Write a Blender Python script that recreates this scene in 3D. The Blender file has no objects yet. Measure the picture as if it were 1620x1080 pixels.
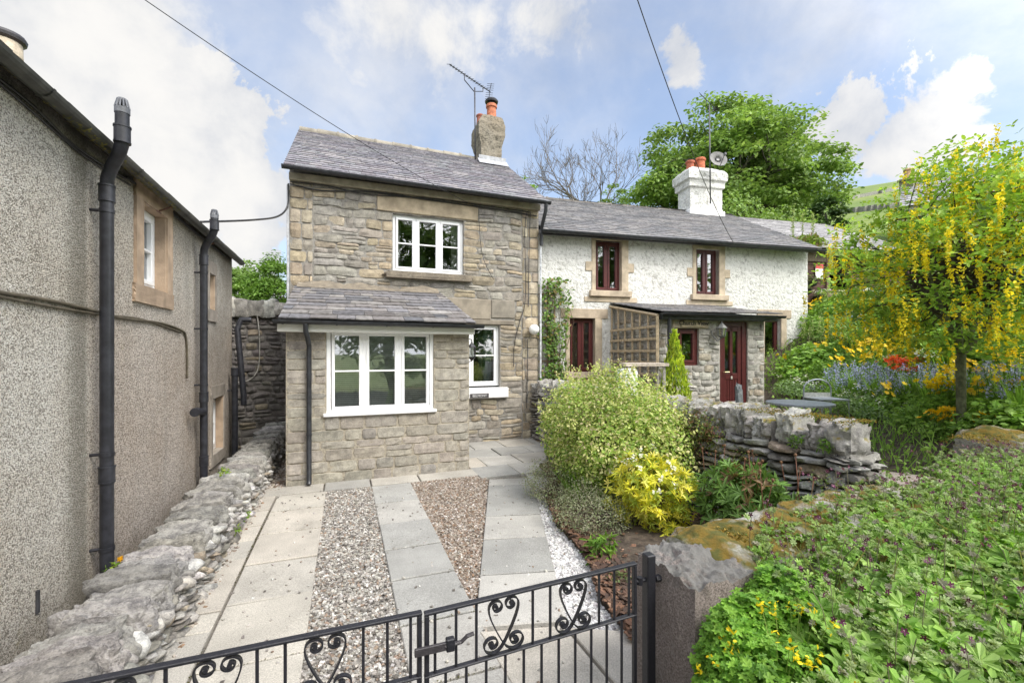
import bpy, math, random
import numpy as np
from mathutils import Vector, Matrix
random.seed(7); RNG = np.random.default_rng(7)
C = bpy.context.scene.collection
SC = bpy.context.scene
R = math.radians
# ------------------------------------------------------------------ camera
TH = R(20.7); FPX = 700.0; HOR = 558.0; EYE = 1.9
st, ct = math.sin(TH), math.cos(TH)
cam = bpy.data.cameras.new('camera'); camo = bpy.data.objects.new('camera', cam); C.objects.link(camo)
cam.sensor_width = 36; cam.lens = 36*FPX/1620; cam.shift_y = 18/1620
cam.clip_start = .05; cam.clip_end = 3000
camo.location = (0, 0, EYE); camo.rotation_euler = (R(90), 0, -TH)
SC.camera = camo
# ------------------------------------------------------------------ light
SUN_EL, SUN_AZ = R(50), R(148)      # azimuth clockwise from +Y: behind the camera, to the right
SC.view_settings.view_transform = 'Standard'; SC.view_settings.look = 'None'
SC.view_settings.exposure = 0.80; SC.view_settings.gamma = 1
sl = bpy.data.lights.new('sun', 'SUN'); sl.energy = 2.0; sl.angle = R(22); sl.color = (1, .95, .87)
so = bpy.data.objects.new('sun', sl); C.objects.link(so)
sd = Vector((math.sin(SUN_AZ)*math.cos(SUN_EL), math.cos(SUN_AZ)*math.cos(SUN_EL), math.sin(SUN_EL)))
so.rotation_euler = sd.to_track_quat('Z', 'Y').to_euler()

def ray(px, py):
    u = (px-810)/FPX; v = (HOR-py)/FPX
    return np.array([st+u*ct, ct-u*st, v])
def at_z(px, py, z): d = ray(px, py); return d*((z-EYE)/d[2])+np.array([0, 0, EYE])
def at_y(px, py, Y): d = ray(px, py); return d*(Y/d[1])+np.array([0, 0, EYE])
def at_x(px, py, X): d = ray(px, py); return d*(X/d[0])+np.array([0, 0, EYE])
def at_t(px, py, t): return ray(px, py)*t+np.array([0, 0, EYE])

class NT:
    def __init__(s, tree): s.t = tree; s.n = tree.nodes; s.l = tree.links
    def add(s, kind, ins=None, **kw):
        n = s.n.new(kind)
        for k, v in kw.items(): setattr(n, k, v)
        for k, v in (ins or {}).items():
            if hasattr(v, 'is_output'): s.l.new(v, n.inputs[k])
            elif isinstance(v, tuple) and len(v) == 3 and n.inputs[k].type == 'RGBA': n.inputs[k].default_value = (*v, 1)
            else: n.inputs[k].default_value = v
        return n
    def math(s, op, a, b=0.0, c=0.0, clamp=False): return s.add('ShaderNodeMath', {0: a, 1: b, 2: c}, operation=op, use_clamp=clamp).outputs[0]
    def noise(s, vec, scale, detail=4, rough=.55, dist=0): return s.add('ShaderNodeTexNoise', {'Vector': vec, 'Scale': scale, 'Detail': detail, 'Roughness': rough, 'Distortion': dist}).outputs['Fac']
    def ss(s, x, a, b, lo=0.0, hi=1.0): return s.add('ShaderNodeMapRange', {0: x, 1: a, 2: b, 3: lo, 4: hi}, interpolation_type='SMOOTHSTEP').outputs[0]
    def mix(s, f, a, b, mode='MIX'):
        n = s.add('ShaderNodeMix', data_type='RGBA', blend_type=mode)
        for i, v in ((0, f), (6, a), (7, b)):
            if hasattr(v, 'is_output'): s.l.new(v, n.inputs[i])
            else: n.inputs[i].default_value = (*v, 1) if isinstance(v, tuple) and len(v) == 3 else v
        return n.outputs[2]
# ------------------------------------------------------------------ sky
W = bpy.data.worlds.new('World'); SC.world = W; W.use_nodes = True
wt = NT(W.node_tree); W.node_tree.nodes.clear()
sky = wt.add('ShaderNodeTexSky', sky_type='NISHITA', sun_disc=False, sun_elevation=SUN_EL, sun_rotation=SUN_AZ, air_density=1.0, dust_density=1.2, ozone_density=1.4)
bgs = wt.add('ShaderNodeBackground', {'Color': sky.outputs[0], 'Strength': .155})
tc = wt.add('ShaderNodeTexCoord').outputs['Generated']
sep = wt.add('ShaderNodeSeparateXYZ', {0: tc})
zz = wt.math('ADD', wt.math('MAXIMUM', sep.outputs[2], 0.0), .22)
pv = wt.add('ShaderNodeCombineXYZ', {0: wt.math('DIVIDE', sep.outputs[0], zz), 1: wt.math('DIVIDE', sep.outputs[1], zz), 2: 0.0}).outputs[0]
n1 = wt.noise(pv, 1.15, 8, .58, .35)
veil = wt.ss(n1, .36, .76, .26, .90)
nf = wt.noise(tc, 7.0, 9, .62, .2)
nb = wt.noise(tc, 2.6, 4, .5)
mask = veil
def blob(px, py, rad, soft, amp=.10):
    global mask
    d = ray(px, py); d = d/np.linalg.norm(d)
    dt = wt.add('ShaderNodeVectorMath', {0: tc, 1: tuple(d)}, operation='DISTANCE').outputs['Value']
    e = wt.math('ADD', dt, wt.math('MULTIPLY', wt.math('SUBTRACT', nf, .5), -amp*3.2))
    m = wt.ss(e, rad+soft, rad-soft, 0, 1)
    mask = wt.math('MAXIMUM', mask, m)
for a in ((335, 205, .13, .012), (220, 300, .16, .02), (400, 300, .10, .02), (120, 60, .2, .10), (395, 420, .07, .012), (60, 230, .25, .08),
          (1360, 190, .075, .010), (1330, 215, .05, .012), (1420, 220, .075, .02), (1370, 135, .035, .008),
          (1085, 100, .03, .02), (700, 60, .10, .08), (620, 20, .12, .10), (880, 40, .07, .06)): blob(*a)
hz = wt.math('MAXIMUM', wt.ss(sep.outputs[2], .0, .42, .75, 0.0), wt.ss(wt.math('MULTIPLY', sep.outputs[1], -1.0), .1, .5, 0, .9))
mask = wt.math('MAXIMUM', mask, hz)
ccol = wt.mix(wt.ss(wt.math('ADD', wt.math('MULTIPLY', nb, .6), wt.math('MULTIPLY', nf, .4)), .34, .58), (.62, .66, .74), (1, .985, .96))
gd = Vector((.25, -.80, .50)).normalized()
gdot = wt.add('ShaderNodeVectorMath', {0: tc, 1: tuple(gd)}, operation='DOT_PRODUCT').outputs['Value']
bgc = wt.add('ShaderNodeBackground', {'Color': ccol, 'Strength': wt.ss(gdot, -.05, .9, .56, 2.3)})  # clouds brightened behind the camera, added as soft fill light on the fronts
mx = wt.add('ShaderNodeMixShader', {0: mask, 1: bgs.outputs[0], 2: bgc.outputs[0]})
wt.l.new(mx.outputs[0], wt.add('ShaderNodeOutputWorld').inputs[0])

# ------------------------------------------------------------------ noise in numpy
def _h(ix, iy, iz, seed):
    h = (ix.astype(np.int64)*73856093) ^ (iy.astype(np.int64)*19349663) ^ (iz.astype(np.int64)*83492791) ^ (seed*2654435761)
    h = (h ^ (h >> 13))*1274126177; h = h ^ (h >> 16)
    return (h & 0xffff)/65535.0
def vnoise(p, seed=0):
    i = np.floor(p); f = p-i; f = f*f*(3-2*f); x, y, z = i[..., 0], i[..., 1], i[..., 2]
    r = 0
    for dx in (0, 1):
        for dy in (0, 1):
            for dz in (0, 1):
                w = (f[..., 0] if dx else 1-f[..., 0])*(f[..., 1] if dy else 1-f[..., 1])*(f[..., 2] if dz else 1-f[..., 2])
                r = r+w*_h(x+dx, y+dy, z+dz, seed)
    return r*2-1
def fbm(p, octv=4, seed=0, gain=.5):
    p = np.asarray(p, float); a = 1; s = 0; n = 0
    for k in range(octv): s = s+a*vnoise(p*(2.03**k)+17.3*k, seed+k); n += a; a *= gain
    return s/n
# ------------------------------------------------------------------ mesh builder
class MB:
    def __init__(s, tf=None): s.V = []; s.F = {}; s.n = 0; s.tf = tf
    def add(s, V, F, col=(1, 1, 1), mat=0):
        V = np.asarray(V, float).reshape(-1, 3)
        if s.tf: V = s.tf(V)
        F = np.asarray(F, np.int64)
        if F.ndim == 1: F = F[None]
        col = np.asarray(col, float)
        if col.ndim == 1: col = np.repeat(col[None], len(F), 0)
        s.V.append(V); s.F.setdefault(F.shape[1], []).append((F+s.n, col, np.full(len(F), mat)))
        s.n += len(V)
    def build(s, name, mats, parent=None, smooth=False, origin=None, sharp=None):
        V = np.concatenate(s.V)
        lo, hi = V.min(0), V.max(0)
        org = np.array(origin if origin is not None else ((lo[0]+hi[0])/2, (lo[1]+hi[1])/2, lo[2]), float)
        me = bpy.data.meshes.new(name)
        loops, starts, cols, mi, pos = [], [], [], [], 0
        for k, L in s.F.items():
            F = np.concatenate([a[0] for a in L]); cols.append(np.concatenate([a[1] for a in L])); mi.append(np.concatenate([a[2] for a in L]))
            starts.append(pos+np.arange(len(F))*k); loops.append(F.ravel()); pos += F.size
        loops = np.concatenate(loops).astype(np.int32); starts = np.concatenate(starts).astype(np.int32)
        cols = np.concatenate(cols); mi = np.concatenate(mi).astype(np.int32)
        me.vertices.add(len(V)); me.vertices.foreach_set('co', (V-org).astype(np.float32).ravel())
        me.loops.add(len(loops)); me.loops.foreach_set('vertex_index', loops)
        me.polygons.add(len(starts)); me.polygons.foreach_set('loop_start', starts)
        me.polygons.foreach_set('material_index', mi)
        me.polygons.foreach_set('use_smooth', np.full(len(starts), smooth, dtype=bool))
        at = me.attributes.new('col', 'FLOAT_COLOR', 'FACE')
        at.data.foreach_set('color', np.concatenate([cols, np.ones((len(cols), 1))], 1).astype(np.float32).ravel())
        me.update(calc_edges=True); me.validate()
        for m in (mats if isinstance(mats, (list, tuple)) else [mats]): me.materials.append(m)
        if sharp is not None:
            try: me.set_sharp_from_angle(angle=R(sharp))
            except Exception: pass
        o = bpy.data.objects.new(name, me); C.objects.link(o)
        if parent is not None:
            o.parent = parent; p = parent; off = np.zeros(3)
            while p is not None: off += np.array(p.location); p = p.parent
            o.location = org-off
        else: o.location = org
        return o
    # shapes
    def box(s, lo, hi, bev=0.0, col=(1, 1, 1), mat=0, M=None):
        lo = np.minimum(lo, hi).astype(float) if False else np.array([min(a, b) for a, b in zip(lo, hi)], float)
        hi = np.array([max(a, b) for a, b in zip(lo, hi)], float) if False else np.array([max(a, b) for a, b in zip(lo, hi)], float)
        sg = np.array([(i, j, k) for i in (0, 1) for j in (0, 1) for k in (0, 1)])
        P = np.where(sg, hi, lo)
        if bev <= 0:
            F = [(0, 1, 3, 2), (4, 6, 7, 5), (0, 4, 5, 1), (2, 3, 7, 6), (0, 2, 6, 4), (1, 5, 7, 3)]
            V = P
            if M: V = M(V)
            s.add(V, F, col, mat); return
        b = np.minimum(bev, (hi-lo)*.45); d = np.where(sg, -1, 1)*b
        V = []
        for i in range(8):
            for a in range(3):
                q = P[i]+d[i]; q[a] = P[i][a]; V.append(q)
        V = np.array(V); vid = lambda i, a: i*3+a
        Q = []
        for a in range(3):
            o1, o2 = [x for x in range(3) if x != a]
            for sd_ in (0, 1):
                ring = []
                for (x, y) in ((0, 0), (1, 0), (1, 1), (0, 1)):
                    t = [0, 0, 0]; t[a] = sd_; t[o1] = x; t[o2] = y
                    ring.append(vid(t[0]*4+t[1]*2+t[2], a))
                if (sd_ == 1) == (a == 1): ring = ring[::-1]
                Q.append(ring)
            for x in (0, 1):
                for y in (0, 1):
                    t0 = [0, 0, 0]; t1 = [0, 0, 0]; t0[a] = 0; t1[a] = 1
                    for t in (t0, t1): t[o1] = x; t[o2] = y
                    i0 = t0[0]*4+t0[1]*2+t0[2]; i1 = t1[0]*4+t1[1]*2+t1[2]
                    r = [vid(i0, o1), vid(i1, o1), vid(i1, o2), vid(i0, o2)]
                    Q.append(r)
        T = [[vid(i, 0), vid(i, 1), vid(i, 2)] for i in range(8)]
        c = V.mean(0)
        def fix(Fs):
            out = []
            for f in Fs:
                a_, b_, c_ = V[f[0]], V[f[1]], V[f[2]]
                nn = np.cross(b_-a_, c_-a_)
                out.append(f if np.dot(nn, V[f].mean(0)-c) > 0 else f[::-1])
            return out
        Q = fix(Q); T = fix(T); VV = M(V) if M else V
        n0 = s.n; s.add(VV, Q, col, mat)
        tcol = np.asarray(col, float); tcol = np.repeat(tcol[None], 8, 0) if tcol.ndim == 1 else tcol[:8]
        s.F.setdefault(3, []).append((np.array(T)+n0, tcol, np.full(8, mat)))
    def tube(s, P, r, n=8, col=(1, 1, 1), mat=0, cap=True):
        P = np.asarray(P, float); k = len(P); r = np.broadcast_to(np.asarray(r, float), (k,))
        T = np.gradient(P, axis=0); T /= np.linalg.norm(T, axis=1, keepdims=True)+1e-12
        up = np.array([0, 0, 1.0]) if abs(T[0, 2]) < .9 else np.array([1.0, 0, 0])
        A = np.cross(T[0], up); A /= np.linalg.norm(A); rings = []
        for i in range(k):
            A = A-T[i]*np.dot(A, T[i]); A /= np.linalg.norm(A)+1e-12; B = np.cross(T[i], A)
            th = np.arange(n)*2*math.pi/n
            rings.append(P[i]+r[i]*(np.cos(th)[:, None]*A+np.sin(th)[:, None]*B))
        V = np.concatenate(rings); i, j = np.meshgrid(np.arange(k-1), np.arange(n), indexing='ij')
        a = i*n+j; b = i*n+(j+1) % n
        F = np.stack([a, b, b+n, a+n], -1).reshape(-1, 4)
        n0 = s.n; s.add(V, F, col, mat)
        if cap:
            cc = np.asarray(col, float)[None] if np.ndim(col) == 1 else np.asarray(col)[:1]
            s.F.setdefault(n, []).append((np.array([np.arange(n)[::-1]+n0]), cc, np.array([mat])))
            s.F.setdefault(n, []).append((np.array([np.arange(n)+n0+(k-1)*n]), cc, np.array([mat])))
    def lathe(s, c, prof, n=16, col=(1, 1, 1), mat=0):
        prof = np.asarray(prof, float); th = np.arange(n)*2*math.pi/n; k = len(prof)
        V = np.concatenate([np.stack([c[0]+r*np.cos(th), c[1]+r*np.sin(th), np.full(n, c[2]+z)], 1) for r, z in prof])
        i, j = np.meshgrid(np.arange(k-1), np.arange(n), indexing='ij'); a = i*n+j; b = i*n+(j+1) % n
        s.add(V, np.stack([a, b, b+n, a+n], -1).reshape(-1, 4), col, mat)
    def ribbon(s, P, nrm_axis, w, th, col=(1, 1, 1), mat=0):   # flat bar swept along P, its wide side along nrm_axis
        P = np.asarray(P, float); T = np.gradient(P, axis=0); T /= np.linalg.norm(T, axis=1, keepdims=True)
        y = np.asarray(nrm_axis, float); N = np.cross(T, y); N /= np.linalg.norm(N, axis=1, keepdims=True)
        V = np.stack([P+N*th/2+y*w/2, P-N*th/2+y*w/2, P-N*th/2-y*w/2, P+N*th/2-y*w/2], 1).reshape(-1, 3)
        k = len(P); i, j = np.meshgrid(np.arange(k-1), np.arange(4), indexing='ij'); a = i*4+j; b = i*4+(j+1) % 4
        F = np.stack([a, b, b+4, a+4], -1).reshape(-1, 4)
        F = np.concatenate([F, [[3, 2, 1, 0], [4*k-4, 4*k-3, 4*k-2, 4*k-1]]])
        s.add(V, F, col, mat)
    def leaves(s, tm, P, N, size, col, mat=0, rng=RNG, up=None):
        TV, TF = tm; P = np.asarray(P, float); K = len(P)
        if K == 0: return
        N = np.asarray(N, float); N = N/(np.linalg.norm(N, axis=1, keepdims=True)+1e-9)
        rv = rng.normal(size=(K, 3)) if up is None else np.asarray(up, float)+rng.normal(size=(K, 3))*.15
        t = np.cross(N, rv) if up is None else rv-N*(rv*N).sum(1, keepdims=True)
        t /= np.linalg.norm(t, axis=1, keepdims=True)+1e-9
        b = np.cross(N, t); sz = np.broadcast_to(np.asarray(size, float), (K,))[:, None, None]
        V = P[:, None]+sz*(TV[None, :, 0:1]*t[:, None]+TV[None, :, 1:2]*b[:, None]+TV[None, :, 2:3]*N[:, None])
        m = len(TV); F = (np.arange(K)*m)[:, None, None]+TF[None]
        col = np.broadcast_to(np.asarray(col, float), (K, 3))
        s.add(V.reshape(-1, 3), F.reshape(-1, TF.shape[1]), np.repeat(col, len(TF), 0), mat)
    def rocks(s, cen, half, rot, col, n=5, rnd=.5, amp=.12, freq=2.2, seed=0, tilt=None, octv=3):
        # cube-sphere boulders, all at once
        g = np.linspace(-1, 1, n); a, b = np.meshgrid(g, g, indexing='ij'); o = np.ones_like(a)
        fs = [np.stack(x, -1) for x in ((o, a, b), (-o, b, a), (b, o, a), (a, -o, b), (a, b, o), (b, a, -o))]
        T = np.concatenate([f.reshape(-1, 3) for f in fs])
        q = np.arange(n*n).reshape(n, n); f0 = np.stack([q[:-1, :-1], q[1:, :-1], q[1:, 1:], q[:-1, 1:]], -1).reshape(-1, 4)
        TF = np.concatenate([f0+k*n*n for k in range(6)])
        S = T/np.linalg.norm(T, axis=1, keepdims=True); Q = T*(1-rnd)+S*rnd*1.15
        cen = np.asarray(cen, float); K = len(cen); half = np.broadcast_to(np.asarray(half, float), (K, 3))
        ph = np.random.default_rng(seed).uniform(0, 99, (K, 1, 3))
        d = fbm(Q[None]*freq/2+ph, octv, seed, .55)[..., None]
        L = Q[None]*(1+amp*d*2)*half[:, None]
        if tilt is not None:
            tl = np.asarray(tilt)[:, None]; cx, sx = np.cos(tl), np.sin(tl)
            L = np.stack([L[..., 0]*cx-L[..., 2]*sx, L[..., 1], L[..., 0]*sx+L[..., 2]*cx], -1)
        r = np.broadcast_to(np.asarray(rot, float), (K,))[:, None]
        X = L[..., 0]*np.cos(r)-L[..., 1]*np.sin(r); Y = L[..., 0]*np.sin(r)+L[..., 1]*np.cos(r)
        V = np.stack([X, Y, L[..., 2]], -1)+cen[:, None]
        F = (np.arange(K)*len(T))[:, None, None]+TF[None]
        col = np.broadcast_to(np.asarray(col, float), (K, 3))
        s.add(V.reshape(-1, 3), F.reshape(-1, 4), np.repeat(col, len(TF), 0))
# leaf templates
OVAL = (np.array([(0, 0, 0), (.35, .27, .05), (.75, .22, .02), (1, 0, -.08), (.75, -.22, .02), (.35, -.27, .05)], float), np.array([(0, 3, 2, 1), (0, 5, 4, 3)]))
LANCE = (np.array([(0, 0, 0), (.3, .11, .03), (.7, .09, .0), (1, 0, -.12), (.7, -.09, .0), (.3, -.11, .03)], float), np.array([(0, 3, 2, 1), (0, 5, 4, 3)]))
BLADE = (np.array([(0, .02, 0), (0, -.02, 0), (.6, -.014, .05), (.6, .014, .05), (1, 0, -.03)], float), np.array([(0, 1, 2, 3), (3, 2, 4, 4)]))
BLADE = (np.array([(0, .022, 0), (0, -.022, 0), (.55, -.016, .06), (.55, .016, .06), (1, -.003, .0), (1, .003, .0)], float), np.array([(0, 1, 2, 3), (3, 2, 4, 5)]))
def palm(lobes=7, notch=.5, back=.35):
    V = [(0, 0, 0)]; A = np.linspace(-math.pi+back, math.pi-back, lobes*4+1)
    for k, a in enumerate(A):
        f = (k % 4)
        r = {0: notch, 1: .82, 2: 1.0, 3: .84}[f]
        r *= .8+.2*math.cos(a*.6)
        V.append((r*math.cos(a), r*math.sin(a), .10*r*r-.12*(f == 0)+(-.10 if f == 2 else 0)))
    n = len(V)-1
    return (np.array(V), np.array([(0, i, i+1) for i in range(1, n)]))
PALM = palm()
def petals(k=5):
    V = [(0, 0, 0)]
    for i in range(k*3):
        a = 2*math.pi*i/(k*3); r = 1.0 if i % 3 else .45
        V.append((r*math.cos(a), r*math.sin(a), .25*r))
    n = k*3
    return (np.array(V), np.array([(0, i+1, (i+1) % n+1) for i in range(n)]))
FLOWER = petals()
def cluster(tm, k, seed, spread=.5):
    r = np.random.default_rng(seed); Vs, Fs = [], []; n = 0
    for i in range(k):
        a = 2*math.pi*i/k+r.uniform(-.3, .3); e = r.uniform(.1, .7); V = tm[0]*r.uniform(.7, 1)
        c, s_ = math.cos(e), math.sin(e); V = np.stack([V[:, 0]*c-V[:, 2]*s_, V[:, 1], V[:, 0]*s_+V[:, 2]*c], 1)
        c, s_ = math.cos(a), math.sin(a); V = np.stack([V[:, 0]*c-V[:, 1]*s_, V[:, 0]*s_+V[:, 1]*c, V[:, 2]], 1)
        Vs.append(V); Fs.append(tm[1]+n); n += len(V)
    return (np.concatenate(Vs), np.concatenate(Fs))
WHORL = cluster(OVAL, 5, 3); LWHORL = cluster(LANCE, 7, 4); TRI = cluster(OVAL, 3, 5)
# ------------------------------------------------------------------ object helpers
def tag(o, label=None, cat=None, group=None, kind=None):
    if label: o['label'] = label
    if cat: o['category'] = cat
    if group: o['group'] = group
    if kind: o['kind'] = kind
    return o
def thing(name, label, cat, loc=(0, 0, 0), group=None):
    o = bpy.data.objects.new(name, None); o.empty_display_size = .2; C.objects.link(o); o.location = loc
    return tag(o, label, cat, group)
def copy_tree(o, loc, rz=0, sc=1.0, parent=None):
    c = o.copy(); C.objects.link(c)
    if parent is None:
        c.location = loc; c.rotation_euler = (0, 0, rz); c.scale = (sc, sc, sc)
    else: c.parent = parent
    for ch in o.children: copy_tree(ch, None, parent=c)
    return c
# ------------------------------------------------------------------ materials
MATS = {}
def mat(name, build, rough=.8, **kw):
    m = bpy.data.materials.new(name); m.use_nodes = True; t = NT(m.node_tree)
    b = m.node_tree.nodes['Principled BSDF']; b.inputs['Roughness'].default_value = rough
    for k, v in kw.items():
        b.inputs[k.replace('_', ' ')].default_value = v
    build(t, b); MATS[name] = m; return m
def obj_co(t): return t.add('ShaderNodeTexCoord').outputs['Object']
def geo_pos(t): return t.add('ShaderNodeNewGeometry').outputs['Position']
def attr(t): return t.add('ShaderNodeAttribute', attribute_name='col').outputs['Color']
def bump(t, b, h, strength=.5, dist=.02):
    n = t.add('ShaderNodeBump', {'Height': h, 'Strength': strength, 'Distance': dist}); t.l.new(n.outputs[0], b.inputs['Normal'])
def setc(t, b, c): t.l.new(c, b.inputs['Base Color'])
def m_stone(t, b, sc=1.0, lichen=.25, moss=0.0, mosscol=(.16, .12, .02), bs=.6, contrast=.45):
    p = geo_pos(t); c = attr(t)
    n = t.noise(p, 9*sc, 8, .7); n2 = t.noise(p, 70*sc, 6, .75)
    v = t.math('ADD', t.math('MULTIPLY', n, .6), t.math('MULTIPLY', n2, .4))
    c = t.mix(1.0, c, t.add('ShaderNodeCombineColor', {0: t.ss(v, .34, .66, 1-contrast, 1+contrast), 1: t.ss(v, .34, .66, 1-contrast, 1+contrast), 2: t.ss(v, .34, .66, 1-contrast*.95, 1+contrast*.95)}).outputs[0], 'MULTIPLY')
    if lichen:
        l = t.ss(t.noise(p, 13*sc, 5, .7, .4), .60, .68, 0, lichen); c = t.mix(l, c, (.50, .49, .45))
        l2 = t.ss(t.noise(p, 8*sc, 5, .7, .3), .62, .72, 0, .55); c = t.mix(l2, c, (.07, .062, .055))
    if moss:
        nz = t.add('ShaderNodeSeparateXYZ', {0: t.add('ShaderNodeNewGeometry').outputs['Normal']}).outputs[2]
        mm = t.math('MULTIPLY', t.ss(nz, .1, .7), t.ss(t.noise(p, 3.4, 6, .6), .62-moss*.3, .74-moss*.3))
        mc = t.mix(t.ss(t.noise(p, 18, 4), .4, .6), mosscol, (mosscol[0]*.5, mosscol[1]*.75, mosscol[2]))
        c = t.mix(mm, c, mc)
    setc(t, b, c)
    bump(t, b, t.math('ADD', t.math('MULTIPLY', n, .5), t.math('MULTIPLY', n2, .5)), bs, .03)
STONE = mat('rubble_stone', lambda t, b: m_stone(t, b, contrast=.36), .9)
DRY = mat('dry_stone', lambda t, b: m_stone(t, b, 1.0, .75, 0, bs=.8, contrast=.5), .92)
NEAR = mat('limestone_near', lambda t, b: m_stone(t, b, 1.2, .5, 0, bs=.9, contrast=.6), .92)
MOSSY = mat('mossy_stone', lambda t, b: m_stone(t, b, 1.0, .6, .85, (.24, .16, .025), bs=1.0), .95)
MOSSLITE = mat('mossy_cope', lambda t, b: m_stone(t, b, 1.0, .8, .30, (.26, .19, .02), bs=.8), .95)
def m_mortar(t, b):
    p = geo_pos(t); n = t.noise(p, 30, 6, .7)
    setc(t, b, t.mix(t.ss(n, .45, .7), attr(t), (.14, .13, .115), 'MIX')); bump(t, b, n, .6, .02)
MORTAR = mat('mortar', m_mortar, .95)
def m_plain(t, b, var=.25, sc=12, bs=.2, bsc=60):
    p = geo_pos(t); n = t.noise(p, sc, 6, .6); c = attr(t)
    k = t.ss(n, .25, .75, 1-var, 1+var)
    setc(t, b, t.mix(1.0, c, t.add('ShaderNodeCombineColor', {0: k, 1: k, 2: k}).outputs[0], 'MULTIPLY'))
    if bs: bump(t, b, t.noise(p, bsc, 5, .6), bs, .01)
DRESSED = mat('dressed_sandstone', lambda t, b: m_plain(t, b, .28, 5, .35, 70), .88)
SLATE = mat('slate', lambda t, b: m_plain(t, b, .45, 14, .35, 40), .62)
PVC = mat('white_pvc', lambda t, b: m_plain(t, b, .04, 5, 0), .35)
BLACKP = mat('black_plastic', lambda t, b: m_plain(t, b, .45, 14, .05, 90), .38)
IRON = mat('black_iron', lambda t, b: m_plain(t, b, .25, 60, .35, 180), .42)
TERRA = mat('terracotta', lambda t, b: m_plain(t, b, .35, 12, .3), .8)
WOOD = mat('weathered_wood', lambda t, b: m_plain(t, b, .35, 22, .4, 60), .8)
MAROON = mat('maroon_frame', lambda t, b: m_plain(t, b, .2, 20, .05), .4)
BARK = mat('bark', lambda t, b: m_plain(t, b, .5, 18, .9, 40), .9)
METAL = mat('grey_metal', lambda t, b: m_plain(t, b, .2, 30, .05), .45, Metallic=.6)
LEAD = mat('lead', lambda t, b: m_plain(t, b, .3, 10, .2), .6)
FABRIC = mat('fabric', lambda t, b: m_plain(t, b, .1, 10, 0), .9)
SLAB = mat('concrete_slab', lambda t, b: m_slab(t, b), .9)  if False else None
def m_slab(t, b):
    p = geo_pos(t); n = t.noise(p, 2.2, 5, .6); n2 = t.noise(p, 110, 4, .75); n3 = t.noise(p, 17, 6, .7)
    sp = t.ss(n2, .3, .75, .66, 1.28); k = t.math('MULTIPLY', sp, t.ss(n, .3, .7, .86, 1.12))
    c = t.mix(1.0, attr(t), t.add('ShaderNodeCombineColor', {0: k, 1: k, 2: k}).outputs[0], 'MULTIPLY')
    c = t.mix(t.ss(n3, .62, .74, 0, .45), c, (.13, .12, .10))
    c = t.mix(t.ss(t.noise(p, 1.3, 5, .65, .5), .56, .75, 0, .4), c, (.16, .15, .12))
    setc(t, b, c); bump(t, b, n2, .35, .004)
SLAB = mat('concrete_slab', m_slab, .9)
def m_rough(t, b, cols, scale, bs, dist, stain=None, dash=False):
    p = geo_pos(t)
    n = t.noise(p, scale, 4, .7); n2 = t.noise(p, scale*.35, 4, .6); big = t.noise(p, .9, 6, .6, .3)
    v = t.math('ADD', t.math('MULTIPLY', n, .7), t.math('MULTIPLY', n2, .3))
    if dash:
        vo = t.add('ShaderNodeTexVoronoi', {'Vector': t.add('ShaderNodeVectorMath', {0: t.add('ShaderNodeTexNoise', {'Vector': p, 'Scale': 40.0}).outputs['Color'], 1: (.012, .012, .012), 2: p}, operation='MULTIPLY_ADD').outputs[0], 'Scale': 125.0, 'Randomness': 1.0})
        rv = t.add('ShaderNodeSeparateColor', {0: vo.outputs['Color']}).outputs[0]
        vv = t.math('ADD', t.math('MULTIPLY', rv, .62), t.math('MULTIPLY', t.noise(p, 26, 5, .7), .55))
        c = t.mix(t.ss(vv, .34, .62), cols[0], cols[1]); c = t.mix(t.ss(vv, .74, .84), c, (.74, .72, .67))
        v = t.math('SUBTRACT', t.math('ADD', v, t.math('MULTIPLY', rv, .25)), t.math('MULTIPLY', vo.outputs['Distance'], .5))
    else: c = t.mix(t.ss(v, .34, .52), cols[0], cols[1])
    c = t.mix(t.ss(big, .35, .7, 0, 1), c, t.mix(1.0, c, cols[2], 'MULTIPLY'))
    if stain: c = stain(t, p, c)
    setc(t, b, c); bump(t, b, v, bs, dist)
def streaks(t, p, lo=.52, hi=.72):
    q = t.add('ShaderNodeVectorMath', {0: p, 1: (3.5, 3.5, .35)}, operation='MULTIPLY').outputs[0]
    return t.ss(t.noise(q, 1.6, 7, .65), lo, hi)
def stain_left(t, p, c):
    s = t.add('ShaderNodeSeparateXYZ', {0: p})
    pink = t.math('MULTIPLY', t.ss(s.outputs[1], 4.0, 4.3), t.ss(s.outputs[2], 3.0, 1.6))
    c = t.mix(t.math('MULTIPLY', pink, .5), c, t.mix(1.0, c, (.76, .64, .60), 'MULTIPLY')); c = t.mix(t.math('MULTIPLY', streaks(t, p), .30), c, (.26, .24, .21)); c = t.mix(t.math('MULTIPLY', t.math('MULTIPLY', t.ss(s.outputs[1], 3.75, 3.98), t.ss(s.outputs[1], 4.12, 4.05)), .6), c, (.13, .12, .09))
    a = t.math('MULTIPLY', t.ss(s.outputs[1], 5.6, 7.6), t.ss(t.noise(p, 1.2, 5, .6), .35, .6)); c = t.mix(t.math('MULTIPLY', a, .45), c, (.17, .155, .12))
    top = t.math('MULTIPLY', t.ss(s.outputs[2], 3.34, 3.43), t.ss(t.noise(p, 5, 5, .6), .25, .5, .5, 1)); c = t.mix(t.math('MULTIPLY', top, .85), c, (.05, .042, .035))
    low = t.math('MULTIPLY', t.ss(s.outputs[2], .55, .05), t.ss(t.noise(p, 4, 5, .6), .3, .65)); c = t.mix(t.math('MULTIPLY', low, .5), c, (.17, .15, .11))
    return t.mix(t.ss(t.noise(p, 6, 4, .6), .64, .78, 0, .35), c, (.38, .33, .15))
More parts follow.
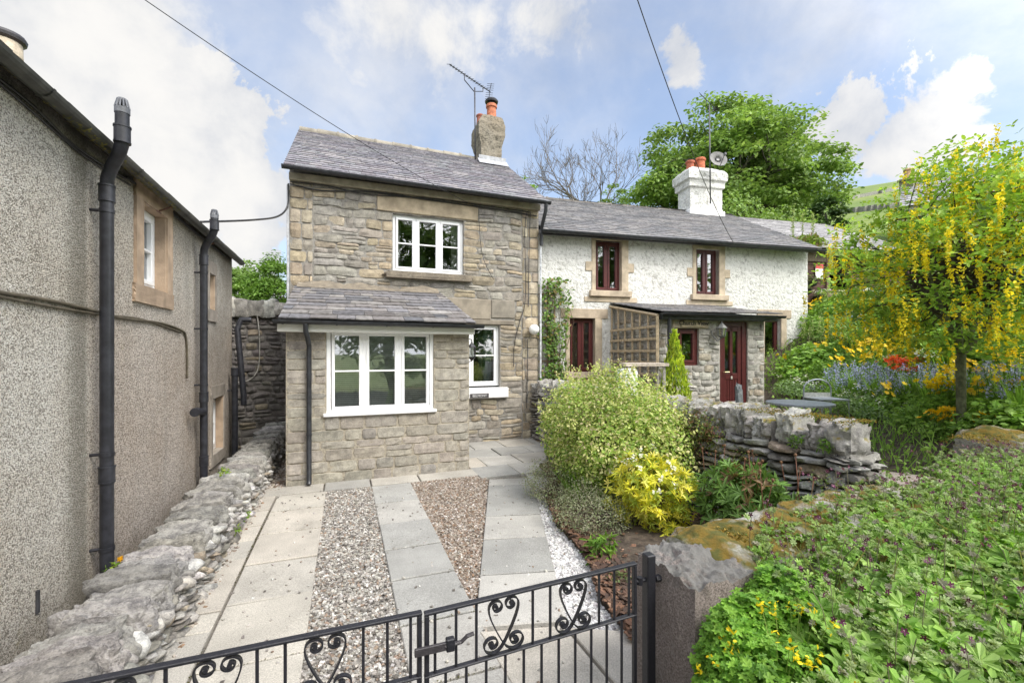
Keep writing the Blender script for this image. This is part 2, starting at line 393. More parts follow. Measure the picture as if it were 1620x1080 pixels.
ROUGHCAST = mat('roughcast_render', lambda t, b: m_rough(t, b, ((.26, .24, .205), (.68, .64, .575), (.84, .80, .75)), 62, 1.0, .018, stain_left, True), .95)
def stain_white(t, p, c):
    s_ = t.add('ShaderNodeSeparateXYZ', {0: p}); c = t.mix(t.math('MULTIPLY', streaks(t, p, .55, .74), .38), c, (.46, .45, .41)); c = t.mix(t.math('MULTIPLY', t.ss(s_.outputs[2], 1.6, .6), t.ss(t.noise(p, 3, 5, .6), .35, .6)), c, (.42, .41, .35)); l = t.ss(t.noise(p, 3.2, 6, .65, .4), .58, .70, 0, .50); return t.mix(l, c, (.42, .40, .36))
WHITER = mat('white_roughcast', lambda t, b: m_rough(t, b, ((.42, .41, .385), (.76, .755, .73), (.92, .92, .91)), 13, 1.0, .075, stain_white), .9)
CHIMR = mat('grey_chimney_render', lambda t, b: m_rough(t, b, ((.075, .068, .055), (.26, .235, .19), (.8, .74, .66)), 16, .9, .04), .95)
def m_glass(t, b):
    gl = t.add('ShaderNodeBsdfGlossy', {'Color': (.95, .97, 1.0), 'Roughness': .02})
    pv_ = geo_pos(t); bn = t.add('ShaderNodeBump', {'Height': t.noise(pv_, 1.4, 2), 'Strength': .08, 'Distance': .05}); t.l.new(bn.outputs[0], gl.inputs['Normal'])
    tr = t.add('ShaderNodeBsdfTransparent', {'Color': (.80, .84, .82)})
    fr = t.add('ShaderNodeFresnel', {'IOR': 1.75}); f = t.math('ADD', t.math('MULTIPLY', fr.outputs[0], 1.3), .12, clamp=True)
    mx_ = t.add('ShaderNodeMixShader', {0: f, 1: tr.outputs[0], 2: gl.outputs[0]})
    t.l.new(mx_.outputs[0], t.n['Material Output'].inputs[0])
GLASS = mat('window_glass', m_glass)
def m_leaf(t, b, trans=.35, rough=.5, var=.3):
    c = attr(t); p = geo_pos(t); k = t.ss(t.noise(p, 7, 3), .25, .75, 1-var, 1+var)
    c = t.mix(1.0, c, t.add('ShaderNodeCombineColor', {0: k, 1: k, 2: k}).outputs[0], 'MULTIPLY')
    setc(t, b, c); b.inputs['Specular IOR Level'].default_value = .3
    tl = t.add('ShaderNodeBsdfTranslucent', {'Color': t.mix(1.0, c, (1.15, 1.2, .6), 'MULTIPLY')})
    mx_ = t.add('ShaderNodeMixShader', {0: trans, 1: b.outputs[0], 2: tl.outputs[0]})
    t.l.new(mx_.outputs[0], t.n['Material Output'].inputs[0])
LEAF = mat('leaf', m_leaf, .5)
def m_soil(t, b):
    p = geo_pos(t); n = t.noise(p, 14, 7, .7); setc(t, b, t.mix(t.ss(n, .3, .7), (.035, .025, .018), (.13, .10, .075))); bump(t, b, n, .8, .03)
SOIL = mat('soil', m_soil, .95)
def m_grit(t, b):
    p = geo_pos(t); n = t.noise(p, 70, 5, .8); setc(t, b, t.mix(t.ss(n, .3, .7), (.08, .07, .06), (.33, .30, .26))); bump(t, b, n, .9, .012)
GRIT = mat('gravel_bed', m_grit, .95)
def m_grass(t, b):
    p = geo_pos(t); n = t.noise(p, .05, 6, .6, .4); n2 = t.noise(p, .8, 5, .7); n3 = t.noise(p, .25, 6, .6)
    c = t.mix(t.ss(n, .35, .65), (.13, .19, .035), (.22, .26, .06)); c = t.mix(t.ss(n2, .3, .7, 0, .6), c, (.09, .15, .03))
    c = t.mix(t.ss(n3, .58, .72, 0, .6), c, (.27, .27, .10)); setc(t, b, c); bump(t, b, n2, .5, .3)
GRASS = mat('hill_grass', m_grass, .95)
PEB = mat('pebbles', lambda t, b: m_plain(t, b, .3, 60, .2, 120), .8)
def m_room(t, b): setc(t, b, attr(t))
ROOM = mat('room', m_room, .9)
def m_asph(t, b):
    p = geo_pos(t); n = t.noise(p, 60, 5, .7); setc(t, b, t.mix(n, (.035, .035, .036), (.085, .083, .08))); bump(t, b, n, .4, .01)
ASPH = mat('asphalt', m_asph, .9)
# ------------------------------------------------------------------ wall generators (local frame: u along, w inward, z up)
def palette(cols, n, rng, jit=.14):
    c = np.array(cols); wts = np.array([x[3] if len(x) > 3 else 1 for x in cols], float); i = rng.choice(len(cols), n, p=wts/wts.sum())
    return np.clip(c[i, :3]*(1+rng.uniform(-jit, jit, (n, 1)))*(1+rng.uniform(-.02, .02, (n, 3))), 0, 1)
def stone_cells(u0, u1, z0, z1, holes, ch, sl_, rng, split=.2, big=0):
    brk = sorted({z0, z1, *[h[2] for h in holes if z0 < h[2] < z1], *[h[3] for h in holes if z0 < h[3] < z1]})
    cells = []
    for a, b in zip(brk[:-1], brk[1:]):
        if b-a < .02: continue
        k = max(1, round((b-a)/((ch[0]+ch[1])/2))); hs = rng.uniform(ch[0], ch[1], k); hs *= (b-a)/hs.sum(); z = a
        for h in hs:
            zm = z+h/2; iv = [(u0, u1)]
            for H in holes:
                if H[2] <= zm <= H[3]:
                    nv = []
                    for (p, q) in iv:
                        if H[1] <= p or H[0] >= q: nv.append((p, q)); continue
                        if H[0] > p: nv.append((p, H[0]))
                        if H[1] < q: nv.append((H[1], q))
                    iv = nv
            for (p, q) in iv:
                u = p
                while u < q-1e-6:
                    L = rng.uniform(*sl_)*(1.0 if h > ch[0] else 1.2)
                    if q-(u+L) < sl_[0]*.7: L = q-u
                    if rng.random() < split and h > ch[0]*1.1:
                        f = rng.uniform(.38, .62); cells += [(u, u+L, z, z+h*f), (u, u+L, z+h*f, z+h)]
                    else: cells.append((u, u+L, z, z+h))
                    u += L
            z += h
    return np.array(cells)
def stones(mb, cells, cols, gap=.008, dep=.03, base=-.012, p=8, amp=.012, wob=.012, nx=7, ny=5, seed=0, freq=9, wobf=2.5, jit=.12):
    K = len(cells); a = np.sign(np.linspace(-1, 1, nx))*np.abs(np.linspace(-1, 1, nx))**.28; b = np.sign(np.linspace(-1, 1, ny))*np.abs(np.linspace(-1, 1, ny))**.28
    if nx == 11: a = np.array([-1, -.97, -.8, -.5, -.2, 0, .2, .5, .8, .97, 1.]); b = np.array([-1, -.93, -.5, 0, .5, .93, 1.])
    if nx == 7: a = np.array([-1, -.95, -.62, 0, .62, .95, 1.])
    if ny == 5: b = np.array([-1, -.90, 0, .90, 1.])
    A, B = np.meshgrid(a, b, indexing='xy')
    rng = np.random.default_rng(seed)
    cu = (cells[:, 0]+cells[:, 1])/2; cz = (cells[:, 2]+cells[:, 3])/2; hu = (cells[:, 1]-cells[:, 0])/2-gap; hz = (cells[:, 3]-cells[:, 2])/2-gap
    rr = np.minimum(hu, hz)*.5
    # rounded corners + uneven outline
    ang = 1-.10*(np.abs(A*B)**3)
    jl = rng.uniform(-jit, jit, (K, 4))
    U = cu[:, None, None]+hu[:, None, None]*A*ang*(1+jl[:, 0, None, None]*B*.5)
    Z = cz[:, None, None]+hz[:, None, None]*B*ang*(1+jl[:, 1, None, None]*A*.5)
    wv = np.stack([U*wobf, np.zeros_like(U), Z*wobf], -1)
    U2 = U+fbm(wv, 2, seed+5)*wob; Z2 = Z+fbm(wv+31.7, 2, seed+9)*wob*1.3
    e = (1-np.abs(A)**p)*(1-np.abs(B)**p); e = np.clip(e*1.25, 0, 1)**.6
    d = rng.uniform(.6, 1.2, (K, 1, 1))*dep+rng.uniform(-1, 1, (K, 1, 1))*dep*.35*A+rng.uniform(-1, 1, (K, 1, 1))*dep*.3*B
    nz = fbm(np.stack([U*freq, np.repeat(rng.uniform(0, 50, (K, 1, 1)), ny, 1)*np.ones_like(U), Z*freq], -1), 3, seed+1)
    H = base+e*(d-base+nz*amp*2)
    V = np.stack([U2, -H, Z2], -1).reshape(-1, 3); m = nx*ny
    q = np.arange(m).reshape(ny, nx); f = np.stack([q[:-1, :-1], q[:-1, 1:], q[1:, 1:], q[1:, :-1]], -1).reshape(-1, 4)
    F = (np.arange(K)*m)[:, None, None]+f[None]
    mb.add(V, F.reshape(-1, 4), np.repeat(cols, len(f), 0), 0)
def panel(mb, u0, u1, z0, z1, holes, w=0.0, rev=.22, col=(.3, .28, .25), mat_=0, rev_mat=None, rev_col=None, step=None):
    us = sorted({u0, u1, *[x for h in holes for x in h[:2] if u0 < x < u1]}); zs = sorted({z0, z1, *[x for h in holes for x in h[2:4] if z0 < x < z1]})
    for a, b in zip(us[:-1], us[1:]):
        for c, d in zip(zs[:-1], zs[1:]):
            if any(h[0] <= (a+b)/2 <= h[1] and h[2] <= (c+d)/2 <= h[3] for h in holes): continue
            mb.add([(a, w, c), (b, w, c), (b, w, d), (a, w, d)], [(0, 1, 2, 3)], col, mat_)
    rm = mat_ if rev_mat is None else rev_mat; rc = col if rev_col is None else rev_col
    for h in holes:
        a, b, c, d = h[:4]; r = w+rev
        mb.add([(a, w, c), (a, w, d), (a, r, d), (a, r, c)], [(0, 1, 2, 3)], rc, rm); mb.add([(b, w, c), (b, r, c), (b, r, d), (b, w, d)], [(0, 1, 2, 3)], rc, rm)
        mb.add([(a, w, d), (b, w, d), (b, r, d), (a, r, d)], [(0, 1, 2, 3)], rc, rm); mb.add([(a, w, c), (a, r, c), (b, r, c), (b, w, c)], [(0, 1, 2, 3)], rc, rm)
def slates(mb, O, U, S, L, H, expo, wid, cols, rng, th=.012, lift=.02, jit=.006, skew0=0.0, skew1=0.0):
    # O eave corner, U unit along eave, S unit up the slope, L length, H slope height; skew widens towards the ridge
    O, U, S = map(np.asarray, (O, U, S)); N = np.cross(U, S); N = N/np.linalg.norm(N); V8 = []; col = []
    y = -.03; row = 0
    while y < H:
        rowk = rng.uniform(.84, 1.14)
        f = y/H; e = expo[0]+(expo[1]-expo[0])*f; a0 = skew0*f; a1 = L+skew1*f
        x = a0-(rng.uniform(.2, .8)*wid[0])
        while x < a1:
            w = rng.uniform(*wid); xa, xb = max(x, a0), min(x+w, a1); x += w
            if xb-xa < .04: continue
            j = rng.uniform(-jit, jit); top = min(y+e*1.9, H+.02); g = .002+rng.random()*.003
            l1 = lift*rng.uniform(.9, 1.15); tw = rng.uniform(-.0015, .0015)
            q = [(xa+g, y+j, l1+tw), (xb-g, y+j+rng.uniform(-jit, jit)*.6, l1-tw), (xb-g, top, .004), (xa+g, top, .004)]
            base = [O+U*a+S*b+N*c for a, b, c in q]; low = [p-N*th for p in base[:2]]
            V8.append(base+low); col.append(cols[rng.integers(len(cols))]*rng.uniform(.9, 1.1)*rowk)
        y += e; row += 1
    K = len(V8); V = np.array(V8).reshape(-1, 3); f = np.array([(0, 1, 2, 3), (4, 5, 1, 0), (0, 3, 3, 4), ])[:2]
    F = (np.arange(K)*6)[:, None, None]+f[None]; mb.add(V, F.reshape(-1, 4), np.repeat(np.array(col), 2, 0))
    F3 = (np.arange(K)*6)[:, None, None]+np.array([(0, 3, 4), (1, 5, 2)])[None]
    mb.F.setdefault(3, []).append((F3.reshape(-1, 3)+mb.n-len(V), np.repeat(np.array(col), 2, 0), np.zeros(2*K, int)))
    # deck beneath
    D = [O+S*-.02, O+U*L+S*-.02, O+U*(L+skew1)+S*H, O+U*skew0+S*H]; mb.add(D, [(0, 1, 2, 3)], (.05, .05, .055))
def window(tf, parent, u0, u1, z0, z1, layout, fmat, fcol, rec=.12, bar=.055, sash=.045, transom=None, blind=None, curtain=None, room=(.16, .14, .12), open_all=True, label=None):
    """layout: list of casement boundaries as fractions; each casement is a sash in the outer frame"""
    mb = MB(tf); D0, D1 = rec, rec+.07
    def bx(a, b, c, d, y0, y1, bv=.006): mb.box((a, y0, c), (b, y1, d), bv, fcol)
    bx(u0, u1, z0, z0+bar, D0, D1); bx(u0, u1, z1-bar, z1, D0, D1); bx(u0, u0+bar, z0+bar, z1-bar, D0, D1); bx(u1-bar, u1, z0+bar, z1-bar, D0, D1)
    ed = [u0+bar*.7+(u1-u0-bar*1.4)*f for f in layout]
    for e in ed[1:-1]: bx(e-bar*.5, e+bar*.5, z0+bar, z1-bar, D0, D1)
    pn = MB(tf)
    for i, (a, b) in enumerate(zip(ed[:-1], ed[1:])):
        a2, b2 = a+bar*.45, b-bar*.45; c2, d2 = z0+bar*.9, z1-bar*.9; y0, y1 = D0-.012, D0+.045
        if sash > 0:
            bx(a2, b2, c2, c2+sash, y0, y1); bx(a2, b2, d2-sash, d2, y0, y1); bx(a2, a2+sash, c2+sash, d2-sash, y0, y1); bx(b2-sash, b2, c2+sash, d2-sash, y0, y1)
        if transom:
            for f in transom:
                zc = c2+(d2-c2)*f; bx(a2+sash, b2-sash, zc-.012, zc+.012, y0+.004, y1-.01, .003)
        pn.add([(a2+sash*.5, D0+.03, c2), (b2-sash*.5, D0+.03, c2), (b2-sash*.5, D0+.03, d2), (a2+sash*.5, D0+.03, d2)], [(0, 1, 2, 3)])
    wo = mb.build('window', fmat, parent)
    if label: wo['label'] = label
    pn.build('pane', GLASS, wo)
    rb = MB(tf); e = .25; dp = D1+1.6
    for q in ([(u0-e, dp, z0-e), (u1+e, dp, z0-e), (u1+e, dp, z1+e), (u0-e, dp, z1+e)], [(u0-e, D1, z0-e), (u0-e, dp, z0-e), (u0-e, dp, z1+e), (u0-e, D1, z1+e)],
              [(u1+e, D1, z0-e), (u1+e, D1, z1+e), (u1+e, dp, z1+e), (u1+e, dp, z0-e)], [(u0-e, D1, z1+e), (u1+e, D1, z1+e), (u1+e, dp, z1+e), (u0-e, dp, z1+e)],
              [(u0-e, D1, z0-e), (u1+e, D1, z0-e), (u1+e, dp, z0-e), (u0-e, dp, z0-e)]): rb.add(q, [(0, 1, 2, 3)], room)
    rb.build('room_interior', ROOM, wo)
    if blind:
        bb = MB(tf); z = z0+bar+.02
        while z < z1-bar:
            bb.box((u0+bar+.02, D1+.03, z), (u1-bar-.02, D1+.044, z+.0225), 0, blind, M=None); z += .030
        for f in (.12, .38, .62, .88):
            uu = u0+(u1-u0)*f; bb.box((uu-.001, D1+.039, z0+bar), (uu+.001, D1+.041, z1-bar), 0, blind)
        bb.box((u0+bar+.02, D1+.025, z1-bar-.03), (u1-bar-.02, D1+.06, z1-bar), .004, blind)
        bb.build('venetian_blind', FABRIC, wo)
    if curtain:
        for (f0, f1, cc) in curtain:
            cb = MB(tf)
            uu = np.linspace(u0+(u1-u0)*f0, u0+(u1-u0)*f1, 25); yy = D1+.10+.03*np.sin(np.arange(25)*1.5); K = 25
            V = np.concatenate([np.stack([uu, yy, np.full(K, z0)], 1), np.stack([uu, yy, np.full(K, z1)], 1)])
            cb.add(V, [(i, i+1, i+1+K, i+K) for i in range(K-1)], cc)
            cb.build('curtain', FABRIC, wo, smooth=True)
    return wo
def gutter(parent, name, A, B, r, col, N=(0, -1, 0), brackets=6):
    """half-round gutter from A to B; N is the outward direction"""
    A, B, N = map(lambda x: np.asarray(x, float), (A, B, N)); mb = MB(); U = (B-A)/np.linalg.norm(B-A); Zv = np.array([0, 0, 1.])
    th = np.linspace(0, math.pi, 9); prof = [(-math.cos(t)*r, -math.sin(t)*r) for t in th]+[(math.cos(t)*(r-.006), -math.sin(t)*(r-.006)) for t in th]
    k = len(prof); V = np.array([P+N*a+Zv*b for P in (A, B) for a, b in prof]); F = [(i, (i+1) % k, (i+1) % k+k, i+k) for i in range(k)]
    mb.add(V, F, col)
    for P in (A, B): mb.add([P+N*a+Zv*b for a, b in prof[:9]], [tuple(range(9))], col)
    for f in np.linspace(.04, .96, brackets):
        P = A+(B-A)*f; pr = [(-math.cos(t)*(r+.006), -math.sin(t)*(r+.006)) for t in th]
        V = np.array([P+U*d+N*a+Zv*b for d in (-.012, .012) for a, b in pr]); mb.add(V, [(i, i+1, i+10, i+9) for i in range(8)], col)
    return mb.build(name, BLACKP, parent)
def downpipe(parent, name, pts, r, col, clips=(), clipdir=(0, 1, 0), joints=()):
    mb = MB(); mb.tube(pts, r, 14, col)
    for j in joints:
        j = np.asarray(j, float)
        mb.tube([j+(0, 0, -.05), j+(0, 0, .05)], r*1.16, 14, col); mb.tube([j+(0, 0, .05), j+(0, 0, .062)], r*1.26, 14, col); mb.tube([j+(0, 0, -.062), j+(0, 0, -.05)], r*1.22, 14, col)
    o = mb.build(name, BLACKP, parent, smooth=True, sharp=40)
    for c in clips:
        c = np.asarray(c, float); m2 = MB(); m2.tube([c+(0, 0, -.014), c+(0, 0, .014)], r*1.12, 14, col); d = np.asarray(clipdir, float)
        m2.tube([c, c+d*(r+.07)], .012, 6, col); m2.build('pipe_clip', BLACKP, o, smooth=True, sharp=40)
    return o
def lin(h): return tuple(((int(h[i:i+2], 16)/255) ** 2.2) for i in (0, 2, 4))
# ================================================================== GROUND
BEDZ = .06
def gz(x, y):
    x = np.asarray(x, float); y = np.asarray(y, float)
    x0 = np.clip(5.2+.55*(y-2.5), 5.2, 8.3)
    z = .5+.42*np.maximum(0, x-x0)+.06*np.maximum(0, y-5)*np.maximum(0, x-8)
    z = np.where(z > 2.6, 2.6+1.1*np.tanh((z-2.6)/1.1), z)
    z = z+.04*np.sin(x*2.3+1)*np.sin(y*1.9)
    return z
def on_terrain(px, py):
    d = ray(px, py); t = 2.5
    while t < 40:
        p = d*t
        if p[2]+EYE <= gz(p[0], p[1]): break
        t += .03
    return np.array([p[0], p[1], float(gz(p[0], p[1]))])
m = MB(); m.add([(-700, -700, -.62), (700, -700, -.62), (700, 700, -.62), (-700, 700, -.62)], [(0, 1, 2, 3)])
tag(m.build('ground', GRASS), kind='structure')
m = MB(); m.add([(-30, -9, -.03), (30, -9, -.03), (30, 1.3, -.03), (-30, 1.3, -.03)], [(0, 1, 2, 3)]); tag(m.build('street', ASPH), kind='structure')
m = MB(); m.add([(-1.35, 1.3, -.004), (3.9, 1.3, -.004), (3.9, 10.2, -.004), (-1.35, 10.2, -.004)], [(0, 1, 2, 3)]); tag(m.build('gravel_drive', GRIT), kind='structure')
# neighbour's garden bank
xs = np.linspace(4.05, 24, 90); ys = np.linspace(2.05, 22, 80); X, Y = np.meshgrid(xs, ys); Z = gz(X, Y)
V = np.stack([X, Y, Z], -1).reshape(-1, 3); q = np.arange(len(V)).reshape(80, 90)
F = np.stack([q[:-1, :-1], q[:-1, 1:], q[1:, 1:], q[1:, :-1]], -1).reshape(-1, 4); m = MB(); m.add(V, F); tag(m.build('garden_terrain', SOIL, smooth=True), kind='structure')
# hill: polar sheet about the village
az = np.linspace(R(-75), R(85), 120); D = np.array([21, 30, 45, 60, 80, 100, 120, 140, 155, 170, 200, 260, 400])
def hill_z(a, d):
    u = np.tan(np.clip(a-TH, R(-70), R(70))); vt = np.clip(.3686+np.where(u > .757, .16, .26)*(u-.757), .02, .52)
    zr = EYE+vt*155*np.cos(a-TH)
    f = np.clip((d-21)/(155-21), 0, 1); z = 3.4*(1-f)+zr*(f**.93)
    z = np.where(d > 155, zr-(d-155)*.12, z)
    return z+fbm(np.stack([a*14, d*.03, a*0], -1), 3, 4)*d*.006
A_, D_ = np.meshgrid(az, D); Z = hill_z(A_, D_); V = np.stack([np.sin(A_)*D_, np.cos(A_)*D_, Z], -1).reshape(-1, 3)
q = np.arange(len(V)).reshape(len(D), len(az)); F = np.stack([q[:-1, :-1], q[:-1, 1:], q[1:, 1:], q[1:, :-1]], -1).reshape(-1, 4)
m = MB(); m.add(V, F); tag(m.build('hill', GRASS, smooth=True), kind='structure')
def hill_wall(px0, py0, px1, py1, lab):
    pts = []
    for f in np.linspace(0, 1, 30):
        px, py = px0+(px1-px0)*f, py0+(py1-py0)*f; d = ray(px, py); a = math.atan2(d[0], d[1]); k = math.hypot(d[0], d[1])
        for t in np.arange(25, 170, .5):
            if EYE+d[2]*t <= hill_z(np.array(a), np.array(t*k)): break
        pts.append((d[0]*t, d[1]*t, float(hill_z(np.array(a), np.array(t*k)))))
    mb = MB(); P = np.array(pts); h = .45; n = len(P)
    th = np.array([d_/np.linalg.norm(d_) for d_ in np.gradient(P, axis=0)]); nn = np.stack([-th[:, 1], th[:, 0], 0*th[:, 0]], 1)*.3
    V = np.stack([P-nn-(0, 0, .3), P-nn*.6+(0, 0, h), P+nn*.6+(0, 0, h), P+nn-(0, 0, .3)], 1).reshape(-1, 3)
    i, j = np.meshgrid(np.arange(n-1), np.arange(3), indexing='ij'); a = i*4+j
    mb.add(V, np.stack([a, a+4, a+5, a+1], -1).reshape(-1, 4), (.20, .20, .17)); o = mb.build('field_wall', DRY); tag(o, lab, 'wall', 'dry stone walls crossing the hillside pasture')
hill_wall(1335, 318, 1470, 290, 'grey field wall along the hillside just under its skyline')
hill_wall(1335, 338, 1480, 322, 'grey field wall low on the hillside nearest the village roofs')
# ================================================================== PAVING
SC0 = [np.array(c) for c in ((.47, .44, .385), (.50, .46, .40), (.43, .405, .36))]; SC1 = [np.array(c) for c in ((.37, .36, .335), (.41, .395, .365), (.34, .335, .315))]
def slab(mb, P4, cols, top=.035, gap=.006, rng=RNG):
    P = np.array(P4, float); c = P.mean(0); Pi = c+(P-c)*(1-gap*2/np.linalg.norm(P[0]-c))
    z = top+rng.uniform(-.004, .004); tl = rng.uniform(-.004, .004, 4); b = .007; Pt = c+(Pi-c)*(1-b*1.4/np.linalg.norm(P[0]-c))
    V = [(p[0], p[1], z+t) for p, t in zip(Pt, tl)]+[(p[0], p[1], z+t-b) for p, t in zip(Pi, tl)]+[(p[0], p[1], -.02) for p in Pi]
    F = [(0, 1, 2, 3)]+[(4+i, 4+(i+1) % 4, (i+1) % 4, i) for i in range(4)]+[(8+i, 8+(i+1) % 4, 4+(i+1) % 4, 4+i) for i in range(4)]
    mb.add(V, F, cols[rng.integers(len(cols))]*rng.uniform(.9, 1.1))
rs = np.random.default_rng(3)
m = MB(); Ys = [6.5, 5.86, 5.16, 4.46, 3.80, 3.05, 2.4, 1.75]
for a, b in zip(Ys[1:], Ys[:-1]): slab(m, [(-.83, a), (-.23, a), (-.23, b), (-.83, b)], SC0, rng=rs)
Yn = [6.5, 5.95, 5.45, 5.05, 4.62, 3.75, 3.5, 2.6, 2.0, 1.75]
for a, b in zip(Yn[1:], Yn[:-1]): slab(m, [(-1.13, a), (-.838, a), (-.838, b), (-1.13, b)], SC0, rng=rs)
tag(m.build('slab_path', SLAB), kind='structure')
m = MB(); Ym = [6.5, 5.72, 5.0, 4.33, 3.74, 3.1, 2.5, 1.75]
for a, b in zip(Ym[1:], Ym[:-1]): slab(m, [(.345, a), (.895, a), (.895, b), (.345, b)], SC1, rng=rs)
tag(m.build('slab_path', SLAB), kind='structure')
m = MB(); l0, l1, r0, r1 = np.array((.82, 2.9)), np.array((1.99, 6.25)), np.array((1.46, 2.75)), np.array((2.62, 6.08))
fs = [0, .2, .4, .58, .76, .91, 1.0]
for a, b in zip(fs[:-1], fs[1:]): slab(m, [l0+(l1-l0)*a, r0+(r1-r0)*a, r0+(r1-r0)*b, l0+(l1-l0)*b], SC1, rng=rs)
slab(m, [(.92, 1.75), (1.42, 1.75), (1.40, 2.72), (.84, 2.86)], SC0, rng=rs); slab(m, [(1.43, 1.9), (1.95, 1.9), (1.9, 2.45), (1.41, 2.70)], SC0, rng=rs)
tag(m.build('slab_path', SLAB), kind='structure')
m = MB(); xs_ = [-1.02, -.27, .35, 1.04, 1.93]
for i, (a, b) in enumerate(zip(xs_[:-1], xs_[1:])): slab(m, [(a, 6.52), (b, 6.52), (b, 6.9), (a, 6.9)], SC1 if i == 1 else SC0, rng=rs)
g0, gu, gv = np.array((1.90, 6.36)), np.array((.985, .02)), np.array((.0, 1.0))
yy = [6.36, 6.98, 7.62, 8.25, 8.95]
for j in range(4):
    off = (.0, .3, .12, .45)[j]; x = 1.9
    for xb in [1.9+off, 2.55+off, 3.2+off, 3.8]:
        if xb-x > .06: slab(m, [(x, yy[j]), (min(xb, 3.8), yy[j]), (min(xb, 3.8), yy[j+1]), (x, yy[j+1])], SC1 if (j+int(x*3)) % 3 else SC0, rng=rs)
        x = min(xb, 3.8)
tag(m.build('patio', SLAB), kind='structure')
# gravel: loose chippings
def inside(P, poly):
    poly = np.asarray(poly); x, y = P[:, 0], P[:, 1]; r = np.zeros(len(P), bool); j = len(poly)-1
    for i in range(len(poly)):
        xi, yi = poly[i]; xj, yj = poly[j]
        c = ((yi > y) != (yj > y)) & (x < (xj-xi)*(y-yi)/(yj-yi+1e-12)+xi); r ^= c; j = i
    return r
CUBE = np.array([(i, j, k) for i in (-1, 1) for j in (-1, 1) for k in (-1, 1)], float); CF = np.array([(0, 1, 3, 2), (4, 6, 7, 5), (0, 4, 5, 1), (2, 3, 7, 6), (0, 2, 6, 4), (1, 5, 7, 3)])
def scatter_pebbles(name, poly, dens, size, cols, seed, zf=lambda x, y: 0*x, flat=.6, long=1.35, zj=.008):
    rng = np.random.default_rng(seed); poly = np.asarray(poly, float); lo, hi = poly.min(0), poly.max(0)
    n = int(np.prod(hi-lo)*dens); P = rng.uniform(lo, hi, (n, 2)); P = P[inside(P, poly)]; n = len(P)
    s = rng.uniform(*size, (n, 1, 1)); T = CUBE[None]*(1+rng.uniform(-.38, .3, (n, 8, 3)))*np.array([long, 1, flat])*s
    a = rng.uniform(0, 6.28, n)[:, None]; b = rng.uniform(-.6, .6, n)[:, None]
    x = T[..., 0]*np.cos(b)-T[..., 2]*np.sin(b); z = T[..., 0]*np.sin(b)+T[..., 2]*np.cos(b); y = T[..., 1]
    X = x*np.cos(a)-y*np.sin(a)+P[:, :1]; Yy = x*np.sin(a)+y*np.cos(a)+P[:, 1:]; Zz = z+(zf(P[:, 0], P[:, 1])+rng.uniform(0, zj, n))[:, None]
    mb = MB(); F = (np.arange(n)*8)[:, None, None]+CF[None]
    mb.add(np.stack([X, Yy, Zz], -1).reshape(-1, 3), F.reshape(-1, 4), np.repeat(palette(cols, n, rng, .25), 6, 0)); o = mb.build(name, PEB)
    return tag(o, kind='stuff')
GC = [(.40, .375, .335, 3), (.28, .26, .235, 3), (.16, .145, .13, 2.5), (.54, .52, .49, 1.6), (.27, .20, .15, 1)]
GC2 = [(.37, .325, .275, 3), (.27, .22, .18, 3), (.17, .13, .10, 2.5), (.50, .46, .43, 1), (.24, .155, .10, 1.2)]
scatter_pebbles('gravel', [(-.24, 1.75), (.36, 1.75), (.36, 6.52), (-.24, 6.52)], 8000, (.0045, .0105), GC, 1, zj=.02)
scatter_pebbles('gravel', [(.89, 1.75), (.92, 2.8), (.86, 3.0), (2.0, 6.3), (1.93, 6.54), (.89, 6.54)], 8000, (.0045, .0105), GC2, 2, zj=.02)
scatter_pebbles('gravel', [(-1.12, 6.5), (-.77, 6.85), (-.77, 10), (-1.12, 10)], 2600, (.008, .018), GC2, 5, zj=.02)
bed_edge = [at_z(*p, 0)[:2] for p in ((872, 762), (866, 800), (880, 835), (905, 862), (930, 892), (938, 920), (950, 960), (985, 1000), (1010, 1040))]
wg = [r1+(0, .35), *[tuple(b) for b in bed_edge], (1.95, 2.2), (1.42, 2.72), tuple(r1)]
scatter_pebbles('white_gravel', wg, 9500, (.005, .011), [(.62, .61, .60, 5), (.50, .49, .485, 2), (.36, .34, .34, 1.5)], 3, zj=.022)
scatter_pebbles('gravel', [(-.83, 1.8), (2.2, 1.8), (2.2, 6.5), (-.83, 6.5)], 34, (.004, .009), GC, 6, zf=lambda x, y: .036+0*x, zj=.004)
scatter_pebbles('gravel', [(-1.10, 1.8), (-.95, 1.8), (-.95, 6.5), (-1.10, 6.5)], 420, (.004, .012), GC2, 7, zf=lambda x, y: .034+0*x, zj=.008)
mm_ = MB(); rj = np.random.default_rng(12); P = np.concatenate([np.stack([rj.normal(-.84, .008, 1500), rj.uniform(1.8, 6.5, 1500), rj.uniform(.012, .034, 1500)], 1)]+[np.stack([rj.uniform(-.83, -.23, 130), rj.normal(y_, .006, 130), rj.uniform(.018, .036, 130)], 1) for y_ in Ys[1:-1]]+[np.stack([rj.uniform(.345, .895, 90), rj.normal(y_, .005, 90), rj.uniform(.018, .036, 90)], 1) for y_ in Ym[1:-1]]); P = P[fbm(P*2.3, 2, 6) > .0]
mm_.leaves(OVAL, P, rj.normal(size=P.shape)*.6+(0, 0, 1), rj.uniform(.006, .014, len(P)), palette([(.10, .10, .035, 3), (.15, .13, .05, 2), (.07, .06, .04, 2)], len(P), rj), rng=rj); tag(mm_.build('joint_moss', LEAF), kind='stuff')
